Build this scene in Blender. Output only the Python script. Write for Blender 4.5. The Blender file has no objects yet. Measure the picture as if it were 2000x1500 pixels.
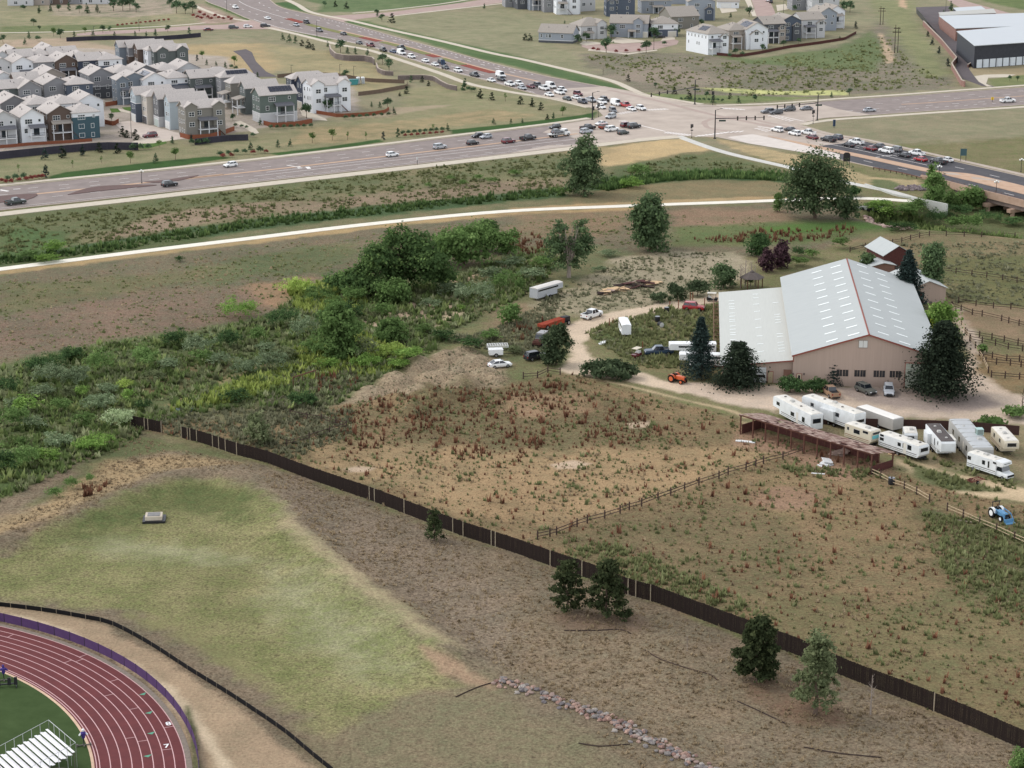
import bpy, math, random
import numpy as np
from mathutils import Vector, Matrix
random.seed(7)
RNG = np.random.default_rng(11)
SC = bpy.context.scene
COL = SC.collection
# ---------------------------------------------------------------- camera, sky, sun, exposure
H, F, TH = 110.0, 4044.0, math.radians(16.2)
cam = bpy.data.cameras.new('camera'); camo = bpy.data.objects.new('camera', cam); COL.objects.link(camo)
cam.sensor_width = 36.0; cam.lens = 36.0 * F / 2000.0; cam.clip_start = 1.0; cam.clip_end = 30000.0
camo.location = (0, 0, H); camo.rotation_euler = (math.pi / 2 - TH, 0, 0)
SC.camera = camo
SUN_EL, SUN_AZ = math.radians(47), math.atan2(-0.93, 0.36)          # azimuth as atan2(x, y)
W = bpy.data.worlds.new('World'); SC.world = W; W.use_nodes = True
_n = W.node_tree.nodes; _l = W.node_tree.links
_bg = _n['Background']; _sk = _n.new('ShaderNodeTexSky'); _sk.sky_type = 'NISHITA'; _sk.sun_disc = False
_sk.sun_elevation = SUN_EL; _sk.sun_rotation = SUN_AZ % (2 * math.pi)
_sk.air_density = 1.0; _sk.dust_density = 3.0; _sk.ozone_density = 1.0; _sk.altitude = 1800
_hz = _n.new('ShaderNodeHueSaturation'); _hz.inputs['Saturation'].default_value = 0.22; _l.new(_sk.outputs[0], _hz.inputs['Color']); _l.new(_hz.outputs[0], _bg.inputs[0])          # thin high haze: a paler sky; _bg.inputs[1].default_value = 0.05
sl = bpy.data.lights.new('sun', 'SUN'); slo = bpy.data.objects.new('sun', sl); COL.objects.link(slo)
sl.energy = 2.0; sl.angle = math.radians(10.0); sl.color = (1.0, 0.91, 0.78)
_sv = Vector((math.sin(SUN_AZ) * math.cos(SUN_EL), math.cos(SUN_AZ) * math.cos(SUN_EL), math.sin(SUN_EL)))
slo.rotation_euler = (-_sv).to_track_quat('-Z', 'Y').to_euler(); slo.location = (-200, 300, 400)
SC.view_settings.view_transform = 'Standard'; SC.view_settings.look = 'None'
SC.view_settings.exposure = -1.5; SC.view_settings.gamma = 1.0; SC.view_settings.use_curve_mapping = False
SC.render.engine = 'CYCLES'; SC.cycles.use_denoising = True
SC.cycles.max_bounces = 4; SC.cycles.diffuse_bounces = 2; SC.cycles.glossy_bounces = 2
SC.cycles.transparent_max_bounces = 4; SC.cycles.transmission_bounces = 2
# ---------------------------------------------------------------- noise
def _hash(ix, iy, s):
 h = (ix * 374761393 + iy * 668265263 + s * 974634521) & 0xffffffff
 h = ((h ^ (h >> 13)) * 1274126177) & 0xffffffff
 return ((h ^ (h >> 16)) & 0xffff) / 65535.0
def vnoise(x, y, s=0):
 x = np.asarray(x, float); y = np.asarray(y, float)
 ix = np.floor(x).astype(np.int64); iy = np.floor(y).astype(np.int64)
 fx = x - ix; fy = y - iy; fx = fx * fx * (3 - 2 * fx); fy = fy * fy * (3 - 2 * fy)
 a = _hash(ix, iy, s); b = _hash(ix + 1, iy, s); c = _hash(ix, iy + 1, s); d = _hash(ix + 1, iy + 1, s)
 return (a * (1 - fx) + b * fx) * (1 - fy) + (c * (1 - fx) + d * fx) * fy
def fbm(x, y, o=4, s=0):
 v = 0; a = 0.5; t = 0
 for k in range(o):
  v = v + a * vnoise(np.asarray(x) * 2 ** k + 17.3 * k, np.asarray(y) * 2 ** k - 9.1 * k, s + k); t += a; a *= 0.55
 return v / t
def sstep(a, b, x):
 t = np.clip((x - a) / (b - a), 0, 1); return t * t * (3 - 2 * t)
# ---------------------------------------------------------------- pixel of the photograph -> place on the ground
_CT, _ST = math.cos(TH), math.sin(TH)
def ray(px, py):
 xc = (px - 1000.0) / F; yc = (750.0 - py) / F
 return xc, _CT + yc * _ST, -_ST + yc * _CT
def at(px, py, z=0.0):
 dx, dy, dz = ray(px, py); t = (z - H) / dz
 return Vector((dx * t, dy * t, z))
def W2(pts, z=0.0):
 return [tuple(at(p[0], p[1], z)[:2]) for p in pts]
# terrain relief: (kind, data) list, filled here, used by the ground sheet and by anything set on it
GULLY = np.array(W2([(1640, 412), (1695, 404), (1790, 398), (1846, 374), (1872, 352), (2010, 371), (2160, 392), (2160, 480), (1990, 462), (1850, 448), (1735, 440)]))
MOUNDS = []
for (mx, my, r, h) in [(720, 768, 4, 1.2), (770, 745, 4.2, 1.6), (815, 715, 4.3, 1.7), (778, 785, 4, 1.5), (828, 768, 4.2, 1.8), (880, 735, 4.2, 1.7),
      (925, 708, 4.2, 1.6), (800, 800, 4, 1.5), (852, 780, 4.4, 1.9), (905, 752, 4.2, 1.8), (945, 735, 4, 1.6), (870, 700, 4, 1.5),
      (905, 690, 4, 1.3), (845, 740, 3.6, 1.3), (968, 740, 3.6, 1.2), (892, 772, 3.4, 1.3), (750, 790, 3.6, 1.0)]:
 p = at(mx, my); MOUNDS.append((p.x, p.y, r * 0.82, h))
BERM = np.array(W2([(-60, 1085), (120, 1020), (250, 968), (340, 938), (430, 930), (520, 960), (570, 1040), (640, 1120), (760, 1210), (860, 1280)]))
def segdist(X, Y, P, closed=False):
 d2 = np.full(np.shape(X), 1e18); n = len(P);
 for i in range(n if closed else n - 1):
  x0, y0 = P[i]; x1, y1 = P[(i + 1) % n]; dx, dy = x1 - x0, y1 - y0
  t = np.clip(((X - x0) * dx + (Y - y0) * dy) / (dx * dx + dy * dy + 1e-9), 0, 1)
  d2 = np.minimum(d2, (X - x0 - t * dx) ** 2 + (Y - y0 - t * dy) ** 2)
 return np.sqrt(d2)
def inside(X, Y, P):
 r = np.zeros(np.shape(X), bool); n = len(P)
 for i in range(n):
  x0, y0 = P[i]; x1, y1 = P[(i + 1) % n]
  if y0 == y1: continue
  c = ((y0 > Y) != (y1 > Y)) & (X < (x1 - x0) * (Y - y0) / (y1 - y0) + x0); r ^= c
 return r
def sdist(X, Y, P):
 d = segdist(X, Y, P, True); return np.where(inside(X, Y, P), d, -d)
def hgt(X, Y):
 X = np.asarray(X, float); Y = np.asarray(Y, float); z = np.zeros(X.shape)
 m = (np.abs(X - GULLY[:, 0].mean()) < 120) & (np.abs(Y - GULLY[:, 1].mean()) < 120)
 if m.any():
  d = sdist(X[m], Y[m], GULLY); z[m] -= 4.6 * sstep(-3.0, 8.0, d)
 for (mx, my, r, h) in MOUNDS:
  m = (np.abs(X - mx) < 3 * r) & (np.abs(Y - my) < 3 * r)
  if m.any():
   q = np.hypot(X[m] - mx, (Y[m] - my) * 0.9) / r
   z[m] = np.maximum(z[m], h * np.clip(1 - q ** 2 * 0.8, 0, 1) ** 0.9 * (0.55 + 0.9 * fbm(X[m] / 1.7, Y[m] / 1.7, 3, 5)))
 m = (Y < 400) & (X < 40)
 if m.any():
  d = segdist(X[m], Y[m], BERM); z[m] += 1.5 * np.exp(-(d / 5.0) ** 2)
 return z
def atg(px, py):
 """the point of the relief that the photograph shows at that pixel"""
 dx, dy, dz = ray(px, py); t0 = -H / dz
 t = np.linspace(t0 * 0.93, t0 * 1.06, 260); f = H + t * dz - hgt(dx * t, dy * t)
 i = int(np.argmax(f < 0)); i = max(i, 1); a = f[i - 1] / (f[i - 1] - f[i] + 1e-12); tt = t[i - 1] + a * (t[i] - t[i - 1])
 return Vector((dx * tt, dy * tt, H + tt * dz))
def zat(x, y): return float(hgt(np.array([x]), np.array([y]))[0])
def ppm(p): return F / math.sqrt(p[0] ** 2 + p[1] ** 2 + (H - (p[2] if len(p) > 2 else 0)) ** 2)   # photograph pixels per metre there
# ---------------------------------------------------------------- materials
def lin(c): return tuple(((v / 255.0) / 12.92 if v <= 10 else (((v / 255.0) + 0.055) / 1.055) ** 2.4) for v in c)
KA = 1.0
def alb(c, k=1.0): return tuple(min(0.85, v / KA * k) for v in lin(c)) + (1.0,)
_M = {}
def mat(name, c, rough=0.8, spec=0.25, metal=0.0, var=0.18, scale=1.2, bump=0.0, c2=None, coord='Object', stretch=None, rnd=0.0):
 if name in _M: return _M[name]
 m = bpy.data.materials.new(name); m.use_nodes = True; nt = m.node_tree; n = nt.nodes; l = nt.links
 b = n['Principled BSDF']; b.inputs['Roughness'].default_value = rough; b.inputs['Metallic'].default_value = metal
 b.inputs['Specular IOR Level'].default_value = spec
 col = alb(c); _M[name] = m
 if var <= 0 and c2 is None and rnd <= 0:
  b.inputs['Base Color'].default_value = col; return m
 tc = n.new('ShaderNodeTexCoord'); ns = n.new('ShaderNodeTexNoise'); ns.inputs['Scale'].default_value = scale; ns.inputs['Detail'].default_value = 5; ns.inputs['Roughness'].default_value = 0.65
 if coord == 'World':
  g = n.new('ShaderNodeNewGeometry'); src = g.outputs['Position']
 else: src = tc.outputs[coord]
 if stretch:
  mp = n.new('ShaderNodeMapping'); mp.inputs['Scale'].default_value = stretch; l.new(src, mp.inputs[0]); src = mp.outputs[0]
 l.new(src, ns.inputs['Vector'])
 r = n.new('ShaderNodeValToRGB'); r.color_ramp.elements[0].position = 0.3; r.color_ramp.elements[1].position = 0.7
 a = c2 and alb(c2)
 r.color_ramp.elements[0].color = a or tuple(v * (1 - var) for v in col[:3]) + (1,)
 r.color_ramp.elements[1].color = col if a else tuple(min(0.9, v * (1 + var)) for v in col[:3]) + (1,)
 l.new(ns.outputs['Fac'], r.inputs[0]); out = r.outputs[0]
 if rnd > 0:
  oi = n.new('ShaderNodeObjectInfo'); mr = n.new('ShaderNodeMapRange'); mr.inputs[3].default_value = 1 - rnd; mr.inputs[4].default_value = 1 + rnd
  l.new(oi.outputs['Random'], mr.inputs[0]); hs = n.new('ShaderNodeHueSaturation'); l.new(mr.outputs[0], hs.inputs['Value']); l.new(out, hs.inputs['Color']); out = hs.outputs[0]
 l.new(out, b.inputs['Base Color'])
 if bump > 0:
  bp = n.new('ShaderNodeBump'); bp.inputs['Strength'].default_value = bump; bp.inputs['Distance'].default_value = 0.1
  l.new(ns.outputs['Fac'], bp.inputs['Height']); l.new(bp.outputs[0], b.inputs['Normal'])
 return m
# ---------------------------------------------------------------- mesh builder
class MB:
 def __init__(s): s.v = []; s.f = []; s.m = []; s.M = None
 def add(s, vs, fs, mi=0):
  o = len(s.v)
  s.v += [tuple(s.M @ Vector(p)) for p in vs] if s.M is not None else [tuple(p) for p in vs]
  s.f += [tuple(i + o for i in f) for f in fs]; s.m += [mi] * len(fs); return s
 def box(s, x0, x1, y0, y1, z0, z1, mi=0, t=(0, 0)):
  """t: how much the top is drawn in along x and y"""
  a, b = t
  return s.add([(x0, y0, z0), (x1, y0, z0), (x1, y1, z0), (x0, y1, z0), (x0 + a, y0 + b, z1), (x1 - a, y0 + b, z1), (x1 - a, y1 - b, z1), (x0 + a, y1 - b, z1)],
      [(0, 3, 2, 1), (4, 5, 6, 7), (0, 1, 5, 4), (1, 2, 6, 5), (2, 3, 7, 6), (3, 0, 4, 7)], mi)
 def prism(s, prof, y0, y1, mi=0):
  """profile of (x, z) extruded along y"""
  n = len(prof)
  return s.add([(p[0], y0, p[1]) for p in prof] + [(p[0], y1, p[1]) for p in prof],
      [tuple(range(n)), tuple(range(2 * n - 1, n - 1, -1))] + [(i, n + i, n + (i + 1) % n, (i + 1) % n)[::-1] for i in range(n)], mi)
 def prismx(s, prof, x0, x1, mi=0):
  n = len(prof)
  return s.add([(x0, p[0], p[1]) for p in prof] + [(x1, p[0], p[1]) for p in prof],
      [tuple(range(n))[::-1], tuple(range(n, 2 * n))] + [(i, (i + 1) % n, n + (i + 1) % n, n + i) for i in range(n)], mi)
 def slab(s, q, th, mi=0):
  """a four-cornered sheet given thickness downward"""
  n = len(q)
  return s.add(list(q) + [(p[0], p[1], p[2] - th) for p in q], [tuple(range(n)), tuple(range(2 * n - 1, n - 1, -1))] + [(i, n + i, n + (i + 1) % n, (i + 1) % n) for i in range(n)], mi)
 def tube(s, p0, p1, r0, r1=None, n=6, mi=0, caps=True):
  r1 = r0 if r1 is None else r1; p0 = Vector(p0); p1 = Vector(p1); d = (p1 - p0)
  if d.length < 1e-6: return s
  d.normalize(); a = d.orthogonal().normalized(); b = d.cross(a)
  vs = [p0 + (a * math.cos(2 * math.pi * i / n) + b * math.sin(2 * math.pi * i / n)) * r0 for i in range(n)] + \
    [p1 + (a * math.cos(2 * math.pi * i / n) + b * math.sin(2 * math.pi * i / n)) * r1 for i in range(n)]
  fs = [(i, (i + 1) % n, n + (i + 1) % n, n + i) for i in range(n)]
  if caps: fs += [tuple(range(n))[::-1], tuple(range(n, 2 * n))]
  return s.add(vs, fs, mi)
 def lathe(s, prof, c=(0, 0, 0), n=10, mi=0):
  vs = []; fs = []
  for r, z in prof: vs += [(c[0] + r * math.cos(2 * math.pi * i / n), c[1] + r * math.sin(2 * math.pi * i / n), c[2] + z) for i in range(n)]
  for k in range(len(prof) - 1): fs += [(k * n + i, k * n + (i + 1) % n, (k + 1) * n + (i + 1) % n, (k + 1) * n + i) for i in range(n)]
  fs += [tuple(range(n))[::-1], tuple(range((len(prof) - 1) * n, len(prof) * n))]
  return s.add(vs, fs, mi)
 def mesh(s, name, mats):
  me = bpy.data.meshes.new(name); me.from_pydata(s.v, [], s.f)
  for m in (mats if isinstance(mats, (list, tuple)) else [mats]): me.materials.append(m)
  if any(s.m): me.polygons.foreach_set('material_index', s.m)
  me.update(); return me
 def build(s, name, mats, parent=None, loc=(0, 0, 0), rz=0.0, **k):
  return obj(name, s.mesh(name, mats), parent, loc, rz, **k)
def obj(name, me, parent=None, loc=(0, 0, 0), rz=0.0, sc=None, label=None, cat=None, group=None, kind=None):
 o = bpy.data.objects.new(name, me); COL.objects.link(o); o.parent = parent
 o.location = loc; o.rotation_euler = (0, 0, rz)
 if sc is not None: o.scale = sc if isinstance(sc, (tuple, list)) else (sc, sc, sc)
 return tag(o, label, cat, group, kind)
_LAB = {}
def tag(o, label=None, cat=None, group=None, kind=None):
 if label: o['label'] = label; _LAB.setdefault(label, []).append(o.name)
 if cat: o['category'] = cat
 if group: o['group'] = group
 if kind: o['kind'] = kind
 return o
def thing(name, label, cat, loc=(0, 0, 0), rz=0.0, group=None, sc=None): return obj(name, None, None, loc, rz, sc, label, cat, group)
def paint(o, m, slot=0):
 o.material_slots[slot].link = 'OBJECT'; o.material_slots[slot].material = m; return o
ORD = ['first', 'second', 'third', 'fourth', 'fifth', 'sixth', 'seventh', 'eighth', 'ninth', 'tenth', 'eleventh', 'twelfth', 'thirteenth', 'fourteenth', 'fifteenth',
  'sixteenth', 'seventeenth', 'eighteenth', 'nineteenth', 'twentieth', 'twenty-first', 'twenty-second', 'twenty-third', 'twenty-fourth', 'twenty-fifth', 'twenty-sixth', 'twenty-seventh', 'twenty-eighth']
def spline(P, k=6):
 """Catmull-Rom through points"""
 P = [np.array(p, float) for p in P]; out = []
 for i in range(len(P) - 1):
  p0 = P[max(i - 1, 0)]; p1 = P[i]; p2 = P[i + 1]; p3 = P[min(i + 2, len(P) - 1)]
  for j in range(k):
   t = j / k; out.append(tuple(0.5 * ((2 * p1) + (-p0 + p2) * t + (2 * p0 - 5 * p1 + 4 * p2 - p3) * t * t + (-p0 + 3 * p1 - 3 * p2 + p3) * t ** 3)))
 out.append(tuple(P[-1])); return out
def resample(P, n):
 P = np.array(P, float); d = np.r_[0, np.cumsum(np.hypot(*np.diff(P[:, :2], axis=0).T))]
 t = np.linspace(0, d[-1], n); return np.stack([np.interp(t, d, P[:, i]) for i in range(P.shape[1])], 1)
def plen(P): P = np.array(P); return float(np.hypot(*np.diff(P[:, :2], axis=0).T).sum())
def normals2(P):
 P = np.array(P, float); t = np.gradient(P[:, :2], axis=0); t /= np.linalg.norm(t, axis=1)[:, None] + 1e-9
 return np.stack([-t[:, 1], t[:, 0]], 1)
def band(mb, P, w0, w1, z0, z1=None, mi=0, zf=None):
 """ribbon along P between the offsets w0 and w1; with z1 > z0 a raised one with sides. z measured from zf when given"""
 P = np.array(P, float); N = normals2(P); A = P[:, :2] + N * w0; B = P[:, :2] + N * w1; n = len(P)
 ga = hgt(A[:, 0], A[:, 1]) if zf else np.zeros(n); gb = hgt(B[:, 0], B[:, 1]) if zf else np.zeros(n)
 zt = z0 if z1 is None else z1
 vs = [(A[i, 0], A[i, 1], ga[i] + zt) for i in range(n)] + [(B[i, 0], B[i, 1], gb[i] + zt) for i in range(n)]
 up = 1 if w1 > w0 else -1
 fs = [((i, i + 1, n + i + 1, n + i) if up > 0 else (i, n + i, n + i + 1, i + 1)) for i in range(n - 1)]
 if z1 is not None:
  vs += [(A[i, 0], A[i, 1], ga[i] + z0) for i in range(n)] + [(B[i, 0], B[i, 1], gb[i] + z0) for i in range(n)]
  fs += [(i, i + 1, 2 * n + i + 1, 2 * n + i) for i in range(n - 1)] + [(n + i, n + i + 1, 3 * n + i + 1, 3 * n + i) for i in range(n - 1)]
  fs += [(0, n, 3 * n, 2 * n), (n - 1, 2 * n - 1, 4 * n - 1, 3 * n - 1)]
 return mb.add(vs, fs, mi)
def sheet(name, poly_px, m, z, kind='structure', smooth=False, zs=None):
 P = W2(spline(list(poly_px) + [poly_px[0]], 5)[:-1] if smooth else poly_px)
 a = sum(P[i][0] * P[(i + 1) % len(P)][1] - P[(i + 1) % len(P)][0] * P[i][1] for i in range(len(P)))
 if a < 0: P = P[::-1]
 mb = MB(); n = len(P); mb.add([(p[0], p[1], z) for p in P], [tuple(range(n))])
 if zs is not None: mb.add([(p[0], p[1], z) for p in P] + [(p[0], p[1], zs) for p in P], [(i, n + i, n + (i + 1) % n, (i + 1) % n) for i in range(n)])
 return mb.build(name, m, kind=kind)
def heading(p, q):
 a = at(*p); b = at(*q); return math.atan2(b.y - a.y, b.x - a.x)
# ---------------------------------------------------------------- the ground: one sheet to the horizon
# zones: polygon in photograph pixels, dry colour, green colour, share of green, edge softness (m), raggedness (m), tuft strength
Z = []
def zone(P, A, B, mix, soft=2.0, rag=4.0, tuft=0.5): Z.append((P, A, B, mix, soft, rag, tuft))
def strip_px(P, w):
 """pixel polyline -> ground polygon w metres wide, handed over in metres"""
 Q = np.array(W2(spline(P, 5))); N = normals2(Q); return ('m', np.r_[Q + N * w / 2, (Q - N * w / 2)[::-1]])
# --- far north
zone([(-300, -90), (2400, -90), (2400, 240), (-300, 420)], (152, 140, 112), (124, 126, 92), .5, 6, 10, .35)
zone([(0, 22), (330, 18), (400, 30), (360, 50), (150, 64), (0, 64)], (158, 146, 114), (122, 126, 88), .5, 4, 6, .35)
zone([(0, 52), (160, 48), (330, 50), (330, 54), (150, 63), (0, 66)], (130, 130, 88), (98, 112, 68), .7, 2, 3, .35)
zone([(90, 0), (340, 0), (340, 26), (250, 34), (100, 30)], (176, 156, 138), (110, 116, 84), .4, 3, 4, .3)
zone([(0, 78), (130, 74), (225, 92), (225, 100), (120, 92), (0, 92)], (176, 152, 130), (150, 138, 108), .35, 3, 4, .3)
zone([(390, 8), (470, 36), (470, 44), (395, 46), (380, 30)], (178, 152, 138), (120, 112, 84), .3, 2, 3, .3)
zone([(330, 88), (520, 84), (560, 130), (500, 152), (400, 150), (330, 120)], (176, 152, 112), (146, 136, 98), .3, 4, 6, .35)
zone([(520, 86), (650, 100), (740, 130), (770, 180), (640, 176), (560, 140)], (166, 150, 112), (132, 130, 92), .4, 4, 6, .35)
zone([(398, 4), (410, 2), (500, 34), (490, 42), (478, 38)], (96, 114, 66), (76, 100, 50), .7, 1, 1, .25)
zone([(548, 54), (600, 62), (655, 78), (640, 79), (580, 66)], (96, 114, 66), (76, 100, 50), .7, 1, 1, .25)
zone([(560, 4), (596, 14), (618, 28), (560, 16), (534, 6)], (84, 112, 66), (66, 98, 50), .7, 1, 1, .25)
zone([(580, -5), (630, 10), (620, 24), (690, 24), (900, 8), (940, -8)], (110, 122, 84), (84, 108, 62), .6, 2, 3, .25)
zone([(690, 32), (930, 22), (1000, 10), (1060, 40), (1060, 80), (1140, 110), (1140, 140), (1030, 112), (900, 84), (770, 54)], (150, 142, 112), (120, 124, 88), .45, 4, 8, .35)
zone([(620, 34), (720, 42), (780, 58), (880, 80), (1000, 106), (1100, 136), (1200, 164), (1240, 180), (1090, 150), (960, 120), (860, 92), (760, 62)], (100, 116, 72), (80, 106, 60), .7, 2, 2, .25)
zone([(880, 96), (960, 110), (1030, 124), (1100, 142), (1200, 166), (1250, 190), (1150, 165), (1010, 130), (900, 104)], (92, 112, 68), (74, 102, 56), .75, 1, 1, .25)
zone([(1140, 105), (1330, 104), (1460, 118), (1640, 90), (1760, 20), (1800, 60), (1870, 150), (1860, 175), (1600, 190), (1420, 196), (1260, 178), (1160, 146)], (138, 124, 108), (106, 110, 84), .45, 3, 8, .6)
zone([(1280, 120), (1400, 150), (1440, 168), (1300, 170), (1180, 150)], (146, 130, 116), (130, 126, 100), .35, 4, 8, .45)
zone([(1400, 108), (1470, 116), (1640, 92), (1700, 60), (1740, 100), (1700, 140), (1560, 130), (1450, 125)], (116, 122, 82), (94, 112, 68), .6, 3, 6, .5)
zone([(1700, 0), (1790, 0), (1790, 40), (1860, 150), (1800, 150), (1740, 60)], (146, 142, 102), (112, 120, 78), .5, 4, 6, .4)
zone([(1718, 64), (1740, 92), (1748, 120), (1730, 126), (1722, 96)], (192, 164, 136), (150, 134, 104), .2, 1, 2, .3)
zone([(1752, -10), (1768, -10), (1772, 18), (1756, 12)], (192, 160, 130), (150, 134, 104), .2, 1, 2, .3)
zone([(1360, 171), (1420, 172), (1530, 178), (1650, 176), (1660, 186), (1540, 186), (1420, 181)], (204, 202, 130), (130, 138, 84), .4, 1, 2, .3)
zone([(1230, 182), (1400, 186), (1600, 190), (1450, 202), (1330, 200), (1260, 190)], (132, 138, 88), (100, 118, 66), .6, 1, 2, .35)
zone([(1880, 125), (2020, 120), (2020, 150), (1900, 150)], (160, 142, 112), (140, 132, 98), .4, 2, 3, .3)
zone([(1930, 155), (2020, 144), (2020, 168), (1940, 171)], (130, 132, 86), (104, 116, 70), .5, 1, 2, .3)
zone([(1890, -10), (2020, -10), (2020, 22), (1990, 18), (1930, 4)], (112, 124, 76), (88, 106, 58), .5, 3, 4, .4)
# --- housing ground
zone([(-60, 100), (120, 92), (230, 98), (440, 110), (470, 160), (690, 170), (700, 216), (610, 236), (440, 262), (300, 282), (-60, 300)], (176, 162, 150), (140, 132, 112), .3, 2, 3, .3)
zone([(-60, 305), (90, 296), (270, 286), (330, 262), (380, 285), (490, 268), (620, 244), (760, 222), (800, 190), (760, 180), (900, 160), (1060, 196), (1150, 216), (1130, 228), (960, 250), (690, 286), (500, 308), (250, 336), (-60, 368)], (152, 142, 108), (122, 126, 84), .5, 3, 6, .4)
zone([(600, 250), (760, 240), (960, 214), (1050, 225), (900, 246), (700, 276), (560, 282)], (172, 150, 112), (126, 124, 84), .45, 3, 6, .45)
zone([(690, 232), (780, 210), (880, 205), (840, 212), (760, 228)], (168, 150, 124), (150, 140, 108), .3, 2, 3, .3)
for P in ([(95, 345), (130, 336), (300, 316), (420, 305), (455, 308), (300, 331), (180, 345), (100, 350)], [(525, 300), (640, 287), (740, 272), (750, 277), (690, 286), (545, 303)],
   [(878, 254), (1000, 242), (1140, 224), (1165, 219), (1160, 229), (1000, 250), (882, 262)]):
 zone(P, (66, 98, 46), (52, 84, 38), .5, .8, .8, .25)
# --- band between the main road and the trail
zone([(-60, 424), (250, 385), (500, 356), (980, 305), (1110, 292), (1240, 276), (1330, 272), (1440, 306), (1640, 356), (1700, 380), (1700, 400), (1200, 404), (730, 437), (250, 494), (-60, 538)], (140, 126, 94), (104, 112, 72), .5, 2, 6, .5)
zone([(-60, 428), (480, 368), (700, 345), (760, 352), (500, 400), (300, 430), (100, 470), (-60, 500)], (122, 118, 82), (96, 108, 66), .6, 4, 8, .5)
zone([(300, 418), (420, 402), (520, 395), (640, 396), (500, 420), (330, 448), (215, 470), (215, 455)], (156, 134, 112), (130, 116, 84), .3, 3, 6, .5)
zone([(560, 400), (800, 372), (1000, 352), (1110, 350), (1090, 372), (900, 392), (640, 420), (520, 430)], (150, 128, 106), (116, 112, 78), .35, 3, 6, .5)
zone([(880, 330), (1000, 312), (1110, 300), (1110, 340), (960, 350), (860, 348)], (132, 124, 90), (100, 112, 70), .55, 3, 6, .5)
zone([(1160, 302), (1195, 285), (1270, 274), (1330, 271), (1390, 292), (1330, 300), (1250, 316), (1185, 325)], (196, 168, 122), (172, 150, 106), .3, 1.5, 4, .35)
zone([(1110, 290), (1180, 280), (1190, 298), (1110, 312)], (176, 154, 114), (140, 130, 90), .4, 2, 4, .4)
zone([(1190, 330), (1330, 302), (1400, 298), (1470, 320), (1540, 334), (1420, 336), (1300, 346), (1190, 350)], (118, 116, 80), (90, 106, 64), .6, 2, 5, .5)
zone(strip_px([(-60, 512), (120, 494), (230, 480), (330, 464), (480, 440), (640, 422), (800, 405), (960, 389), (1090, 376)], 13), (86, 104, 66), (68, 94, 56), .6, 2, 4, .45)
zone(strip_px([(1150, 372), (1260, 350), (1380, 342), (1470, 344), (1560, 350)], 15), (76, 100, 60), (62, 90, 52), .6, 2, 3, .45)
zone(strip_px([(-60, 522), (60, 510), (250, 484), (400, 462)], 10), (110, 112, 74), (88, 104, 62), .6, 2, 4, .5)
zone([(20, 440), (120, 452), (140, 476), (60, 500), (-20, 500)], (96, 116, 68), (80, 106, 58), .6, 3, 4, .5)
zone([(1200, 360), (1500, 354), (1545, 360), (1545, 384), (1440, 388), (1200, 396), (1110, 402), (1140, 380)], (144, 126, 92), (120, 116, 80), .4, 2, 4, .45)
zone(strip_px([(1000, 409), (1200, 398), (1460, 388), (1540, 386)], 4), (184, 154, 110), (160, 140, 100), .3, 1, 2, .3)
zone([(1390, 268), (1470, 284), (1560, 304), (1660, 330), (1700, 345), (1795, 352), (1800, 362), (1740, 372), (1640, 348), (1540, 322), (1440, 296)], (188, 164, 122), (130, 126, 88), .32, 1, 3, .4)
zone([(1705, 350), (1740, 352), (1765, 366), (1745, 374), (1700, 366)], (122, 122, 84), (96, 110, 66), .6, 1, 2, .4)
# --- meadow south of the trail
zone([(-60, 540), (250, 502), (730, 443), (1000, 416), (1240, 408), (1540, 396), (1640, 400), (1700, 420), (1690, 470), (1500, 500), (1250, 500), (1000, 500), (850, 540), (640, 570), (500, 640), (300, 660), (0, 720), (-60, 730)], (130, 112, 90), (104, 106, 78), .45, 2, 6, .6)
zone(strip_px([(-60, 541), (250, 501), (480, 473), (730, 443), (980, 419), (1240, 408)], 4.5), (182, 152, 106), (152, 132, 90), .3, 1.2, 2.5, .35)
zone([(-60, 600), (200, 580), (420, 560), (560, 580), (510, 640), (300, 655), (100, 690), (-60, 720)], (134, 110, 92), (108, 104, 80), .35, 4, 8, .6)
zone([(480, 500), (700, 470), (720, 500), (640, 530), (520, 540), (400, 560), (360, 530)], (118, 114, 78), (94, 106, 66), .6, 4, 8, .5)
zone([(0, 560), (200, 545), (460, 520), (400, 545), (200, 580), (0, 610)], (128, 116, 84), (104, 108, 70), .5, 4, 8, .5)
zone([(490, 555), (600, 545), (620, 590), (560, 610), (500, 595)], (166, 130, 100), (130, 116, 82), .25, 3, 4, .4)
zone([(1000, 420), (1230, 412), (1230, 450), (1100, 470), (1000, 460)], (146, 120, 94), (116, 112, 78), .4, 3, 6, .5)
zone([(1310, 445), (1450, 430), (1540, 430), (1650, 430), (1760, 445), (1640, 470), (1460, 480), (1320, 480)], (116, 118, 76), (92, 110, 60), .6, 3, 5, .5)
zone([(1490, 445), (1560, 436), (1680, 434), (1740, 444), (1640, 452), (1520, 458)], (94, 122, 58), (80, 112, 48), .6, 2, 3, .35)
zone([(1320, 410), (1530, 404), (1540, 430), (1400, 440), (1320, 440)], (150, 122, 98), (124, 114, 82), .35, 3, 6, .5)
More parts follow.
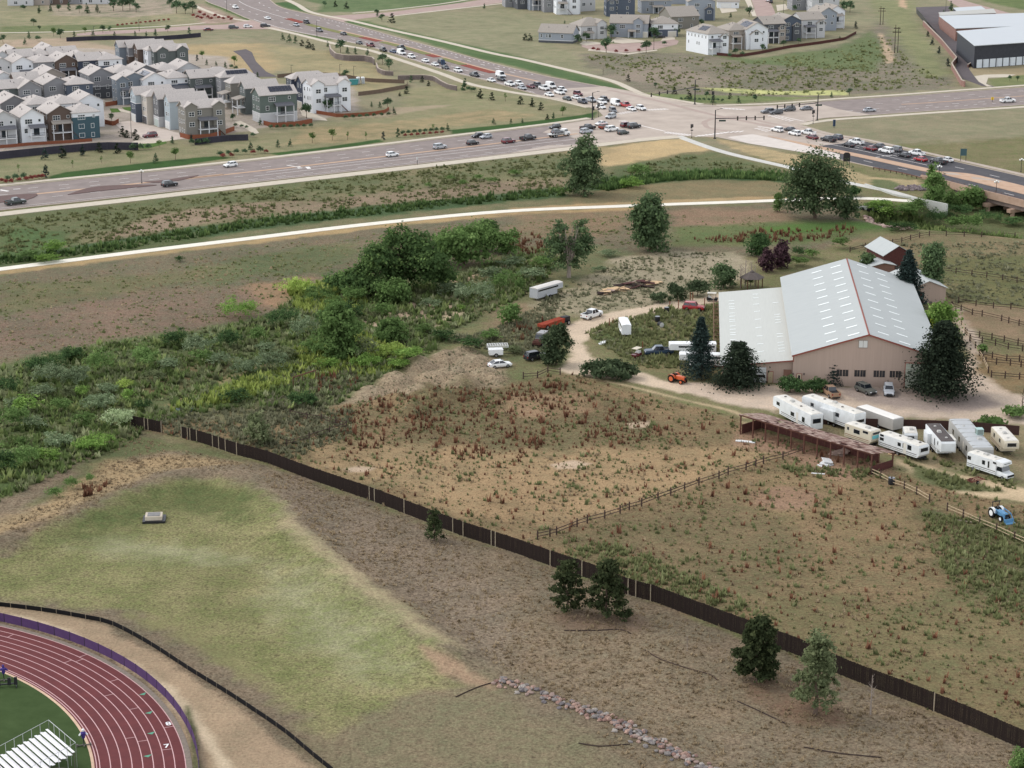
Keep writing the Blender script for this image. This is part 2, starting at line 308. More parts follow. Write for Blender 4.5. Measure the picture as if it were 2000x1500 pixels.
# --- creek corridor
zone([(-60, 740), (0, 715), (200, 665), (420, 640), (520, 615), (600, 560), (720, 560), (860, 540), (980, 500), (1060, 480), (1100, 500), (1060, 560), (980, 600), (900, 650), (840, 690), (720, 760), (640, 800), (400, 800), (260, 820), (250, 870), (60, 940), (-60, 990)], (112, 114, 74), (88, 104, 60), .58, 3, 6, .55)
zone([(880, 560), (960, 520), (1080, 470), (1180, 480), (1240, 495), (1120, 560), (1030, 590), (960, 620), (900, 640)], (130, 122, 86), (100, 110, 70), .5, 3, 5, .5)
zone([(700, 630), (760, 605), (830, 585), (900, 575), (900, 590), (850, 625), (780, 640), (720, 650)], (190, 164, 138), (140, 128, 96), .3, 1.5, 4, .35)
zone([(838, 640), (870, 615), (910, 600), (915, 608), (880, 626), (850, 640)], (206, 184, 150), (150, 138, 104), .2, 1, 2, .3)
zone([(880, 545), (960, 522), (1030, 510), (1030, 516), (960, 530), (890, 556)], (184, 158, 128), (140, 128, 92), .3, 1, 3, .35)
zone(strip_px([(330, 795), (380, 770), (440, 742), (490, 725), (560, 690)], 2.2), (170, 150, 106), (120, 118, 76), .3, 1, 2, .35)
zone([(270, 740), (340, 715), (440, 700), (470, 720), (400, 750), (300, 775), (250, 770)], (120, 104, 72), (100, 100, 62), .4, 3, 5, .5)
zone([(330, 800), (460, 745), (620, 700), (740, 690), (730, 715), (600, 740), (460, 780), (350, 815)], (142, 148, 82), (116, 134, 66), .55, 2, 5, .45)
zone([(560, 690), (700, 650), (820, 690), (740, 740), (620, 720)], (118, 128, 72), (92, 112, 58), .6, 3, 5, .5)
zone([(560, 560), (640, 545), (720, 590), (660, 630), (580, 610)], (150, 150, 98), (112, 124, 74), .5, 2, 4, .45)
zone([(-60, 880), (180, 850), (260, 850), (300, 880), (230, 930), (60, 960), (-60, 1000)], (100, 114, 66), (80, 102, 54), .6, 3, 4, .5)
zone([(820, 690), (960, 640), (1030, 610), (1060, 660), (1050, 720), (960, 760), (820, 760)], (124, 116, 80), (98, 108, 66), .5, 3, 6, .5)
zone([(950, 600), (1030, 590), (1040, 640), (960, 650)], (150, 128, 100), (116, 114, 76), .4, 2, 4, .45)
zone([(560, 720), (800, 660), (860, 690), (700, 780), (560, 830), (480, 830)], (126, 122, 86), (102, 110, 70), .55, 3, 6, .55)
zone([(280, 810), (560, 790), (690, 800), (690, 850), (560, 900), (480, 880), (330, 850)], (132, 122, 90), (102, 108, 70), .5, 3, 6, .55)
# --- yard
zone([(640, 800), (780, 735), (830, 700), (900, 684), (990, 700), (990, 770), (900, 800), (800, 825), (700, 815)], (168, 146, 118), (140, 126, 100), .3, 2, 3, .6)
zone([(1045, 590), (1120, 560), (1200, 510), (1300, 490), (1430, 492), (1475, 520), (1440, 560), (1390, 575), (1260, 600), (1150, 615), (1060, 620)], (168, 154, 126), (128, 126, 94), .26, 2, 5, .55)
zone([(1200, 510), (1330, 492), (1440, 500), (1450, 530), (1330, 550), (1230, 550)], (170, 156, 130), (140, 134, 104), .2, 2, 4, .45)
zone([(1140, 650), (1190, 625), (1290, 600), (1410, 590), (1420, 720), (1330, 735), (1250, 720), (1180, 690)], (140, 124, 88), (104, 112, 68), .5, 2, 4, .5)
zone([(1150, 655), (1200, 632), (1260, 640), (1250, 680), (1190, 680)], (110, 118, 72), (88, 106, 58), .6, 1, 3, .45)
zone([(1100, 640), (1150, 618), (1300, 590), (1420, 574), (1420, 588), (1300, 608), (1200, 632), (1150, 655), (1140, 672), (1160, 700), (1230, 720), (1290, 742), (1360, 752), (1330, 768), (1220, 742), (1150, 735), (1105, 730), (1090, 720), (1118, 690), (1112, 660)], (220, 196, 168), (200, 178, 150), .3, .8, 1.5, .25)
zone([(1330, 745), (1400, 752), (1470, 752), (1800, 758), (1870, 745), (1890, 690), (1878, 650), (1860, 600), (1880, 600), (1930, 700), (1990, 770), (2080, 790), (2080, 850), (1990, 840), (1760, 826), (1650, 840), (1500, 800), (1420, 790), (1330, 765)], (214, 190, 166), (190, 170, 150), .35, 1, 2, .25)
zone([(1620, 752), (1800, 758), (1900, 780), (1960, 790), (1860, 806), (1700, 790), (1640, 775)], (176, 158, 146), (164, 146, 134), .4, 2, 3, .25)  # the barn's cast shadow, painted into the yard colour
zone([(1830, 770), (1920, 772), (1960, 790), (1900, 800), (1840, 795)], (160, 144, 134), (150, 134, 124), .4, 2, 3, .25)  # deeper cast shade beside the corner pine, also put into the ground colour
for P in ([(1105, 735), (1180, 744), (1260, 762), (1340, 782), (1420, 800), (1460, 816)], [(1100, 742), (1160, 754), (1260, 775), (1350, 797), (1440, 822), (1480, 836)]):
 zone(strip_px(P, 1.1), (196, 172, 134), (160, 142, 104), .25, .5, .6, .3)
zone([(1520, 800), (2010, 830), (2080, 880), (2080, 960), (1980, 930), (1800, 920), (1600, 850)], (160, 140, 108), (116, 116, 78), .45, 1.5, 3, .45)
zone([(1740, 890), (1800, 905), (1870, 925), (1960, 948), (2080, 975), (2080, 988), (1960, 976), (1860, 968), (1800, 935), (1745, 905)], (206, 180, 144), (170, 150, 112), .3, .8, 2, .3)
zone([(1850, 925), (1990, 950), (2080, 968), (2080, 985), (1950, 965), (1870, 950)], (212, 186, 148), (190, 166, 128), .3, .8, 1.5, .25)
zone([(1760, 895), (1850, 925), (1900, 940), (1960, 962), (1850, 960), (1790, 935)], (112, 112, 74), (90, 102, 60), .5, 1, 2, .5)
# right paddocks
zone([(1640, 470), (1760, 455), (2080, 460), (2080, 640), (1880, 600), (1840, 560), (1700, 500)], (142, 122, 92), (112, 112, 72), .4, 2, 6, .45)
zone([(1830, 500), (2080, 500), (2080, 610), (1880, 595), (1840, 560)], (120, 114, 74), (96, 104, 62), .5, 3, 6, .4)
zone([(1870, 590), (2080, 610), (2080, 700), (1900, 640)], (158, 132, 104), (124, 114, 80), .35, 2, 4, .4)
zone([(1890, 690), (2080, 690), (2080, 770), (1980, 768), (1920, 730)], (150, 124, 88), (116, 108, 74), .4, 1.5, 3, .45)
zone([(1690, 402), (1790, 396), (1870, 350), (2160, 390), (2160, 482), (1990, 462), (1850, 450), (1735, 440)], (116, 116, 78), (92, 106, 62), .55, 2, 3, .5)
# --- pasture
PAST = [(270, 835), (340, 815), (480, 830), (700, 785), (960, 760), (1100, 728), (1200, 750), (1440, 818), (1560, 868), (1740, 908), (1800, 945), (1960, 980), (2080, 990), (2080, 1480), (2000, 1462), (1640, 1318), (1400, 1222), (1130, 1122), (880, 1038), (700, 970), (560, 922), (430, 876)]
zone(PAST, (146, 120, 88), (114, 106, 70), .45, 1, 3, .55)
zone([(620, 880), (700, 860), (900, 860), (1120, 870), (1380, 880), (1470, 870), (1500, 890), (1330, 960), (1100, 1020), (900, 1010), (760, 950), (640, 920)], (172, 142, 104), (140, 122, 84), .3, 3, 6, .45)
zone([(840, 770), (1060, 745), (1200, 780), (1300, 850), (1100, 880), (880, 870), (760, 860)], (128, 108, 78), (104, 102, 66), .5, 4, 8, .6)
zone([(990, 770), (1130, 770), (1160, 800), (1040, 815), (980, 800)], (158, 128, 98), (134, 114, 76), .35, 2, 4, .5)
zone([(1080, 1060), (1230, 1010), (1400, 960), (1530, 960), (1600, 1060), (1500, 1180), (1300, 1170), (1140, 1110)], (138, 116, 86), (108, 102, 66), .5, 4, 8, .55)
zone([(1480, 925), (1680, 935), (1860, 1000), (1800, 1060), (1600, 1050), (1480, 980)], (150, 124, 92), (124, 110, 70), .4, 4, 6, .5)
zone([(1460, 965), (1530, 950), (1600, 965), (1570, 995), (1480, 990)], (152, 122, 98), (150, 116, 84), .3, 1.5, 2, .4)
zone([(1800, 1000), (2080, 1040), (2080, 1240), (1900, 1180), (1820, 1080)], (116, 102, 72), (92, 98, 60), .55, 4, 8, .6)
zone([(1500, 1170), (1900, 1160), (2080, 1260), (2080, 1440), (1800, 1370), (1500, 1260)], (136, 118, 84), (108, 106, 66), .48, 4, 8, .5)
for P in ([(672, 916), (700, 911), (732, 914), (715, 922), (680, 922)], [(1078, 908), (1120, 898), (1156, 905), (1130, 915), (1090, 916)], [(1228, 828), (1268, 822), (1268, 834), (1232, 836)]):
 zone(P, (202, 176, 148), (180, 156, 126), .2, .6, .8, .2)
zone([(1440, 830), (1560, 870), (1730, 905), (1740, 925), (1640, 935), (1540, 890), (1430, 870)], (166, 132, 106), (150, 120, 94), .3, 1.5, 2, .4)
zone([(1470, 845), (1560, 862), (1700, 898), (1690, 912), (1560, 880)], (140, 104, 82), (124, 96, 74), .3, 1.5, 2, .4)
# --- slope below the long fence
zone([(255, 838), (430, 880), (600, 938), (880, 1044), (1130, 1128), (1400, 1228), (1640, 1322), (2080, 1496), (2080, 1700), (-400, 1700), (-400, 1000), (0, 970)], (134, 116, 94), (114, 104, 82), .4, 1, 3, .7)
zone([(250, 845), (360, 862), (480, 893), (480, 908), (330, 880), (240, 905), (150, 960), (60, 990), (120, 940)], (112, 112, 74), (92, 102, 62), .5, 2, 3, .5)
zone([(210, 900), (330, 885), (470, 905), (440, 925), (300, 935), (140, 1010), (-60, 1080), (-60, 1040), (90, 985)], (168, 142, 104), (140, 122, 88), .3, 2, 3, .6)
zone([(550, 930), (700, 975), (900, 1048), (900, 1110), (1000, 1180), (1080, 1260), (980, 1300), (860, 1240), (700, 1110), (560, 1010)], (138, 120, 100), (118, 106, 86), .35, 4, 5, .8)
zone([(540, 1000), (640, 1090), (790, 1190), (880, 1270), (840, 1280), (740, 1210), (600, 1110), (530, 1040)], (176, 158, 122), (150, 142, 100), .35, 2, 3, .4)
zone([(1000, 1180), (1300, 1240), (1480, 1340), (1500, 1420), (1300, 1420), (1050, 1310)], (140, 120, 96), (118, 108, 84), .38, 4, 6, .7)
zone([(1090, 1200), (1150, 1195), (1240, 1205), (1260, 1230), (1150, 1232), (1090, 1222)], (128, 106, 86), (120, 102, 82), .4, 1.5, 2, .4)  # shadow of the pair of pines, painted into the slope colour
zone([(1460, 1320), (1530, 1318), (1660, 1390), (1680, 1420), (1560, 1430), (1480, 1370)], (132, 104, 84), (118, 102, 78), .4, 1.5, 2, .4)  # reddish mulch, with the cast shade of the fence pines painted into its colour
zone([(700, 1300), (960, 1320), (1020, 1360), (1200, 1460), (1250, 1560), (640, 1560), (560, 1440)], (136, 120, 94), (116, 112, 80), .45, 4, 6, .6)
# --- mown basin
zone([(-60, 1110), (120, 1040), (250, 980), (340, 950), (430, 945), (520, 985), (560, 1050), (640, 1130), (760, 1220), (850, 1290), (880, 1340), (780, 1360), (680, 1420), (640, 1440), (560, 1380), (420, 1280), (260, 1200), (0, 1170), (-60, 1170)], (152, 142, 100), (114, 118, 64), .56, 2, 4, .75)
zone([(120, 1050), (260, 985), (350, 952), (430, 948), (500, 975), (470, 1010), (330, 990), (200, 1060)], (120, 120, 74), (88, 102, 52), .6, 4, 5, .5)
zone([(140, 1070), (240, 1050), (400, 1075), (520, 1100), (430, 1100), (280, 1090)], (158, 154, 116), (118, 124, 72), .42, 4, 7, .5)
zone([(520, 1120), (620, 1150), (760, 1230), (800, 1300), (700, 1330), (560, 1240)], (158, 154, 116), (118, 124, 70), .42, 5, 8, .5)
zone([(250, 1190), (400, 1240), (520, 1330), (520, 1350), (380, 1260), (230, 1200)], (140, 132, 90), (118, 120, 70), .45, 2, 3, .4)
zone([(820, 1280), (880, 1300), (970, 1335), (960, 1345), (860, 1318)], (170, 140, 112), (150, 126, 96), .3, 1, 1.5, .4)
# --- graded strip round the track
zone([(-60, 1178), (0, 1182), (90, 1192), (200, 1218), (290, 1268), (380, 1330), (480, 1400), (560, 1460), (640, 1520), (640, 1640), (380, 1640), (372, 1500), (345, 1400), (290, 1330), (200, 1280), (100, 1235), (0, 1206), (-60, 1200)], (178, 152, 122), (150, 130, 100), .35, .8, 1.5, .35)
zone([(-60, 1194), (60, 1206), (130, 1230), (230, 1275), (330, 1340), (400, 1420), (470, 1520), (440, 1520), (370, 1410), (300, 1330), (180, 1262), (60, 1218)], (216, 194, 162), (190, 168, 136), .3, .8, 1.2, .25)
zone([(365, 1380), (385, 1430), (392, 1520), (375, 1520)], (112, 108, 74), (94, 100, 62), .5, .5, .8, .4)
def soft_(c, k, q):
 c = np.array(lin(c)); return (c * (1 - q) + c @ np.array([.3, .55, .15]) * q * np.array([1.06, 1.0, .86])) * k
def make_ground():
 ys = [20.0, 60.0, 110.0, 160.0, 195.0, 212.0]
 y = 218.0
 while y < 1260: ys.append(y); y += 0.30 * (y / 240.0) ** 1.42
 ys += [1300, 1400, 1600, 2000, 2600, 3600, 5200, 8000, 14000]
 ys = np.array(ys); n = 430
 us = np.r_[-6, -3, -1.5, -.8, -.5, -.36, np.linspace(-.285, .285, n), .36, .5, .8, 1.5, 3, 6]
 X = (ys[:, None] * us[None, :]).ravel(); Y = np.repeat(ys, len(us)); nv = len(X)
 Zc = hgt(X, Y)
 ca = np.tile(np.array(lin((138, 126, 96))), (nv, 1)); cb = np.tile(np.array(lin((108, 114, 74))), (nv, 1)); pr = np.tile([0.5, 0.5], (nv, 1))
 w1 = fbm(X / 9.0, Y / 9.0, 4, 3) - .5; w2 = fbm(X / 2.2, Y / 2.2, 3, 9) - .5
 for (P, A, B, mix, soft, rag, tuft) in Z:
  if isinstance(P, tuple) and P[0] == 'm': Q = P[1]
  else: Q = np.array(W2(P))
  mg = soft + rag + 2; x0, y0 = Q.min(0) - mg; x1, y1 = Q.max(0) + mg
  k = np.nonzero((X > x0) & (X < x1) & (Y > y0) & (Y < y1))[0]
  if not len(k): continue
  d = sdist(X[k], Y[k], Q) + rag * (1.3 * w1[k] + 0.9 * w2[k])
  w = sstep(-soft, soft, d)[:, None]
  A, B = soft_(A, 1.02, .1), soft_(B, 1.04, .22); ca[k] += (A - ca[k]) * w; cb[k] += (B - cb[k]) * w; pr[k] += (np.array([mix, tuft]) - pr[k]) * w
 # slow drift of the dryness so that no zone reads as one flat colour
 dr = (fbm(X / 28.0, Y / 28.0, 4, 21) - .5); pr[:, 0] = np.clip(pr[:, 0] + dr * 0.55, 0, 1)
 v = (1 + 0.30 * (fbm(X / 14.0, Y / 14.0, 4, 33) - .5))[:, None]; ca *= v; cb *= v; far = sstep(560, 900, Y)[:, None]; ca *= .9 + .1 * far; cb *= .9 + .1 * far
 m = len(us); r = len(ys)
 idx = (np.arange(r - 1)[:, None] * m + np.arange(m - 1)[None, :]).ravel()
 quads = np.stack([idx, idx + 1, idx + m + 1, idx + m], 1).astype(np.int32)
 me = bpy.data.meshes.new('ground'); me.vertices.add(nv); me.vertices.foreach_set('co', np.stack([X, Y, Zc], 1).astype(np.float32).ravel())
 me.loops.add(len(quads) * 4); me.loops.foreach_set('vertex_index', quads.ravel()); me.polygons.add(len(quads))
 me.polygons.foreach_set('loop_start', np.arange(0, len(quads) * 4, 4, dtype=np.int32)); me.update(calc_edges=True)
 me.polygons.foreach_set('use_smooth', np.ones(len(quads), bool))
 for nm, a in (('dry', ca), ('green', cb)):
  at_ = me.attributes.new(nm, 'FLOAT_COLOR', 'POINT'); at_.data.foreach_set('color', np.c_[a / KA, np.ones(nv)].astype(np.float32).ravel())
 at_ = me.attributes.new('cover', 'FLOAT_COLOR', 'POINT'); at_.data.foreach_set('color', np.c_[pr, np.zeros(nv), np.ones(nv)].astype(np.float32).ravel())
 m = bpy.data.materials.new('ground'); m.use_nodes = True; nt = m.node_tree; n_ = nt.nodes; l = nt.links; b = n_['Principled BSDF']
 b.inputs['Roughness'].default_value = 0.95; b.inputs['Specular IOR Level'].default_value = 0.05
 def A(nm): a = n_.new('ShaderNodeAttribute'); a.attribute_name = nm; return a
 g = n_.new('ShaderNodeNewGeometry')
 def N(sc, det, ro, st=None):
  t = n_.new('ShaderNodeTexNoise'); t.inputs['Scale'].default_value = sc; t.inputs['Detail'].default_value = det; t.inputs['Roughness'].default_value = ro
  if st:
   mp = n_.new('ShaderNodeMapping'); mp.inputs['Scale'].default_value = st; l.new(g.outputs['Position'], mp.inputs[0]); l.new(mp.outputs[0], t.inputs['Vector'])
  else: l.new(g.outputs['Position'], t.inputs['Vector'])
  return t.outputs['Fac']
 def MA(op, a, c, d=None):
  x = n_.new('ShaderNodeMath'); x.operation = op
  for i, q in enumerate((a, c, d)):
   if q is None: continue
   if isinstance(q, (int, float)): x.inputs[i].default_value = q
   else: l.new(q, x.inputs[i])
  return x.outputs[0]
 cov = A('cover'); sp = n_.new('ShaderNodeSeparateColor'); l.new(cov.outputs['Color'], sp.inputs[0])
 big = N(0.16, 6, .66); fine = N(0.95, 5, .7); tiny = N(2.6, 3, .7)
 s = MA('MULTIPLY_ADD', fine, 0.55, MA('MULTIPLY', big, 0.6))
 f = MA('ADD', MA('MULTIPLY', MA('SUBTRACT', s, 0.575), 4.2), sp.outputs[0]); f = MA('MINIMUM', MA('MAXIMUM', f, 0.0), 1.0)
 mx = n_.new('ShaderNodeMix'); mx.data_type = 'RGBA'; l.new(f, mx.inputs[0]); l.new(A('dry').outputs['Color'], mx.inputs[6]); l.new(A('green').outputs['Color'], mx.inputs[7])
 tv = MA('ADD', MA('MULTIPLY', MA('SUBTRACT', tiny, .5), 3.6), MA('MULTIPLY', MA('SUBTRACT', fine, .5), 3.0))
 val = MA('ADD', MA('MULTIPLY', tv, sp.outputs[1]), 1.0); val = MA('MINIMUM', MA('MAXIMUM', val, 0.4), 1.8)
 hs = n_.new('ShaderNodeHueSaturation'); l.new(val, hs.inputs['Value']); l.new(mx.outputs[2], hs.inputs['Color'])
 l.new(hs.outputs[0], b.inputs['Base Color'])
 bp = n_.new('ShaderNodeBump'); bp.inputs['Strength'].default_value = 0.55; bp.inputs['Distance'].default_value = 0.35
 l.new(MA('ADD', tiny, MA('MULTIPLY', fine, 1.5)), bp.inputs['Height']); l.new(bp.outputs[0], b.inputs['Normal'])
 me.materials.append(m)
 return obj('ground', me, kind='structure')
make_ground()
# ---------------------------------------------------------------- roads, pavements, markings
M_ASPH = mat('asphalt_worn', (150, 138, 132), .9, .1, var=.12, scale=.25, coord='World', c2=(130, 120, 115))
M_ASPN = mat('asphalt_new', (88, 86, 88), .85, .15, var=.12, scale=.3, coord='World', c2=(72, 71, 74))
M_ASPD = mat('asphalt_dark', (104, 96, 96), .9, .1, scale=.2, coord='World', c2=(92, 86, 88))
M_CONC = mat('road_concrete', (192, 178, 164), .85, .15, scale=.12, coord='World', c2=(168, 154, 142))
M_WALK = mat('pavement_concrete', (204, 194, 176), .85, .15, scale=.6, coord='World', c2=(188, 176, 158))
M_TRAIL = mat('trail_concrete', (236, 230, 216), .85, .15, scale=.5, coord='World', c2=(222, 214, 198))
M_KERB = mat('kerb_concrete', (186, 172, 158), .85, .15, scale=.5, coord='World', c2=(166, 152, 138))
M_WHITE = mat('road_paint_white', (232, 226, 220), .7, .2, var=.08, scale=2.0, coord='World')
M_TAN = mat('median_tan', (196, 168, 144), .9, .1, scale=.4, coord='World', c2=(180, 148, 124))
M_BROWN = mat('median_gravel', (116, 96, 92), .95, .1, scale=1.5, coord='World', c2=(100, 84, 80))
M_RED = mat('median_red_chips', (150, 78, 66), .95, .1, scale=1.2, coord='World', c2=(120, 66, 56))
# main road, west leg: the two edges in photograph pixels, far edge first
A_FAR = W2([(-90, 378), (0, 366), (250, 341), (500, 314.5), (700, 291), (980, 257), (1100, 242), (1160, 232.5)])
A_NEAR = W2([(-90, 424), (0, 411), (250, 384), (500, 356), (750, 328), (980, 302), (1100, 288), (1240, 272)])
E_FAR = W2([(1330, 207), (1430, 208), (1520, 205.5), (1640, 196), (1760, 188.5), (1900, 178), (2000, 171), (2110, 163)])
E_NEAR = W2([(1590, 238), (1604, 231.5), (1702, 225), (1800, 218), (1900, 212), (2000, 205), (2110, 197)])
N_LOW = W2([(395, -14), (403, 2), (440, 17), (488, 38), (550, 57), (656, 77.5), (720, 91), (780, 109), (880, 140), (952, 158), (1056, 187), (1130, 204), (1166, 214)])
N_UP = W2([(500, -14), (524, -2), (550, 15), (620, 31.5), (670, 43), (780, 74), (860, 95.5), (960, 123), (1060, 147.5), (1140, 163), (1240, 180), (1300, 193), (1345, 202)])
S_FAR = W2([(1548, 243), (1568, 250), (1599, 259), (1688, 276), (1844, 311), (2000, 346), (2110, 374)])
S_NEAR = W2([(1400, 268), (1460, 280), (1566, 297.5), (1640, 312), (1706, 327), (1801, 347), (1900, 371), (2000, 396), (2110, 424)])
def ribbon(name, a, b, m, z, n=60):
 a = resample(spline(a, 4), n); b = resample(spline(b, 4), n); mb = MB()
 mb.add([(p[0], p[1], z) for p in a] + [(p[0], p[1], z) for p in b], [(n + i, n + i + 1, i + 1, i) for i in range(n - 1)])
 nz = Vector(mb.v[1]) - Vector(mb.v[0]); nb = Vector(mb.v[n]) - Vector(mb.v[0])
 if nz.cross(nb).z > 0: mb.f = [f[::-1] if True else f for f in mb.f]; mb.f = [tuple(f[::-1]) for f in mb.f]; mb.f = [(i, i + 1, n + i + 1, n + i) for i in range(n - 1)]
 return mb.build(name, m, kind='structure')
def between(a, b, f, n=200):
 a = resample(spline(a, 4), n); b = resample(spline(b, 4), n); return a * (1 - f) + b * f
ribbon('road', A_FAR, A_NEAR, M_ASPH, .02); ribbon('road', E_FAR, E_NEAR, M_ASPH, .02)
ribbon('road', N_LOW, N_UP, M_ASPH, .028); ribbon('road', S_FAR, S_NEAR, M_ASPN, .028)
# paler concrete of the crossing and its approaches
sheet('road_crossing', [(1092, 243), (1160, 232.5), (1178, 226), (1166, 214), (1056, 187.5), (1090, 174), (1180, 168.5), (1240, 180), (1345, 202), (1430, 208), (1520, 205.5), (1590, 200), (1640, 214), (1705, 225), (1604, 231.5), (1575, 238),
  (1562, 246), (1599, 259), (1660, 271), (1650, 280), (1590, 286), (1566, 297.5), (1460, 280), (1400, 268), (1330, 266), (1240, 272.5), (1150, 283), (1110, 266), (1060, 259)], M_CONC, .045)
sheet('road_crossing', [(980, 302.5), (1070, 284), (1150, 282), (1240, 272), (1100, 288.5)], M_CONC, .04)
sheet('road_crossing', [(1420, 268), (1470, 262), (1600, 290), (1640, 302), (1640, 312), (1566, 297.5), (1460, 280)], mat('pale_island', (216, 206, 196), .85, .15, scale=.4, coord='World', c2=(200, 190, 180)), .06)
# side streets
M_PINK = mat('asphalt_pink', (178, 156, 146), .9, .1, scale=.2, coord='World', c2=(160, 138, 130))
sheet('side_street', [(555, 57), (488, 39), (440, 48), (380, 50), (300, 56), (180, 62), (150, 66), (150, 70), (290, 63), (380, 58), (470, 57)], M_PINK, .036)
sheet('side_street', [(668, 43), (710, 36), (760, 31), (880, 18), (1000, 3), (1010, -8), (960, -8), (940, 0), (860, 11), (760, 24), (700, 28), (630, 32)], M_PINK, .036)
sheet('side_street', [(1136, 86), (1160, 85), (1192, 86), (1264, 83), (1318, 77), (1326, 80), (1322, 87), (1283, 96), (1225, 103), (1186, 101), (1150, 96), (1136, 91)], M_PINK, .036)
sheet('side_street', [(1466, -6), (1500, -6), (1513, 22), (1516, 32), (1478, 32)], M_PINK, .036)
for P in ([(1205, 73), (1255, 79), (1262, 82), (1215, 85), (1190, 82)], [(1140, 80), (1164, 82), (1178, 85), (1145, 89), (1132, 86)], [(1300, 70), (1318, 73), (1318, 77), (1290, 80)], [(1404, 14), (1434, 12), (1440, 22), (1410, 26)],
   [(1452, -6), (1464, -6), (1478, 32), (1470, 32)], [(1516, 10), (1534, 8), (1540, 18), (1518, 22)], [(1150, 96), (1225, 104), (1283, 97), (1284, 99), (1225, 107), (1148, 99)]):
 sheet('driveway', P, M_WALK, .05)
sheet('driveway', [(222, 240), (256, 236), (296, 246), (340, 258), (362, 262), (366, 270), (330, 273), (280, 272), (268, 262), (236, 252)], mat('court_concrete', (208, 194, 182), .85, .15, scale=.3, coord='World', c2=(192, 178, 166)), .05)
sheet('driveway', [(270, 272), (330, 273), (366, 270), (300, 280), (250, 282)], M_WALK, .06)
sheet('driveway', [(586, 214), (604, 218), (636, 232), (640, 236), (612, 234), (590, 226)], M_WALK, .05)
sheet('garden_path', [(458, 238), (470, 236), (500, 252), (506, 260), (496, 262)], M_WALK, .05); sheet('garden_path', [(228, 212), (240, 214), (258, 219), (256, 222), (236, 218)], M_WALK, .05)
sheet('garden_lawn', [(214, 212), (230, 212), (236, 219), (218, 220)], mat('lawn_green', (92, 116, 62), .95, .05, scale=2, c2=(76, 100, 50), coord='World'), .05)
sheet('garden_lawn', [(238, 210), (256, 209), (258, 218), (244, 215)], _M['lawn_green'], .05); sheet('garden_lawn', [(270, 282), (300, 274), (322, 273), (326, 280), (290, 290), (272, 290)], _M['lawn_green'], .05)
sheet('old_track', [(480, 96), (492, 102), (500, 120), (520, 140), (542, 150), (500, 150), (486, 130), (470, 110), (455, 100)], M_ASPD, .04)
sheet('storage_yard', [(1789, 14), (1860, 12), (1850, 30), (1842, 50), (1900, 118), (1906, 122), (2010, 118), (2010, 124), (1898, 126), (1892, 134), (1908, 156), (1946, 171), (1918, 168), (1880, 154), (1866, 134), (1868, 122), (1808, 46), (1790, 26)], M_ASPD, .04)
sheet('side_street', [(1836, -8), (1852, -8), (1900, 6), (2010, 36), (2010, 48), (1960, 36), (1880, 18)], M_PINK, .036)
sheet('garden_path', [(1903, 149), (1922, 146), (1962, 145), (1984, 146), (1966, 151), (1930, 152), (1926, 164), (1938, 169), (1928, 169), (1912, 160)], M_WALK, .05)
# pavements and trails, raised 12 cm
mbw = [('pavement', [(-90, 373), (0, 362), (250, 337), (500, 311), (700, 287.5), (980, 253.5), (1100, 238.5), (1150, 231)], 2.6, M_WALK), ('pavement', [(-90, 433), (0, 419), (250, 391), (500, 362), (750, 333.5), (980, 306.5), (1110, 291), (1240, 274.5), (1325, 267.5)], 5.0, M_WALK),
  ('pavement', [(518, 53), (580, 67), (656, 86), (720, 98), (780, 117), (860, 143.5), (920, 165), (1000, 180.5), (1080, 193), (1150, 210)], 3.0, M_WALK),
  ('pavement', [(544, -8), (580, 9), (610, 25), (688, 41), (760, 58), (860, 80), (960, 104), (1020, 116), (1080, 130), (1160, 149), (1200, 160), (1230, 173), (1260, 185.5), (1320, 196), (1370, 204)], 3.0, M_WALK),
  ('pavement', [(1400, 206), (1440, 205), (1520, 202), (1640, 193), (1760, 185), (1900, 174.5), (2000, 167), (2110, 159)], 2.6, M_WALK),
  ('pavement', [(1568, 244), (1590, 239), (1640, 233), (1700, 229), (1800, 222), (1900, 215.5), (2000, 209), (2110, 201)], 3.0, M_WALK),
  ('pavement', [(1545, 241), (1575, 249), (1620, 261.5), (1700, 275), (1850, 308), (2000, 342), (2110, 368)], 2.2, M_KERB),
  ('pavement', [(0, 64.5), (90, 63), (150, 61.5), (230, 56), (330, 51), (400, 45)], 2.5, M_WALK), ('pavement', [(380, 11), (400, 20), (440, 34), (486, 41.5)], 2.5, M_WALK), ('pavement', [(760, 32.5), (860, 21), (1000, 5)], 2.2, M_WALK),
  ('pavement', [(690, 26), (760, 19.5), (860, 8), (930, -3)], 2.0, M_WALK)]
for nm, P, w, m in mbw:
 mb = MB(); band(mb, spline(W2(P), 5), -w / 2, w / 2, 0.0, .12); mb.build(nm, m, kind='structure')
mb = MB(); band(mb, spline(W2([(-60, 533), (0, 526), (250, 494.5), (500, 464.5), (730, 437), (980, 413.5), (1210, 403), (1460, 394), (1538, 391), (1640, 387.5), (1720, 389), (1800, 395)]), 6), -1.7, 1.7, 0, .08); mb.build('trail', M_TRAIL, kind='structure')
mb = MB(); band(mb, spline(W2([(1325, 266), (1345, 274), (1390, 290), (1440, 304), (1538, 326.5), (1600, 342), (1647, 355), (1700, 366), (1742, 375), (1800, 392)]), 6), -1.5, 1.5, 0, .08); mb.build('trail', mat('trail_grey', (206, 204, 196), .85, .15, scale=.5, coord='World', c2=(190, 186, 178)), kind='structure')
# kerbs along the carriageways
for P in (A_FAR, A_NEAR, E_FAR, E_NEAR, N_LOW, N_UP, S_FAR, S_NEAR[2:]):
 mb = MB(); band(mb, spline(P, 5), -.25, .25, 0, .15); mb.build('kerb', M_KERB, kind='structure')
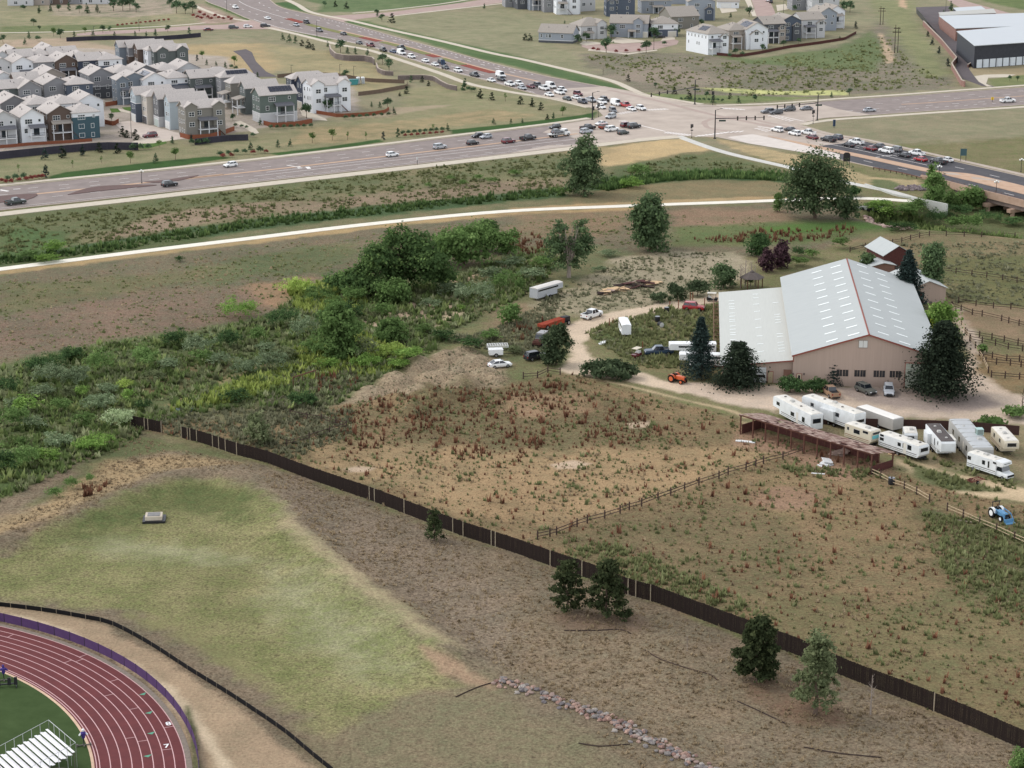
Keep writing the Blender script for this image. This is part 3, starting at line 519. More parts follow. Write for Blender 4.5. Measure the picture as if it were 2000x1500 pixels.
# medians
def island(P, m, h=.16, name='median'):
 Q = W2(spline(P + [P[0]], 3)[:-1]); a = sum(Q[i][0] * Q[(i + 1) % len(Q)][1] - Q[(i + 1) % len(Q)][0] * Q[i][1] for i in range(len(Q)))
 if a < 0: Q = Q[::-1]
 n = len(Q); mb = MB(); mb.add([(p[0], p[1], h) for p in Q] + [(p[0], p[1], 0) for p in Q], [tuple(range(n))] + [(n + i, n + (i + 1) % n, (i + 1) % n, i) for i in range(n)])
 return mb.build(name, m, kind='structure')
island([(132, 381), (160, 371), (190, 365), (240, 362), (306, 362), (260, 367), (200, 373)], M_BROWN); island([(282, 356), (330, 351), (388, 343), (350, 353), (310, 357)], M_BROWN)
island([(-60, 396), (0, 384), (72, 379), (52, 391), (0, 396), (-60, 404)], M_BROWN)
def line_on(a, b, f0, t0, t1, w, m, z, dash=None, gap=None, name='road_marking'):
 """painted line at the share f0 of the way from edge a to edge b, between the shares t0 and t1 of its length"""
 P = between(a, b, f0, 400); P = P[int(t0 * 399):int(t1 * 399) + 1]; mb = MB()
 if dash is None: band(mb, P, -w / 2, w / 2, z)
 else:
  d = np.r_[0, np.cumsum(np.hypot(*np.diff(P, axis=0).T))]; s = 0
  while s + dash < d[-1]:
   q = np.stack([np.interp([s, s + dash], d, P[:, i]) for i in range(2)], 1); band(mb, q, -w / 2, w / 2, z); s += dash + gap
 return mb.build(name, m, kind='structure')
M_YEL = mat('road_paint_faded_tan', (200, 170, 130), .8, .15, var=.1, scale=1.5, coord='World')
for f in (.18, .35): line_on(A_FAR, A_NEAR, f, .06, .8, .22, M_WHITE, .05, 3.0, 6.0)
line_on(A_FAR, A_NEAR, .50, .3, .93, 1.4, M_TAN, .05); line_on(A_FAR, A_NEAR, .47, .06, .36, 1.6, M_TAN, .05)
line_on(A_FAR, A_NEAR, .60, .42, .95, .25, M_WHITE, .055); line_on(A_FAR, A_NEAR, .72, .40, .95, .25, M_WHITE, .055); line_on(A_FAR, A_NEAR, .66, .08, .40, .2, M_WHITE, .055, 3, 8)
line_on(A_FAR, A_NEAR, .86, .35, .9, .22, M_WHITE, .055, 3, 6); line_on(A_FAR, A_NEAR, .92, .04, .9, .18, M_WHITE, .055)
for f in (.2, .36): line_on(E_FAR, E_NEAR, f, .4, 1, .22, M_WHITE, .052, 3, 8)
line_on(E_FAR, E_NEAR, .5, .45, 1, 1.0, M_TAN, .052)
for f in (.66, .80): line_on(E_FAR, E_NEAR, f, .25, 1, .3, M_WHITE, .052, 1.6 if f > .7 else 3, 2.4 if f > .7 else 8)
line_on(N_LOW, N_UP, .27, .05, .84, .3, M_WHITE, .05, 4, 9); line_on(N_LOW, N_UP, .78, .12, .8, .35, M_WHITE, .05, 4, 9); line_on(N_LOW, N_UP, .92, .3, .8, .5, M_WHITE, .05, 1.4, 3.2); line_on(N_LOW, N_UP, .6, .42, .84, 1.5, M_TAN, .05)
line_on(N_LOW, N_UP, .05, .30, .9, .3, M_WHITE, .05); line_on(N_LOW, N_UP, .5, .1, .4, .3, M_WHITE, .05)
line_on(S_FAR, S_NEAR, .24, .3, 1, .25, M_WHITE, .05, 4, 11); line_on(S_FAR, S_NEAR, .43, .2, .55, .25, M_WHITE, .05); line_on(S_FAR, S_NEAR, .82, .3, 1, .25, M_WHITE, .05, 4, 11); line_on(S_FAR, S_NEAR, .33, .3, .6, .25, M_WHITE, .05, 3, 6)
# planted median of the northern leg and tan one of the southern
M_MGRASS = mat('median_grass', (138, 134, 92), .95, .05, scale=.5, coord='World', c2=(112, 116, 74))
P = between(N_LOW, N_UP, .5, 300)
for (t0, t1, m) in ((.30, .345, M_RED), (.36, .49, M_MGRASS), (.49, .53, M_RED), (.535, .64, M_MGRASS), (.64, .665, M_RED), (.67, .72, M_MGRASS), (.72, .78, M_RED)):
 mb = MB(); Q = P[int(t0 * 299):int(t1 * 299)]; band(mb, Q, -1.8, 1.8, 0, .16); mb.build('median', m, kind='structure')
island([(1500, 266), (1600, 286), (1700, 306), (1800, 327), (1838, 336), (1846, 341), (1800, 334), (1700, 312), (1600, 291)], M_TAN)
island([(1840, 336), (1862, 337), (1900, 341), (1950, 352), (2000, 364), (2110, 392), (2110, 408), (2000, 380), (1900, 355), (1850, 343)], M_TAN)
for P in ([(1842, 338), (1866, 339), (1880, 343), (1852, 342)], [(1895, 346), (1950, 352), (1960, 356), (1900, 350)]): sheet('road_marking', P, M_KERB, .17)
# crosswalk bars, stop lines and arrows
def bars(p, q, n, ln, w, dirpx):
 a = at(*p); b = at(*q); d = (at(*dirpx) - a); d.z = 0; d.normalize(); mb = MB()
 for i in range(n):
  c = a + (b - a) * (i / max(1, n - 1)); s = Vector((-d.y, d.x, 0))
  mb.add([c - d * ln / 2 - s * w / 2 + Vector((0, 0, .062)), c + d * ln / 2 - s * w / 2 + Vector((0, 0, .062)), c + d * ln / 2 + s * w / 2 + Vector((0, 0, .062)), c - d * ln / 2 + s * w / 2 + Vector((0, 0, .062))], [(0, 1, 2, 3)])
 return mb.build('crosswalk', M_WHITE, kind='structure')
bars((1302, 259), (1345, 264), 9, 3, .6, (1312, 256)); bars((1362, 266), (1420, 259), 9, 3, .6, (1372, 263)); bars((1430, 258), (1448, 257), 3, 3, .6, (1440, 255)); bars((1210, 222), (1240, 217), 7, 3, .6, (1225, 225)); bars((1265, 215), (1300, 213), 7, 3, .6, (1280, 218))
bars((1215, 236), (1232, 242), 5, 3, .6, (1230, 234)); bars((1480, 251), (1500, 256), 4, 3, .6, (1494, 249)); bars((1415, 212), (1450, 214), 6, 3, .6, (1430, 215)); bars((1505, 226), (1545, 236), 7, 3, .6, (1520, 223))
mb = MB()
for p, q, w in (((1250, 245), (1300, 257), .6), ((1252, 213), (1270, 216), .6), ((1500, 222), (1570, 237), .5), ((1480, 247), (1520, 253), .6), ((1705, 308), (1718, 307), .5), ((1722, 305), (1742, 304), .5), ((560, 323), (590, 328), .6), ((600, 326), (604, 330), 1.2), ((582, 325), (586, 329), 1.2), ((0, 371), (16, 374), 1.0), ((26, 370), (40, 369), .6)):
 band(mb, [tuple(at(*p)[:2]), tuple(at(*q)[:2])], -w / 2, w / 2, .066)
mb.build('road_marking', M_WHITE, kind='structure')
# turning scuffs: darker worn wheel paths across the crossing
mb = MB(); band(mb, spline(W2([(1376, 243), (1378, 237), (1400, 231), (1440, 228), (1500, 240), (1560, 252)]), 6), -1.0, 1.0, .052)
band(mb, spline(W2([(1190, 176), (1280, 196), (1350, 214), (1400, 226), (1470, 240), (1560, 258)]), 6), -1.3, 1.3, .053); band(mb, spline(W2([(1376, 240), (1384, 250), (1420, 256)]), 6), -.9, .9, .054)
mb.build('tyre_wear', mat('worn_concrete', (164, 146, 136), .85, .15, scale=.5, coord='World', c2=(176, 158, 146)), kind='structure')
# ---------------------------------------------------------------- running track
TC = np.array([-95.8, 208.3]);
def _fitc():
 def f(P):
  P = np.array(W2(P)); A = np.c_[2 * P, np.ones(len(P))]; s = np.linalg.lstsq(A, (P ** 2).sum(1), rcond=None)[0]; return s[0], s[1], math.sqrt(s[2] + s[0] ** 2 + s[1] ** 2)
 o = f([(0, 1224), (120, 1256), (200, 1293), (285.6, 1353.6), (339.6, 1419.6), (364, 1500)]); i = f([(8, 1307), (96, 1349), (156, 1409), (192, 1473.6), (195.6, 1500)])
 return np.array([(o[0] + i[0]) / 2, (o[1] + i[1]) / 2]), i[2], o[2]
TC, TR0, TR1 = _fitc(); LW = (TR1 - TR0) / 8
def arc(r0, r1, a0, a1, z, n=60, mb=None, mi=0, z1=None):
 mb = mb or MB(); A = np.linspace(a0, a1, n); c = np.cos(A); s = np.sin(A)
 mb.add([(TC[0] + r0 * c[i], TC[1] + r0 * s[i], z) for i in range(n)] + [(TC[0] + r1 * c[i], TC[1] + r1 * s[i], z1 if z1 is not None else z) for i in range(n)], [(i, n + i, n + i + 1, i + 1) for i in range(n - 1)], mi); return mb
R_ = math.radians
M_TRACK = mat('track_rubber', (112, 62, 62), .9, .1, scale=.5, coord='World', c2=(98, 56, 57)); M_TLINE = mat('track_line', (206, 168, 166), .8, .1, var=.08, scale=2)
arc(TR0 - .6, TR1 + .05, R_(-60), R_(150), .03, 120).build('running_track', M_TRACK, kind='structure'); arc(TR1 + .05, TR1 + .75, R_(-60), R_(150), .025, 120).build('track_kerb', mat('grey_gravel_edge', (146, 134, 122), .9, .1, scale=2, c2=(120, 110, 100)), kind='structure')
mb = MB()
for k in range(9): arc(TR0 + k * LW - .05, TR0 + k * LW + .06, R_(-60), R_(150), .036, 120, mb)
arc(TR0 - .42, TR0 - .30, R_(-60), R_(150), .036, 120, mb)
def tpt(px, py): p = at(px, py); return math.hypot(p.x - TC[0], p.y - TC[1]), math.atan2(p.y - TC[1], p.x - TC[0])
for (px, py, lane) in [(21, 1242, 6), (135, 1291.5, 6), (163, 1281, 7), (224, 1329, 6), (216, 1357, 4.0), (264, 1384, 5), (258, 1441, 3), (282, 1447, 4), (332, 1420, 7), (328, 1464, 6), (150, 1292, 5.0)]:
 r, a = tpt(px, py); k = int((r - TR0) / LW); arc(TR0 + k * LW, TR0 + (k + 1) * LW, a - .0008, a + .0008, .037, 2, mb)
mb.build('lane_line', M_TLINE, kind='structure')
arc(0.1, TR0 - .6, R_(-60), R_(150), .028, 120).build('sports_turf', mat('turf_green', (70, 86, 52), .95, .05, scale=.35, coord='World', c2=(58, 74, 42)), kind='structure'); arc(TR0 - .95, TR0 - .6, R_(-60), R_(150), .033, 120).build('track_kerb', mat('pale_kerb', (206, 176, 150), .9, .1), kind='structure')
mb = MB()
for (px, py) in [(280, 1355.5), (292, 1392), (296, 1432), (289, 1476.5)]:
 r, a = tpt(px, py); p = at(px, py, .04); t = Vector((-math.sin(a), math.cos(a), 0)); q = Vector((math.cos(a), math.sin(a), 0))
 mb.add([p + q * .55 + t * .35, p - q * .55 + t * .1, p + q * .0 - t * .35][::-1], [(0, 1, 2)])
mb.build('lane_marker', mat('track_marker_green', (96, 156, 130), .8, .1, var=0), kind='structure')
def text(s, p, size, rz, m, name, tilt=0.0, ext=.004):
 cu = bpy.data.curves.new(name, 'FONT'); cu.body = s; cu.size = size; cu.align_x = 'CENTER'; cu.align_y = 'CENTER'; cu.extrude = ext; cu.offset = size * .02
 o = bpy.data.objects.new(name, cu); COL.objects.link(o); o.location = p; o.rotation_euler = (tilt, 0, rz); cu.materials.append(m); return o
for s, px, py in (('8', 329, 1413.5), ('7', 325.5, 1457)):
 r, a = tpt(px, py); tag(text(s, at(px, py, .045), 1.35, a, mat('number_white', (240, 238, 236), .8, .1, var=0), 'lane_number'), kind='structure')
# ---------------------------------------------------------------- bridge of the southern leg over the creek
M_BRW = mat('bridge_tan_concrete', (188, 160, 140), .85, .15, scale=.5, coord='World', c2=(168, 140, 120)); M_BRG = mat('girder_concrete', (128, 112, 104), .85, .15, scale=.4, coord='World', c2=(108, 96, 90))
br = thing('road_bridge', 'tan concrete road bridge on round piers over the shrubby creek', 'bridge')
NB = np.array(spline(W2([(1801, 347.5), (1843, 357), (1900, 372), (2000, 397), (2110, 425)]), 6)); FB = np.array(spline(W2([(1844, 308), (2000, 342), (2110, 368)]), 6))
mb = MB(); band(mb, NB, -.7, .0, -.95, .95); mb.build('parapet', M_BRW, br)
mb = MB(); band(mb, NB, -.35, 1.0, -2.1, -.96); mb.build('girder', M_BRG, br)
Q = between(NB, FB, .5, 40); mb = MB(); band(mb, Q, -9, 7, -.9, -.04); mb.build('deck', M_BRG, br)
mb = MB()
for o_ in (.55, .9): band(mb, NB, -.40, -.32, 0.55 + o_, .62 + o_)
for q in resample(NB, 26): mb.box(q[0] - .05, q[0] + .05, q[1] - .05, q[1] + .05, .9, 1.5)
mb.build('railing', mat('railing_brown', (104, 84, 80), .6, .3, metal=.3), br)
for (px, py) in ((1978, 414), (1930, 402), (1888, 391)):
 p = at(px, py, -3.0)
 for k, off in enumerate((0, 6.5, 13)):
  d = Vector((.86, .5, 0)); c = p + d * off; mb = MB(); mb.tube((c.x, c.y, -6), (c.x, c.y, -2.6), .55, n=14); mb.build('pier', M_BRW, br)
 a = p - Vector((.86, .5, 0)) * 1.6; b = p + Vector((.86, .5, 0)) * 14.6; mb = MB(); band(mb, [(a.x, a.y), (b.x, b.y)], -.7, .7, -3.1, -2.1); mb.build('pier_cap', M_BRW, br)
# abutment: retaining wall of the underpass path with a pale face
mb = MB(); band(mb, spline(W2([(1690, 362), (1720, 372), (1752, 383), (1802, 392), (1850, 402)]), 6), -.3, .3, -2.6, .5); tag(mb.build('retaining_wall', mat('new_pale_concrete', (196, 196, 188), .8, .2, scale=.4, coord='World', c2=(182, 182, 175))), 'long pale concrete retaining wall curving under the road bridge', 'retaining wall')
hw = thing('culvert', 'pale concrete culvert with three round pipe mouths below the trail', 'culvert', at(1698, 404))
R0 = heading((1678, 402), (1722, 402)); mb = MB(); mb.box(-3.6, 3.6, -.25, .25, -3, .2); w_ = mb.build('headwall', _M['new_pale_concrete'], hw, (0, 0, 0), R0)
for x in (-2.1, 0, 2.1):
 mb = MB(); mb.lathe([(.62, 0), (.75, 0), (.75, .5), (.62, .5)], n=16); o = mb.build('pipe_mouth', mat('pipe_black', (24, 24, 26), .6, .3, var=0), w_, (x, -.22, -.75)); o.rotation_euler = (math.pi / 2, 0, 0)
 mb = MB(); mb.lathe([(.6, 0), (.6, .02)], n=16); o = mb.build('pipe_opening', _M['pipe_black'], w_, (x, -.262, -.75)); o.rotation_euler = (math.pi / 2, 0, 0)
# ---------------------------------------------------------------- buildings
M_GLASS = mat('window_glass', (44, 52, 58), .12, .6, var=0); M_FRAME = mat('window_frame_white', (218, 218, 216), .6, .3, var=.04)
M_SHING = mat('shingles_grey', (198, 190, 183), .92, .08, var=.1, scale=3.0, c2=(168, 161, 156)); M_SHING2 = mat('shingles_brown_grey', (170, 162, 152), .92, .08, scale=3.0, c2=(146, 138, 130))
M_TRIMD = mat('trim_dark', (62, 60, 60), .7, .2, var=.05); M_TRIMW = mat('trim_white', (214, 214, 214), .7, .2, var=.05)
M_SOLAR = mat('solar_cell', (40, 42, 56), .25, .5, var=.1, scale=1.5); M_DECKW = mat('deck_wood', (96, 66, 54), .8, .15, scale=2); M_VENT = mat('roof_vent', (90, 90, 92), .6, .3, var=0)
def siding(name, c): return mat('siding_' + name, c, .75, .2, var=.06, scale=8, stretch=(.05, .05, 1.0))
SID = {k: siding(k, c) for k, c in dict(white=(222, 224, 226), pale=(190, 190, 190), grey=(136, 136, 138), mid=(112, 112, 114), dark=(84, 86, 90), brown=(98, 84, 76), navy=(62, 68, 82), teal=(66, 88, 96), bluegrey=(118, 126, 134), sky=(168, 178, 182),
  cream=(198, 190, 178), beige=(128, 124, 116), green=(96, 106, 100), greygreen=(92, 98, 96), tan=(158, 148, 138), slate=(84, 92, 104), lightblue=(146, 152, 160)).items()}
_WM = {}
def win_mesh(w, h, dark=False):
 k = (round(w, 1), round(h, 1), dark)
 if k not in _WM:
  w, h = k[0], k[1]; mb = MB(); t = .11
  for (x0, x1, z0, z1) in ((-w / 2, w / 2, h / 2 - t, h / 2), (-w / 2, w / 2, -h / 2, -h / 2 + t), (-w / 2, -w / 2 + t, -h / 2 + t, h / 2 - t), (w / 2 - t, w / 2, -h / 2 + t, h / 2 - t)): mb.box(x0, x1, -.06, .03, z0, z1)
  n = max(1, round(w / .95))
  for i in range(1, n): x = -w / 2 + w * i / n; mb.box(x - .05, x + .05, -.05, .03, -h / 2 + t, h / 2 - t)
  mb.box(-w / 2 + t, w / 2 - t, -.045, .03, -.04, .04) if h > 1.1 else None
  mb.box(-w / 2 + t, w / 2 - t, -.02, .02, -h / 2 + t, h / 2 - t, 1)
  _WM[k] = mb.mesh('window', [M_TRIMD if dark else M_FRAME, M_GLASS])
 return _WM[k]
def put_window(root, face, u, z, w, h, W_, D_, dark=False):
 """face F, L, R or B of a W_ x D_ box; u measured from the middle of that face"""
 x, y, r = {'F': (u, -D_ / 2, 0), 'B': (-u, D_ / 2, math.pi), 'L': (-W_ / 2, -u, -math.pi / 2), 'R': (W_ / 2, u, math.pi / 2)}[face]
 return obj('window', win_mesh(w, h, dark), root, (x, y, z), r)
def gable_roof(mb, w, d, he, hr, ov=.45, th=.2, axis='y', mi=0):
 """two slabs; ridge along the axis"""
 s = (hr - he) / (w / 2); e = w / 2 + ov; ze = hr - s * e
 for sx in (-1, 1):
  q = [(0, -d / 2 - ov, hr), (sx * e, -d / 2 - ov, ze), (sx * e, d / 2 + ov, ze), (0, d / 2 + ov, hr)]
  if sx < 0: q = q[::-1]
  if axis == 'x': q = [(p[1], p[0], p[2]) for p in q][::-1]
  mb.slab([(p[0], p[1], p[2] + th) for p in q], th, mi)
 return mb
def hip_roof(mb, w, d, he, hr, ov=.45, th=.2, mi=0):
 W_, D_ = w / 2 + ov, d / 2 + ov; s = (hr - he) / (min(w, d) / 2); ze = hr - s * min(W_, D_)
 if w <= d: a, b = (0, -(D_ - W_), hr), (0, D_ - W_, hr)
 else: a, b = (-(W_ - D_), 0, hr), (W_ - D_, 0, hr)
 c = [(-W_, -D_, ze), (W_, -D_, ze), (W_, D_, ze), (-W_, D_, ze)]
 vs = [(p[0], p[1], p[2] + th) for p in c + [a, b]] + c
 f = [(0, 1, 4), (1, 2, 5, 4), (2, 3, 5), (3, 0, 4, 5)] if w <= d else [(0, 1, 5, 4), (1, 2, 5), (2, 3, 4, 5), (3, 0, 4)]
 return mb.add(vs, f + [(6 + i, 6 + (i + 1) % 4, (i + 1) % 4, i) for i in range(4)] + [(9, 8, 7, 6)], mi)
def house(label, px, py, anchor, rot, w, d, he, hr, roof, wall, accent=None, split=.45, cross=(), porch=None, wins='auto', garage=None, solar=None, group=None, shing=None, seed=0, cat='house', bay=None, stairs=False, name='house', vents=True, door=True, zbase=0.0, extra=None):
 rg = random.Random(seed * 13 + 5); shing = shing or M_SHING; wm = SID[wall]; am = SID[accent] if accent else None
 az = {'gf': (0, -d / 2, hr), 'hf': (0, -d / 2 + min(w, d) / 2, hr), 'gx': (0, 0, hr), 'ef': (0, -d / 2, he), 'bf': (0, -d / 2, 0), 'bl': (-w / 2, -d / 2, 0), 'br': (w / 2, -d / 2, 0), 'el': (-w / 2, -d / 2, he), 'er': (w / 2, -d / 2, he)}[anchor]
 P = at(px, py, az[2] + zbase); c, s = math.cos(rot), math.sin(rot)
 root = thing(name, label, cat, (P.x - c * az[0] + s * az[1], P.y - s * az[0] - c * az[1], zbase), rot, group)
 mb = MB(); mb.box(-w / 2, w / 2, -d / 2, d / 2, -.3 - zbase, he)
 if roof == 'gy': mb.prism([(-w / 2, he - .01), (w / 2, he - .01), (0, hr)], -d / 2, d / 2)
 if roof == 'gx': mb.prismx([(-d / 2, he - .01), (d / 2, he - .01), (0, hr)], -w / 2, w / 2)
 mb.build('wall', wm, root)
 if am:
  mb = MB(); mb.box(-w / 2 - .05, w / 2 + .05, -d / 2 - .05, d / 2 + .05, -.3 - zbase, he * split); mb.box(-w / 2 - .1, w / 2 + .1, -d / 2 - .1, d / 2 + .1, he * split, he * split + .22, 1); mb.build('lower_siding', [am, M_TRIMW], root)
 mb = MB()
 if roof == 'gy': gable_roof(mb, w, d, he, hr)
 elif roof == 'gx': gable_roof(mb, d, w, he, hr, axis='x')
 else: hip_roof(mb, w, d, he, hr)
 rf = mb.build('roof', shing, root)
 if vents:
  for i in range(3):
   mb = MB(); mb.lathe([(.12, -.3), (.12, .45)], n=6); sx = rg.choice((-1, 1))
   if roof == 'gx': x, y = rg.uniform(-.35, .35) * w, sx * d * rg.uniform(.1, .3); zz = hr - abs(y) * (hr - he) / (d / 2)
   else: x, y = -w * rg.uniform(.08, .3), rg.uniform(-.1, .35) * d; zz = hr - abs(x) * (hr - he) / (min(w, d) / 2)
   mb.build('vent_pipe', M_VENT, rf, (x, y, zz + .2))
 # gable boards along the front
 for (xc, cw, chr_, col) in cross:
  ch = chr_ - cw / 2 * .62; mb = MB(); mb.box(xc - cw / 2, xc + cw / 2, -d / 2 - .7, -d / 2 + .1, -.3 - zbase, ch); mb.prism([(xc - cw / 2, ch - .01), (xc + cw / 2, ch - .01), (xc, chr_)], -d / 2 - .7, d * .1)
  b_ = mb.build('gable_bay', SID[col], root); mb = MB(); L = d * .5 + .7; mb.M = Matrix.Translation((xc, -d / 2 - .7 + L / 2 - .0, 0)); gable_roof(mb, cw, L, ch, chr_, ov=.35); mb.build('roof', shing, b_)
  for zz in (he * .8, he * .45): obj('window', win_mesh(1.9, 1.5), b_, (xc, -d / 2 - .7, zz))
 if porch:
  x0, x1, zt, dep, zdeck, dark = porch; mb = MB(); y0 = -d / 2 - dep
  mb.slab([(x0 - .3, -d / 2 - .02, zt + .75), (x0 - .3, y0 - .3, zt), (x1 + .3, y0 - .3, zt), (x1 + .3, -d / 2 - .02, zt + .75)], .22); pr = mb.build('porch', M_SHING2 if not dark else mat('porch_roof_slate', (112, 112, 116), .9, .1, scale=3), root)
  for x in (x0, x1) if x1 - x0 < 5 else (x0, (x0 + x1) / 2, x1):
   mb = MB(); mb.box(x - .13, x + .13, y0, y0 + .26, -.2, zt - .15); mb.build('post', M_TRIMW, pr)
  if zdeck > .5:
   mb = MB(); mb.box(x0 - .15, x1 + .15, y0, -d / 2 - .02, zdeck - .3, zdeck); mb.build('deck', M_TRIMW, pr)
   mb = MB(); mb.box(x0, x1, y0 + .02, y0 + .1, zdeck + .85, zdeck + .95); mb.box(x0, x1, y0 + .02, y0 + .1, zdeck + .08, zdeck + .14)
   n = int((x1 - x0) / .35)
   for i in range(n + 1): x = x0 + (x1 - x0) * i / n; mb.box(x - .025, x + .025, y0 + .03, y0 + .09, zdeck + .14, zdeck + .85)
   mb.build('railing', M_TRIMD, pr)
  mb = MB(); mb.box((x0 + x1) / 2 - .9, (x0 + x1) / 2 + .9, -d / 2 - .06, -d / 2, zdeck + .05, zdeck + 2.15); mb.build('patio_door', M_GLASS, root)
  if stairs:
   mb = MB(); n = 9
   for i in range(n): mb.box(x1 + .2 + i * .3, x1 + .5 + i * .3, y0 + .2, y0 + 1.2, zdeck * (1 - (i + 1) / n), zdeck * (1 - (i + 1) / n) + .15)
   mb.box(x1 + .2, x1 + .2 + n * .3, y0 + .1, y0 + .18, 0, .1); mb.build('stairs', M_DECKW, root)
 if garage:
  for (x, gw, gc) in garage:
   mb = MB(); mb.box(x - gw / 2 - .15, x + gw / 2 + .15, -d / 2 - .13, -d / 2, 0, 2.65, 1)
   for k in range(4): mb.box(x - gw / 2, x + gw / 2, -d / 2 - .17, -d / 2, .03 + k * .6, .59 + k * .6)
   mb.build('garage_door', [mat('garage_' + gc, {'white': (220, 220, 216), 'dark': (92, 90, 92), 'cream': (200, 194, 180), 'green': (186, 196, 190)}[gc], .6, .3, var=.04), M_TRIMW], root)
 for (kind, u, z, ww, hh) in (wins if wins != 'auto' else []): put_window(root, kind, u, z, ww, hh, w, d)
 if wins == 'auto':
  nf = 3 if he > 7.5 else 2 if he > 5 else 1; top = he - 1.6
  put_window(root, 'F', -w * .17, top, 2.4 if w > 6.5 else 1.7, 1.6, w, d); put_window(root, 'F', w * .3, top + .2, .9, 1.0, w, d)
  for k in range(1, nf):
   z = top - 2.9 * k
   if z < 1: break
   if not porch: put_window(root, 'F', -w * .18, z, 1.9, 1.5, w, d); put_window(root, 'F', w * .24, z, 1.1, 1.5, w, d)
   elif k == 1: put_window(root, 'F', -w * .3, z, 1.2, 1.5, w, d)
  for k in range(nf):
   z = top - 2.9 * k
   if z < .9: break
   for sd in ('L', 'R'):
    for u in (-.3, rg.uniform(-.05, .1), .33): put_window(root, sd, u * d, z + rg.choice((0, 0, .2)), rg.choice((.8, 1.0, 1.2)), rg.choice((1.1, 1.4)), w, d)
 if solar:
  for (sx, x0, x1, t0, t1, nx, nt) in solar:     # roof side (-1 left / front, +1), span along the ridge, shares of the slope from the ridge
   half = (d if roof == 'gx' else w) / 2; sl_ = (hr - he) / half
   for i in range(nx):
    for j in range(nt):
     a0 = x0 + (x1 - x0) * i / nx + .04; a1 = x0 + (x1 - x0) * (i + 1) / nx - .04; b0 = (t0 + (t1 - t0) * j / nt) * half + .04; b1 = (t0 + (t1 - t0) * (j + 1) / nt) * half - .04
     q = [(a0, sx * b0, hr - sl_ * b0 + .34), (a1, sx * b0, hr - sl_ * b0 + .34), (a1, sx * b1, hr - sl_ * b1 + .34), (a0, sx * b1, hr - sl_ * b1 + .34)]
     if roof != 'gx': q = [(p[1], p[0], p[2]) for p in q]
     if (Vector(q[1]) - Vector(q[0])).cross(Vector(q[2]) - Vector(q[0])).z < 0: q = q[::-1]
     mb = MB(); mb.slab(q, .06); mb.build('solar_panel', M_SOLAR, rf)
 if extra: extra(root, w, d, he, hr)
 return root
U = math.radians(27.3); V = U - math.pi / 2
GA = 'houses of the grey and white estate'
def L(label, px, py, an, wall, roof='gy', w=7.6, d=12.5, he=8.7, hr=11.0, rot=U, **k): return house(label, px, py, an, rot, w, d, he, hr, roof, wall, group=GA, **k)
PO = (-1.2, 3.4, 5.4, 2.2, 2.7, True)
# front row, left to right
L('pale grey gabled house with dark porch at the far left end of the front row', 6, 217, 'gf', 'pale', porch=(-3.2, 3.2, 5.6, 2.3, 2.7, True), cross=(), seed=1)
L('white gabled house with grey porch roof in the front row beside the brown house', 62, 213, 'gf', 'white', porch=PO, seed=2, w=7.4)
L('brown gabled house with balcony in the front row between white and teal houses', 117, 206, 'gf', 'brown', 'gy', porch=(-3, 3.0, 5.6, 2.0, 2.7, False), seed=3, w=8.0, stairs=True)
L('teal and white hip roofed house at the right end of the front row', 159, 203, 'hf', 'white', 'hip', accent='teal', split=.82, seed=4, w=8.6, d=10, he=8.6, hr=10.6)
# second row
L('grey gabled house in the second row at the left edge of the estate', 27, 187, 'gf', 'mid', seed=5, w=9)
L('hip roofed grey house in the second row behind the white front gable', 71, 188, 'hf', 'pale', 'hip', seed=6, w=9, hr=10.6)
L('wide hip roofed pale house in the second row behind the brown one', 121, 187, 'hf', 'white', 'hip', seed=7, w=9.4, hr=10.6)
L('tall white gabled house standing at the right end of the second row', 175, 184, 'gf', 'white', seed=8, w=9)
# third row
L('dark grey green house with long level ridge at the left of the third row', 14, 156, 'gx', 'greygreen', 'gx', seed=9, w=11, d=8)
L('grey gabled house with white paired windows in the third row', 58, 158, 'gf', 'grey', seed=10, porch=(-2.6, 2.8, 5.2, 1.8, 2.6, True))
L('large grey gabled house with triple window in the middle of the third row', 110, 151, 'gf', 'grey', seed=11, w=9.2, accent='dark', split=.3)
L('slate hip roofed house with white bay in the third row', 148, 150, 'hf', 'slate', 'hip', seed=12, w=9.2, hr=10.6, accent='bluegrey', split=.45)
# fourth row
L('white gabled house of the fourth row at the left edge of the picture', 7, 141, 'gf', 'white', seed=13, w=9.4)
L('dark brown house with level grey ridge in the fourth row', 47, 141, 'gx', 'brown', 'gx', seed=14, w=8.6, d=7.6)
L('tan gabled house with broad pale roof in the fourth row', 102, 134, 'gf', 'tan', seed=15, w=9.4)
# fifth row
L('pale grey gabled house of the fifth row at the left edge', 3, 113, 'gf', 'pale', seed=16, w=8)
L('bright white gabled house in the fifth row', 44, 111, 'gf', 'white', seed=17, w=8.6, porch=PO)
L('grey hip roofed house over navy siding in the fifth row', 82, 108, 'hf', 'grey', 'hip', accent='navy', split=.7, seed=18, w=9.4, hr=10.6)
L('tall dark brown gabled house with porch in the fifth row', 129, 107, 'gf', 'brown', porch=(-2.8, 3, 5.4, 2, 2.7, True), seed=19, w=8.6)
L('navy house with level ridge in the fifth row', 169, 103, 'gx', 'navy', 'gx', seed=20, w=9, d=8)
L('white hip roofed house over slate siding at the right of the fifth row', 208, 103, 'hf', 'white', 'hip', accent='slate', split=.72, seed=21, w=9.2, hr=10.6)
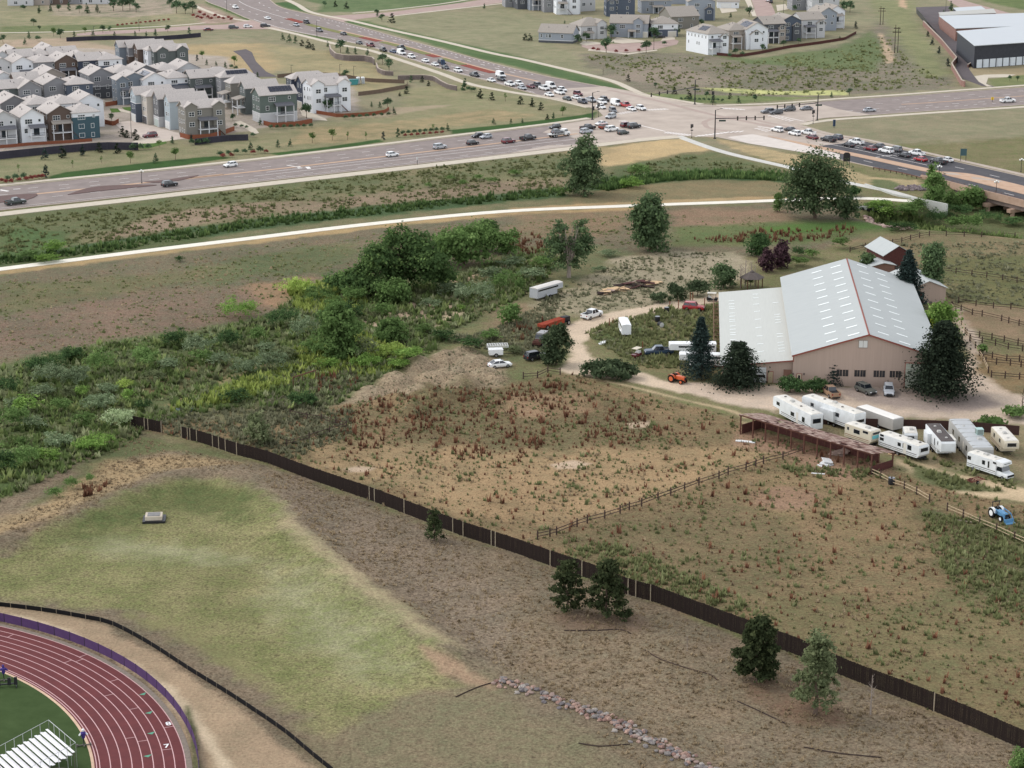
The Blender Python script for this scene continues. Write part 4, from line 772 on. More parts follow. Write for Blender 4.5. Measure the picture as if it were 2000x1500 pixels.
# far row
L('grey house with small gable in the far row at the left edge', 4, 100, 'gf', 'pale', seed=22, w=7)
L('house with a bright cross gable in the far row behind the dark one', 27, 93, 'gf', 'grey', seed=23, w=7.4)
L('dark brown house with level ridge in the far row', 36, 96.5, 'gx', 'brown', 'gx', seed=24, w=9, d=7.6)
L('hip roofed house with sunlit left slope in the far row', 75, 95, 'hf', 'dark', 'hip', seed=25, w=9, hr=10.6)
L('pale house with long grey roof at the back of the far row', 118, 91, 'gx', 'pale', 'gx', seed=26, w=11, d=8.4)
L('small gabled house farthest back in the far row', 98, 88.5, 'gf', 'white', seed=27, w=7)
L('low hip roofed house between the navy house and the far row', 154, 100, 'hf', 'slate', 'hip', seed=28, w=8, hr=10.4)
# middle block
L('two tone grey gabled house standing tall at the left of the middle block', 197, 133, 'gf', 'grey', accent='dark', split=.5, seed=29, w=8.8)
L('hip roofed house behind the blue grey twin gables in the middle block', 239, 127.5, 'hf', 'grey', 'hip', seed=30, w=9, hr=10.6)
L('dark gabled house with broad pale roof at the back of the middle block', 285, 127, 'gf', 'mid', seed=31, w=9.6)
L('brown grey hip roofed house at the back of the middle block', 322, 123.5, 'hf', 'brown', 'hip', seed=32, w=9.4, hr=10.6)
L('pale gabled house at the back right of the middle block', 368, 122, 'gf', 'pale', seed=33, w=9)
L('blue grey house with twin gables and two storey balcony in the middle block', 262, 142, 'gf', 'bluegrey', cross=((-4.6, 4.2, 10.2, 'bluegrey'),), porch=(-5, -.6, 5.4, 2, 2.7, True), seed=34, w=11.5, d=9)
L('white gabled house with rooftop solar panels in the middle block', 302, 142, 'gf', 'white', seed=35, w=8.6, solar=((-1, -4, 3.4, .18, .85, 5, 3),))
L('white hip roofed house over slate siding in the middle block', 340, 138, 'hf', 'white', 'hip', accent='slate', split=.75, seed=36, w=9.2, hr=10.6, porch=(-2.2, 3, 5.2, 1.8, 2.6, True))
L('grey green house with level ridge and porch right of the middle block', 389, 135.5, 'gx', 'greygreen', 'gx', seed=37, w=9.5, d=8, porch=(-3.2, 2.6, 5.2, 1.8, 2.6, True))
L('dark hip roofed house with white bay at the right end of the middle block', 424, 131, 'hf', 'greygreen', 'hip', seed=38, w=10.5, d=8, hr=10.6)
# town house terraces: their fronts with the garages look down the court
GT = 'town houses of the two terraces'
def T(label, px, py, wall, roof='gy', he=9.5, hr=11.6, w=5.7, d=13, an='bf', **k): return house(label, px, py, an, V, w, d, he, hr, roof, wall, group=GT, wins=k.pop('wins', [('F', -1.2, 8.1, 1.0, 1.5), ('F', 1.2, 8.1, .8, 1.4), ('F', -.6, 4.9, 1.5, 1.5), ('F', 1.5, 5.0, .7, 1.2), ('R', -2, 8, 1.2, 1.3), ('R', 3, 8, 1.2, 1.3)]), **k)
T('navy and pale blue town house at the upper end of the garage court', 262, 237, 'sky', accent='slate', split=.66, garage=((0, 4.4, 'white'),), seed=40)
T('cream town house with dark garage door in the court terrace', 283.5, 241, 'cream', 'hip', hr=11.2, garage=((0, 4.2, 'dark'),), seed=41)
T('grey and white town house with pale green garage in the court terrace', 306, 246, 'mid', accent='pale', split=.33, garage=((.3, 4.2, 'green'),), seed=42)
T('pale blue town house with white garage in the court terrace', 328, 251.5, 'sky', garage=((0, 4.4, 'white'),), seed=43)
L('beige end town house with twin gables and covered balcony beside the court', 402, 266, 'bf', 'beige', 'gx', w=13.4, d=7, he=9.4, hr=11.4, cross=((-4.7, 4.0, 11.2, 'beige'), (4.6, 4.0, 11.2, 'beige')), porch=(-2.4, 3.4, 5.6, 2.2, 2.7, True), stairs=True, seed=44)
T('blue grey town house at the near end of the far terrace', 231, 137, 'bluegrey', d=15, seed=45, garage=((0, 4, 'white'),)); T('brown and grey town house second in the far terrace', 249, 138, 'grey', accent='brown', split=.62, d=15, seed=46, garage=((0, 4, 'white'),))
T('dark brown town house third in the far terrace', 267, 141, 'brown', d=15, seed=47, garage=((0, 4, 'white'),)); T('white fronted hip roofed town house fourth in the far terrace', 286, 144, 'white', 'hip', d=15, seed=48, hr=11.2, garage=((0, 4, 'dark'),))
L('dark green grey end house with twin gables closing the far terrace', 336, 145, 'bf', 'greygreen', 'gx', w=14, d=7, he=9.3, hr=11.2, cross=((-3.6, 4.4, 11.0, 'greygreen'), (4.4, 4.4, 11.0, 'greygreen')), seed=49)
# terrace with stairs and porches, and the white pair beyond
T('grey hip roofed terrace house at the back of the porch row', 428, 199, 'grey', 'hip', d=13, hr=11.2, he=9.2, seed=50, solar=((1, -4, 4, .2, .8, 5, 3),)); T('taupe terrace house with pale roofed porch in the porch row', 447, 211, 'beige', 'hip', d=12, hr=11.1, he=9.2, seed=51, porch=(-2.4, 2.4, 5.4, 3, 2.6, False))
T('olive grey terrace house with white posted porch in the porch row', 475, 222, 'greygreen', d=12, he=9.2, hr=11.3, seed=52, porch=(-2.4, 2.4, 5.4, 3, 2.6, False))
L('green end house with black solar panels and balcony above the wooden fence', 545, 238, 'bf', 'green', 'gx', w=13.2, d=7.4, he=9.4, hr=11.6, accent='pale', split=.33, porch=(-1.4, 4.6, 5.8, 2.4, 2.7, True), solar=((-1, -2.6, 5.6, .12, .8, 7, 2),), stairs=False, seed=53)
T('navy hip roofed house behind the white end house', 566, 204, 'navy', 'hip', d=14, hr=11.2, seed=54, garage=((0, 4, 'cream'),)); T('second navy house joined to the white end house', 586, 212, 'navy', d=14, seed=55, garage=((0, 4.2, 'cream'),))
L('white end house with twin gables and covered balcony beyond the navy pair', 647, 218.5, 'bf', 'white', 'gx', w=14.4, d=8, he=9.4, hr=11.4, cross=((-4.9, 4.4, 11.3, 'white'), (4.9, 4.4, 11.3, 'white')), porch=(-2.4, 2.8, 5.6, 2.3, 2.7, True), stairs=True, garage=None, seed=56)
# hillside houses, upper right
GB = 'hillside houses beyond the cross road'
def HB(label, px, py, rot, wall, w, d, he, hr, roof='gy', an='bf', **k): return house(label, px, py, an, math.radians(rot), w, d, he, hr, roof, wall, group=GB, shing=M_SHING2, **k)
HB('single storey pale blue grey house with light roof by the open slope', 1085, 84, -18, 'lightblue', 15.5, 10, 4.6, 7.6, 'gx', wins=[('F', -6.5, 3, .9, 1.5), ('F', -4, 3, .8, 1.5), ('F', -2.6, 3, 1.2, 1.6), ('F', 3, 3, 1.2, 1.5), ('R', -1, 2.8, 1.4, 1.5)], cross=(), accent='dark', split=.22, seed=60)
HB('pale grey two storey house with porch behind the single storey one', 1160, 76, 24, 'pale', 13, 11, 6, 9, 'hip', porch=(-5, -1, 3, 2, .4, False), cross=((3.6, 4.4, 8.4, 'pale'),), seed=61)
HB('blue grey house with white trimmed gable facing the cul de sac', 1228, 73, -8, 'lightblue', 17, 11, 6.4, 9.4, 'gx', cross=((4.2, 4.2, 8.8, 'lightblue'),), porch=(.0, 3, 3, 2, .3, False), garage=((6.6, 3.6, 'cream'),), seed=62)
HB('house with white upper storey above a dark car on the cul de sac', 1298, 72, 6, 'white', 12, 12, 6, 8.6, 'hip', accent='slate', split=.55, garage=((3.4, 3.6, 'cream'),), seed=63)
HB('brown grey house with large hipped roof behind the cul de sac', 1338, 56, 20, 'beige', 14, 14, 5.8, 9.6, 'gx', seed=64)
HB('dark slate blue house with small window bay on the upper row', 1212, 32, 4, 'slate', 14, 11, 8.6, 11, 'gx', cross=((-4.4, 4, 8.8, 'slate'),), seed=65)
HB('lavender grey house on the upper row with broad low roof', 1282, 26, 8, 'lightblue', 15, 10, 6.4, 9.2, 'hip', porch=(-2, 3, 3.4, 2.2, .4, False), seed=66)
HB('blue grey house with projecting lower bay on the upper row', 1370, 40, 2, 'lightblue', 13, 11, 9, 11.6, 'gy', cross=((3.6, 4, 6.8, 'slate'),), seed=67)
HB('white garage house beside the upper street', 1422, 16, -4, 'white', 11, 10, 3.4, 6, 'gx', garage=((-1, 5, 'white'),), wins=[('F', 4, 2, 1, 1)], seed=68)
HB('light grey house half hidden behind the blue grey upper house', 1326, 8, 6, 'lightblue', 9, 8, 5, 7.4, 'gx', seed=69)
HB('grey house at the left end of the upper row with wooden stairs', 1004, 14, 10, 'grey', 9, 10, 7.6, 10, 'gy', seed=70); HB('dark grey house second from the left in the upper row', 1026, 18, 14, 'dark', 8, 12, 8, 10.4, 'gx', seed=71)
HB('pale grey house with white outside stairs in the upper row', 1052, 20, 12, 'lightblue', 9, 10, 8, 10.4, 'gy', porch=(-3.4, 2, 5.4, 2.4, 2.8, False), stairs=True, seed=72)
HB('plain grey house with side windows between the stair houses', 1078, 24, 10, 'grey', 8, 11, 8, 10.4, 'gx', seed=73)
HB('white house with long white stair in the upper row', 1110, 28, 8, 'white', 12, 10, 8, 10.6, 'gx', porch=(-5, -1, 5.6, 2.4, 3.0, False), cross=((2.8, 5, 9.2, 'white'),), stairs=True, seed=74); HB('pale rear wall house right of the white stair house', 1146, 22, 30, 'pale', 10, 14, 8, 10.6, 'gy', seed=75)
HR = 'hillside houses with decks above the open slope'
def HC(label, px, py, wall, w=11, d=14, he=8.6, hr=11, roof='hip', an='bf', rot=18, **k): return house(label, px, py, an, math.radians(rot), w, d, he, hr, roof, wall, group=HR, shing=M_SHING2, **k)
HC('big white house with hipped roof and small solar array at the slope corner', 1402, 106, 'white', 10, 17, 8.8, 11.6, rot=28, accent=None, cross=((2.8, 4.0, 8.6, 'white'),), porch=(-4.4, .4, 5.8, 2.6, 2.8, True), seed=80,
 wins=[('L', u, 7.2, .8, 1.2) for u in (-6.6, -4.2, -1.6, 1.2, 3.8, 6.6)] + [('L', u, 4.2, .8, 1.4) for u in (-6.5, 0, 1.6)] + [('F', -3, 7.3, 1.2, 1.2), ('F', .2, 7.4, .8, .8)], solar=((-1, -4.6, 1.2, .25, .8, 4, 3),))
HC('tan house with wooden deck and white awning beside the big white house', 1444, 96, 'tan', 10, 13, 8.2, 10.6, cross=((3.2, 3.6, 7.8, 'tan'),), porch=(-4, 0, 5.6, 2.4, 2.8, False), seed=81)
HC('white house with clipped gable and roof full of solar panels', 1478, 96, 'white', 10, 14, 8.6, 11.4, 'gy', cross=((-.6, 5.4, 8.2, 'white'),), seed=82, solar=((-1, -5, 3, .2, .85, 6, 3),))
HC('dark grey house with stepped roofs and brown deck', 1512, 84, 'dark', 10, 13, 8.4, 11, 'gx', cross=((3.4, 3.4, 7.6, 'tan'),), porch=(-4, 1, 5.4, 2.6, 2.8, True), seed=83)
HC('navy house with pale upper gable and tall windows', 1544, 80, 'slate', 10, 13, 8.8, 11.2, 'gy', cross=((2.6, 4.0, 8.0, 'dark'),), seed=84)
HC('beige house with grey roof and brown deck near the hill', 1588, 74, 'pale', 11, 13, 8.2, 10.8, 'gx', cross=((3.4, 4, 7.8, 'pale'),), porch=(-4.4, 0, 5.2, 2.4, 2.6, True), seed=85)
HC('blue grey gabled house with white trim near the hill end', 1616, 60, 'lightblue', 9, 12, 8, 10.6, 'gy', seed=86); HC('white house with tall porch at the hill end of the row', 1634, 55, 'white', 8, 12, 8, 10.4, 'gy', porch=(-2.4, 2.4, 6, 2.4, 3, False), seed=87)
HC('pale grey house behind the hill end of the row', 1612, 24, 'pale', 14, 10, 7, 9.6, 'gx', seed=88, rot=8); HC('grey porch house above the upper street', 1566, 20, 'grey', 10, 10, 7, 9.4, 'gx', seed=89, rot=8)
HG = 'houses at the top left edge'
for i, (px, py, wl, lb) in enumerate([(40, 11, 'pale', 'pale house with two windows at the top left corner'), (72, 10, 'tan', 'brown tan house second from the top left corner'), (108, 9, 'brown', 'brown house third from the top left corner'), (146, 8, 'grey', 'grey house behind the dark firs at the top edge'), (186, 8, 'pale', 'pale house with balcony at the top edge')]):
 house(lb, px, py, 'bf', math.radians(4), 13, 10, 6, 9, 'gx', wl, group=HG, shing=M_SHING2, seed=90 + i)
# storage sheds, upper right
M_METR = mat('metal_roof_pale', (182, 186, 188), .5, .3, var=.05, scale=.4, stretch=(.3, 4, 1)); M_METR2 = mat('metal_roof_grey', (176, 174, 166), .6, .3, var=.05, scale=.4)
M_BRICK = mat('brown_metal_wall', (140, 108, 98), .8, .2, scale=1); M_DARKW = mat('charcoal_metal_wall', (56, 58, 64), .7, .3, scale=1)
def storage(label, corners, h, wallm, doors=None, band_=False, roofm=None):
 a, b, c, d_ = [at(p[0], p[1], h) for p in corners]     # near-left, near-right, far-right, far-left of the roof
 o = thing('storage_building', label, 'storage building', (a.x, a.y, 0)); mb = MB(); q = [v - Vector((a.x, a.y, 0)) for v in (a, b, c, d_)]
 mb.slab([(v.x, v.y, h - .02) for v in q], h); mb.build('wall', wallm, o)
 mb = MB(); cx = sum((v.x for v in q)) / 4; cy = sum((v.y for v in q)) / 4; e = [(cx + (v.x - cx) * 1.015, cy + (v.y - cy) * 1.03, h + .25) for v in q]; mb.slab(e, .25); mb.build('roof', roofm or M_METR, o)
 if doors:
  n, dm, dw = doors; u = (q[1] - q[0]); u.z = 0; L_ = u.length; u.normalize(); rz = math.atan2(u.y, u.x)
  for i in range(n):
   p = q[0] + u * (1.4 + (L_ - 2) * i / n); mb = MB(); mb.box(0, dw, -.12, .05, .1, 3.4)
   for k in range(5): mb.box(.03, dw - .03, -.15, -.12, .2 + k * .65, .72 + k * .65)
   mb.build('roll_up_door', dm, o, (p.x, p.y, 0), rz)
  for i in range(n + 1):
   p = q[0] + u * (.9 + (L_ - 2) * i / n); mb = MB(); mb.box(-.2, .2, -.22, .05, 0, 3.6); mb.build('pier', wallm, o, (p.x, p.y, 0), rz)
 return o
M_ROLL = mat('roll_door_white', (206, 212, 216), .5, .3, var=.04)
storage('long pale roofed storage building with charcoal front and white roller doors', [(1904, 89.5), (2080, 78), (2080, 44), (1870, 62)], 9, M_DARKW, (13, M_ROLL, 3.6))
storage('second storage building with pale blue roof and brown side wall', [(1867, 56), (2080, 48), (2080, 24), (1836, 32)], 5.5, M_BRICK)
storage('storage building with tan grey roof at the back of the yard', [(1836, 31), (1945, 26), (1940, 18), (1834, 25)], 5, M_BRICK, None, False, M_METR2)
storage('small flat white roofed shed behind the storage yard', [(1870, 23.5), (1925, 19), (1916, 13), (1862, 16)], 4.5, M_DARKW)
# ---------------------------------------------------------------- the riding barn with its lean-to
M_BWALL = mat('barn_tan_wall', (172, 152, 138), .75, .2, var=.05, scale=1.0, stretch=(3, 3, .1)); M_BROOF = mat('barn_roof_metal', (184, 187, 184), .7, .15, var=.035, scale=.7, stretch=(.3, 6, 1), c2=(172, 176, 174))
M_BLEAN = mat('lean_to_roof_metal', (190, 191, 184), .7, .15, var=.04, scale=.8, stretch=(6, .3, 1)); M_BTRIM = mat('barn_trim_rust', (136, 78, 66), .7, .2, var=.06); M_SKY = mat('skylight_panel', (232, 236, 232), .4, .4, var=.03)
BA = thing('barn', 'large tan riding barn with pale metal roof, skylights and lower lean-to', 'barn', (0, 0, 0))
_a = at(1697, 653, 10.3); _b = at(1654, 507, 10.3); BROT = math.atan2(_b.y - _a.y, _b.x - _a.x) - math.pi / 2; BL = (Vector((_b.x, _b.y)) - Vector((_a.x, _a.y))).length
BA.location = (_a.x, _a.y, 0); BA.rotation_euler = (0, 0, BROT)
HW, EV, RG, LX, LE1, LE0 = 13.9, 5.9, 10.3, -27.2, 4.7, 3.3       # half width, eave, ridge, outer lean-to edge and its two heights
mb = MB(); mb.prism([(-HW, -.2), (HW, -.2), (HW, EV), (0, RG), (-HW, EV)], 0, BL); mb.build('wall', M_BWALL, BA)
mb = MB(); mb.prism([(LX, -.2), (-HW - .01, -.2), (-HW - .01, LE1 - .1), (LX, LE0 - .1)], 1.2, BL - 4); mb.build('lean_to_wall', M_BWALL, BA)
for sx, nm in ((-1, 'roof'), (1, 'roof')):
 mb = MB(); s = (RG - EV) / HW; e = HW + .35
 q = [(0, -.5, RG + .15), (sx * e, -.5, RG - s * e + .15), (sx * e, BL + .5, RG - s * e + .15), (0, BL + .5, RG + .15)]; mb.slab(q if sx > 0 else q[::-1], .15)
 n = 64                                                           # standing ribs of the sheeting
 for i in range(n): y = -.4 + (BL + .8) * i / (n - 1); q = [(0, y - .03, RG + .19), (sx * e, y - .03, RG - s * e + .19), (sx * e, y + .03, RG - s * e + .19), (0, y + .03, RG + .19)]; mb.add(q if sx > 0 else q[::-1], [(0, 1, 2, 3)])
 rf = mb.build('roof', M_BROOF, BA)
 cols = ((.19, 11), (.48, 11)) if sx < 0 else ((.22, 10), (.50, 11))
 for (f, k) in cols:
  for i in range(k):
   y = BL * (.035 + .9 * i / (k - 1)) if sx < 0 else BL * (.06 + .9 * i / (k - 1)) - (2.0 if f > .4 else 0); x = f * HW; mb = MB()
   q = [(x - 1.05, y - .3, RG - s * (x - 1.05) + .22), (x + 1.05, y - .3, RG - s * (x + 1.05) + .22), (x + 1.05, y + .3, RG - s * (x + 1.05) + .22), (x - 1.05, y + .3, RG - s * (x - 1.05) + .22)]
   q = [(sx * p[0], p[1], p[2]) for p in q]; mb.slab(q if sx > 0 else q[::-1], .05); mb.build('skylight', M_SKY, rf)
mb = MB(); s2 = (LE1 - LE0) / (-HW - LX); mb.slab([(LX - .4, .7, LE0 - s2 * .4), (-HW, .7, LE1), (-HW, BL - 3.6, LE1), (LX - .4, BL - 3.6, LE0 - s2 * .4)], .15); lr = mb.build('lean_to_roof', M_BLEAN, BA)
rg = random.Random(3)
for (f, ys) in ((.17, [.02 + .048 * i + (.02 if i % 4 == 3 else 0) for i in range(19)]), (.56, [.12, .22, .33, .45, .57, .69, .8, .9, .96]), (.86, [.1, .14, .18, .22, .30, .34, .5, .54, .58, .62, .8])):
 for t in ys:
  x = LX + (-HW - LX) * f; y = 2 + (BL - 8) * t; mb = MB(); z = LE0 + s2 * (x - LX)
  mb.slab([(x - .6, y - .16, z - s2 * .6 + .06), (x + .6, y - .16, z + s2 * .6 + .06), (x + .6, y + .16, z + s2 * .6 + .06), (x - .6, y + .16, z - s2 * .6 + .06)], .05); mb.build('skylight', M_SKY, lr)
mb = MB()                                                            # rust coloured trim: ridge cap, rakes, corners
for sx in (-1, 1):
 mb.slab([p if True else p for p in ([(0, -.55, RG + .24), (sx * .16, -.55, RG + .16), (sx * .16, BL + .55, RG + .16), (0, BL + .55, RG + .24)] if sx > 0 else [(0, -.55, RG + .24), (0, BL + .55, RG + .24), (sx * .16, BL + .55, RG + .16), (sx * .16, -.55, RG + .16)])], .03)
 a = Vector((0, -.53, RG)); b = Vector((sx * (HW + .3), -.53, EV - .08)); mb.add([a + Vector((0, 0, .16)), b + Vector((0, 0, .16)), b - Vector((0, 0, .16)), a - Vector((0, 0, .16))], [(0, 1, 2, 3) if sx < 0 else (3, 2, 1, 0)])
mb.box(-HW - .08, -HW + .1, -.06, .1, LE1 - .1, EV); mb.add([(LX - .4, .66, LE0 - .05), (-HW, .66, LE1 + .02), (-HW, .66, LE1 - .25), (LX - .4, .66, LE0 - .3)], [(3, 2, 1, 0)])
mb.build('trim', M_BTRIM, BA)
M_DK = mat('dark_window', (46, 46, 48), .25, .5, var=0)
for x, wd in ((-4.6, 2.2), (-1.3, 2.1), (2.3, 2.1), (5.3, 2.1)):
 mb = MB(); mb.box(x - wd / 2, x + wd / 2, -.06, .02, 2.0, 3.3); mb.box(x - .05, x + .05, -.09, -.06, 2.0, 3.3, 1)
 for q in (-wd / 4, wd / 4): mb.box(x + q - .02, x + q + .02, -.08, -.06, 2.0, 3.3, 1)
 mb.box(x - wd / 2 - .08, x + wd / 2 + .08, -.1, .02, 3.3, 3.4, 1); mb.build('window', [M_DK, M_BWALL], BA)
mb = MB(); mb.box(-1.9, -.2 + .1, -.08, .02, 7.6, 9.2, 1); mb.box(-1.75, -1.0, -.13, -.08, 7.75, 9.05); mb.box(-.93, -.18, -.13, -.08, 7.75, 9.05); mb.build('loft_door', [mat('loft_door_pale', (206, 206, 200), .6, .3, var=.03), mat('loft_frame', (150, 138, 126), .7, .2, var=.05)], BA)
M_SAGE = mat('roller_door_sage', (176, 180, 164), .6, .3, var=.04)
mb = MB(); mb.box(7.0, 11.0, -.05, .02, 0, 5.0, 1)
for k in range(8): mb.box(7.15, 10.85, -.1, -.05, .05 + k * .6, .61 + k * .6)
mb.build('roller_door', [M_SAGE, M_BTRIM], BA)
mb = MB(); mb.box(-13.2, -12.2, -.08, .02, 0, 2.3, 1); mb.box(-13.1, -12.3, -.13, -.08, .05, 2.2); mb.box(-12.9, -12.5, -.16, -.13, 1.2, 2.0, 2); mb.build('door', [mat('cream_door', (196, 184, 158), .6, .3, var=.04), M_BTRIM, M_DK], BA)
mb = MB(); mb.box(-18.6, -17.5, 1.1, 1.22, 0, 2.3, 1); mb.box(-18.5, -17.6, 1.05, 1.1, .05, 2.2); mb.build('door', [mat('khaki_door', (176, 160, 130), .6, .3, var=.04), M_BTRIM], BA)
mb = MB()
for k in range(6): mb.box(-23.4, -18.9, 1.0, 1.18, .1 + k * .5, .52 + k * .5, 1 if k == 2 else 0)
for x in (-23.4, -21.2, -19.0): mb.box(x - .06, x + .06, .94, 1.0, 0, 3.2)
mb.build('garage_door', [mat('white_panel_door', (216, 218, 216), .55, .3, var=.04), M_DK], BA)
mb = MB(); mb.box(-15.6, -14.1, 1.08, 1.2, 1.5, 2.7); mb.build('window', mat('boarded_window', (128, 96, 82), .7, .3), BA)
mb = MB(); mb.box(-13.95, -13.75, -.25, 0, 2.1, 2.4); mb.box(-11.9, -11.7, -.25, 0, 2.1, 2.4); mb.build('wall_lamp', M_TRIMD, BA)
# stable runs along the lean-to: short rust rails
st = thing('stable_run', 'narrow rust railed stable runs along the left side of the barn', 'pen', BA.location, BROT)
for i in range(15):
 y = 9 + i * 3.6; mb = MB(); mb.box(LX - 1.5, LX - .05, y, y + .06, 1.3, 1.38); mb.box(LX - 1.5, LX - .05, y, y + .06, .7, .78); mb.box(LX - 1.5, LX - 1.43, y, y + 3.6, 1.3, 1.38); mb.box(LX - 1.5, LX - 1.43, y, y + 3.6, .7, .78); mb.build('rail_panel', mat('rail_rust_pink', (150, 112, 100), .8, .2), st)
# small gabled stables behind the barn
def small_barn(label, px, py, rot, w, d, he, hr, wallm, roofm, door=None):
 P = at(px, py); o = thing('stable', label, 'stable', P, math.radians(rot)); mb = MB(); mb.prism([(-w / 2, -.2), (w / 2, -.2), (w / 2, he), (0, hr), (-w / 2, he)], 0, d); mb.build('wall', wallm, o)
 mb = MB(); mb.M = Matrix.Translation((0, d / 2, 0)); gable_roof(mb, w, d, he, hr, ov=.4, th=.1); mb.build('roof', roofm, o)
 if door:
  mb = MB(); mb.box(door[0], door[1], -.08, .02, 0, door[2]); mb.build('door', door[3], o)
 return o
M_DKRED = mat('dark_red_wood', (84, 52, 48), .85, .15, scale=2)
small_barn('small pink tan stable with pale metal roof right of the big barn', 1812, 592, 8, 8, 15, 3.4, 5.0, M_BWALL, M_BROOF, (-3.4, -1.0, 2.6, M_DKRED))
small_barn('low shed with flat pale roof behind the barn ridge', 1724, 545, 12, 5.5, 6, 3.2, 3.8, mat('brown_board', (128, 100, 88), .85, .15, scale=2), M_BROOF)
small_barn('dark sided hay barn with tall pale roof behind the blue spruce', 1752, 536, 14, 7, 10, 4.8, 6.8, M_DKRED, M_BROOF)
# ---------------------------------------------------------------- vehicles
def car_paint(name, c, metal=.25): return mat('paint_' + name, c, .28, .5, metal=0.0, var=.05, scale=.8)
CP = {k: car_paint(k, c) for k, c in dict(white=(232, 232, 230), silver=(172, 176, 180), grey=(112, 114, 118), black=(38, 38, 42), darkgreen=(52, 60, 56), maroon=(104, 40, 46), red=(168, 42, 46), blue=(52, 66, 96), darkblue=(44, 50, 66), darkgrey=(70, 72, 76), darkred=(120, 34, 40), tan=(150, 122, 98),
  greengrey=(92, 94, 88), petrol=(40, 60, 80), rust=(140, 70, 50), orange=(196, 92, 52), oldgrey=(116, 112, 110), pale=(206, 206, 202)).items()}
M_CGL = mat('car_glass', (30, 34, 40), .08, .7, var=0); M_TYRE = mat('tyre_rubber', (30, 29, 29), .85, .1, var=.1); M_RIM = mat('wheel_rim', (150, 150, 152), .35, .5, metal=.6, var=0)
M_LAMP = mat('head_lamp', (220, 222, 224), .2, .6, var=0); M_TAIL = mat('tail_lamp', (140, 28, 26), .25, .5, var=0); M_BLK = mat('black_plastic', (34, 34, 36), .6, .3, var=.05); M_CHR = mat('bright_metal', (180, 182, 184), .3, .5, metal=.5, var=.05)
_VM = {}
def wheel_mesh(r, w):
 k = ('wheel', r, w)
 if k not in _VM:
  mb = MB(); n = 14
  for x0, x1, rr, mi in ((-w / 2, w / 2, r, 0), (-w / 2 - .012, w / 2 + .012, r * .6, 1)):
   vs = [(rr * math.cos(2 * math.pi * i / n), x0, rr * math.sin(2 * math.pi * i / n)) for i in range(n)] + [(rr * math.cos(2 * math.pi * i / n), x1, rr * math.sin(2 * math.pi * i / n)) for i in range(n)]
   mb.add(vs, [(i, n + i, n + (i + 1) % n, (i + 1) % n) for i in range(n)] + [tuple(range(n)), tuple(range(2 * n - 1, n - 1, -1))], mi)
  _VM[k] = mb.mesh('wheel', [M_TYRE, M_RIM])
 return _VM[k]
def loft(mb, st, mi=0):
 """stations (x, [(y, z) half profile from the bottom centre to the top centre]) joined; mirrored in y"""
 rings = []
 for x, pr in st:
  full = [(x, y, z) for y, z in pr] + [(x, -y, z) for y, z in reversed(pr) if abs(y) > 1e-6]
  rings.append(full)
 n = len(rings[0]); vs = [p for r in rings for p in r]
 fs = [(k * n + i, k * n + (i + 1) % n, (k + 1) * n + (i + 1) % n, (k + 1) * n + i) for k in range(len(rings) - 1) for i in range(n)]
 fs += [tuple(range(n))[::-1], tuple(range((len(rings) - 1) * n, len(rings) * n))]
 return mb.add(vs, fs, mi)
# body: length, width, sill, list of (x, belt height, half-width factor); cabin: glass base x, roof x, roof height
KINDS = {
 'sedan': dict(L=4.75, W=1.82, body=[(-2.37, .62, .8), (-2.3, .88, .92), (-1.5, .96, 1), (0, .95, 1), (1.0, .93, 1), (2.1, .80, .95), (2.34, .62, .82)], cab=(-1.95, -1.0, .35, 1.15), zr=1.44, wb=1.38, wr=.33),
 'hatch': dict(L=4.3, W=1.8, body=[(-2.12, .66, .84), (-2.05, .95, .95), (-1.4, 1.0, 1), (0, .98, 1), (.9, .96, 1), (1.9, .84, .95), (2.14, .64, .82)], cab=(-2.02, -1.55, .3, 1.1), zr=1.54, wb=1.28, wr=.34),
 'suv': dict(L=4.75, W=1.92, body=[(-2.36, .74, .86), (-2.3, 1.05, .96), (-1.5, 1.1, 1), (0, 1.1, 1), (1.0, 1.08, 1), (2.15, .98, .96), (2.36, .74, .86)], cab=(-2.26, -1.95, .35, 1.1), zr=1.76, wb=1.4, wr=.38),
 'bigsuv': dict(L=5.2, W=2.02, body=[(-2.6, .8, .88), (-2.54, 1.14, .97), (-1.5, 1.18, 1), (0, 1.18, 1), (1.3, 1.16, 1), (2.4, 1.08, .97), (2.6, .8, .88)], cab=(-2.5, -2.25, .6, 1.35), zr=1.9, wb=1.55, wr=.4),
 'minivan': dict(L=5.0, W=1.98, body=[(-2.48, .74, .88), (-2.42, 1.08, .97), (-1.5, 1.12, 1), (0, 1.1, 1), (1.3, 1.04, 1), (2.2, .86, .94), (2.46, .66, .82)], cab=(-2.4, -2.1, .75, 1.75), zr=1.76, wb=1.5, wr=.35),
 'pickup': dict(L=5.8, W=2.0, body=[(-2.88, .86, .94), (-2.84, 1.08, .97), (-1.0, 1.12, 1), (-.9, 1.14, 1), (1.2, 1.14, 1), (2.7, 1.08, .96), (2.9, .82, .88)], cab=(-.95, -.72, .75, 1.4), zr=1.88, wb=1.75, wr=.4),
 'van': dict(L=5.7, W=2.02, body=[(-2.84, .8, .95), (-2.82, 1.2, .98), (0, 1.22, 1), (1.6, 1.2, 1), (2.5, 1.02, .95), (2.82, .8, .86)], cab=(-2.8, -2.74, 1.15, 2.0), zr=2.25, wb=1.75, wr=.37),
 'coupe': dict(L=4.5, W=1.82, body=[(-2.22, .62, .82), (-2.15, .86, .93), (-1.4, .9, 1), (0, .88, 1), (.9, .86, 1), (1.9, .74, .95), (2.24, .58, .8)], cab=(-1.85, -.8, .2, 1.0), zr=1.32, wb=1.32, wr=.33),
}
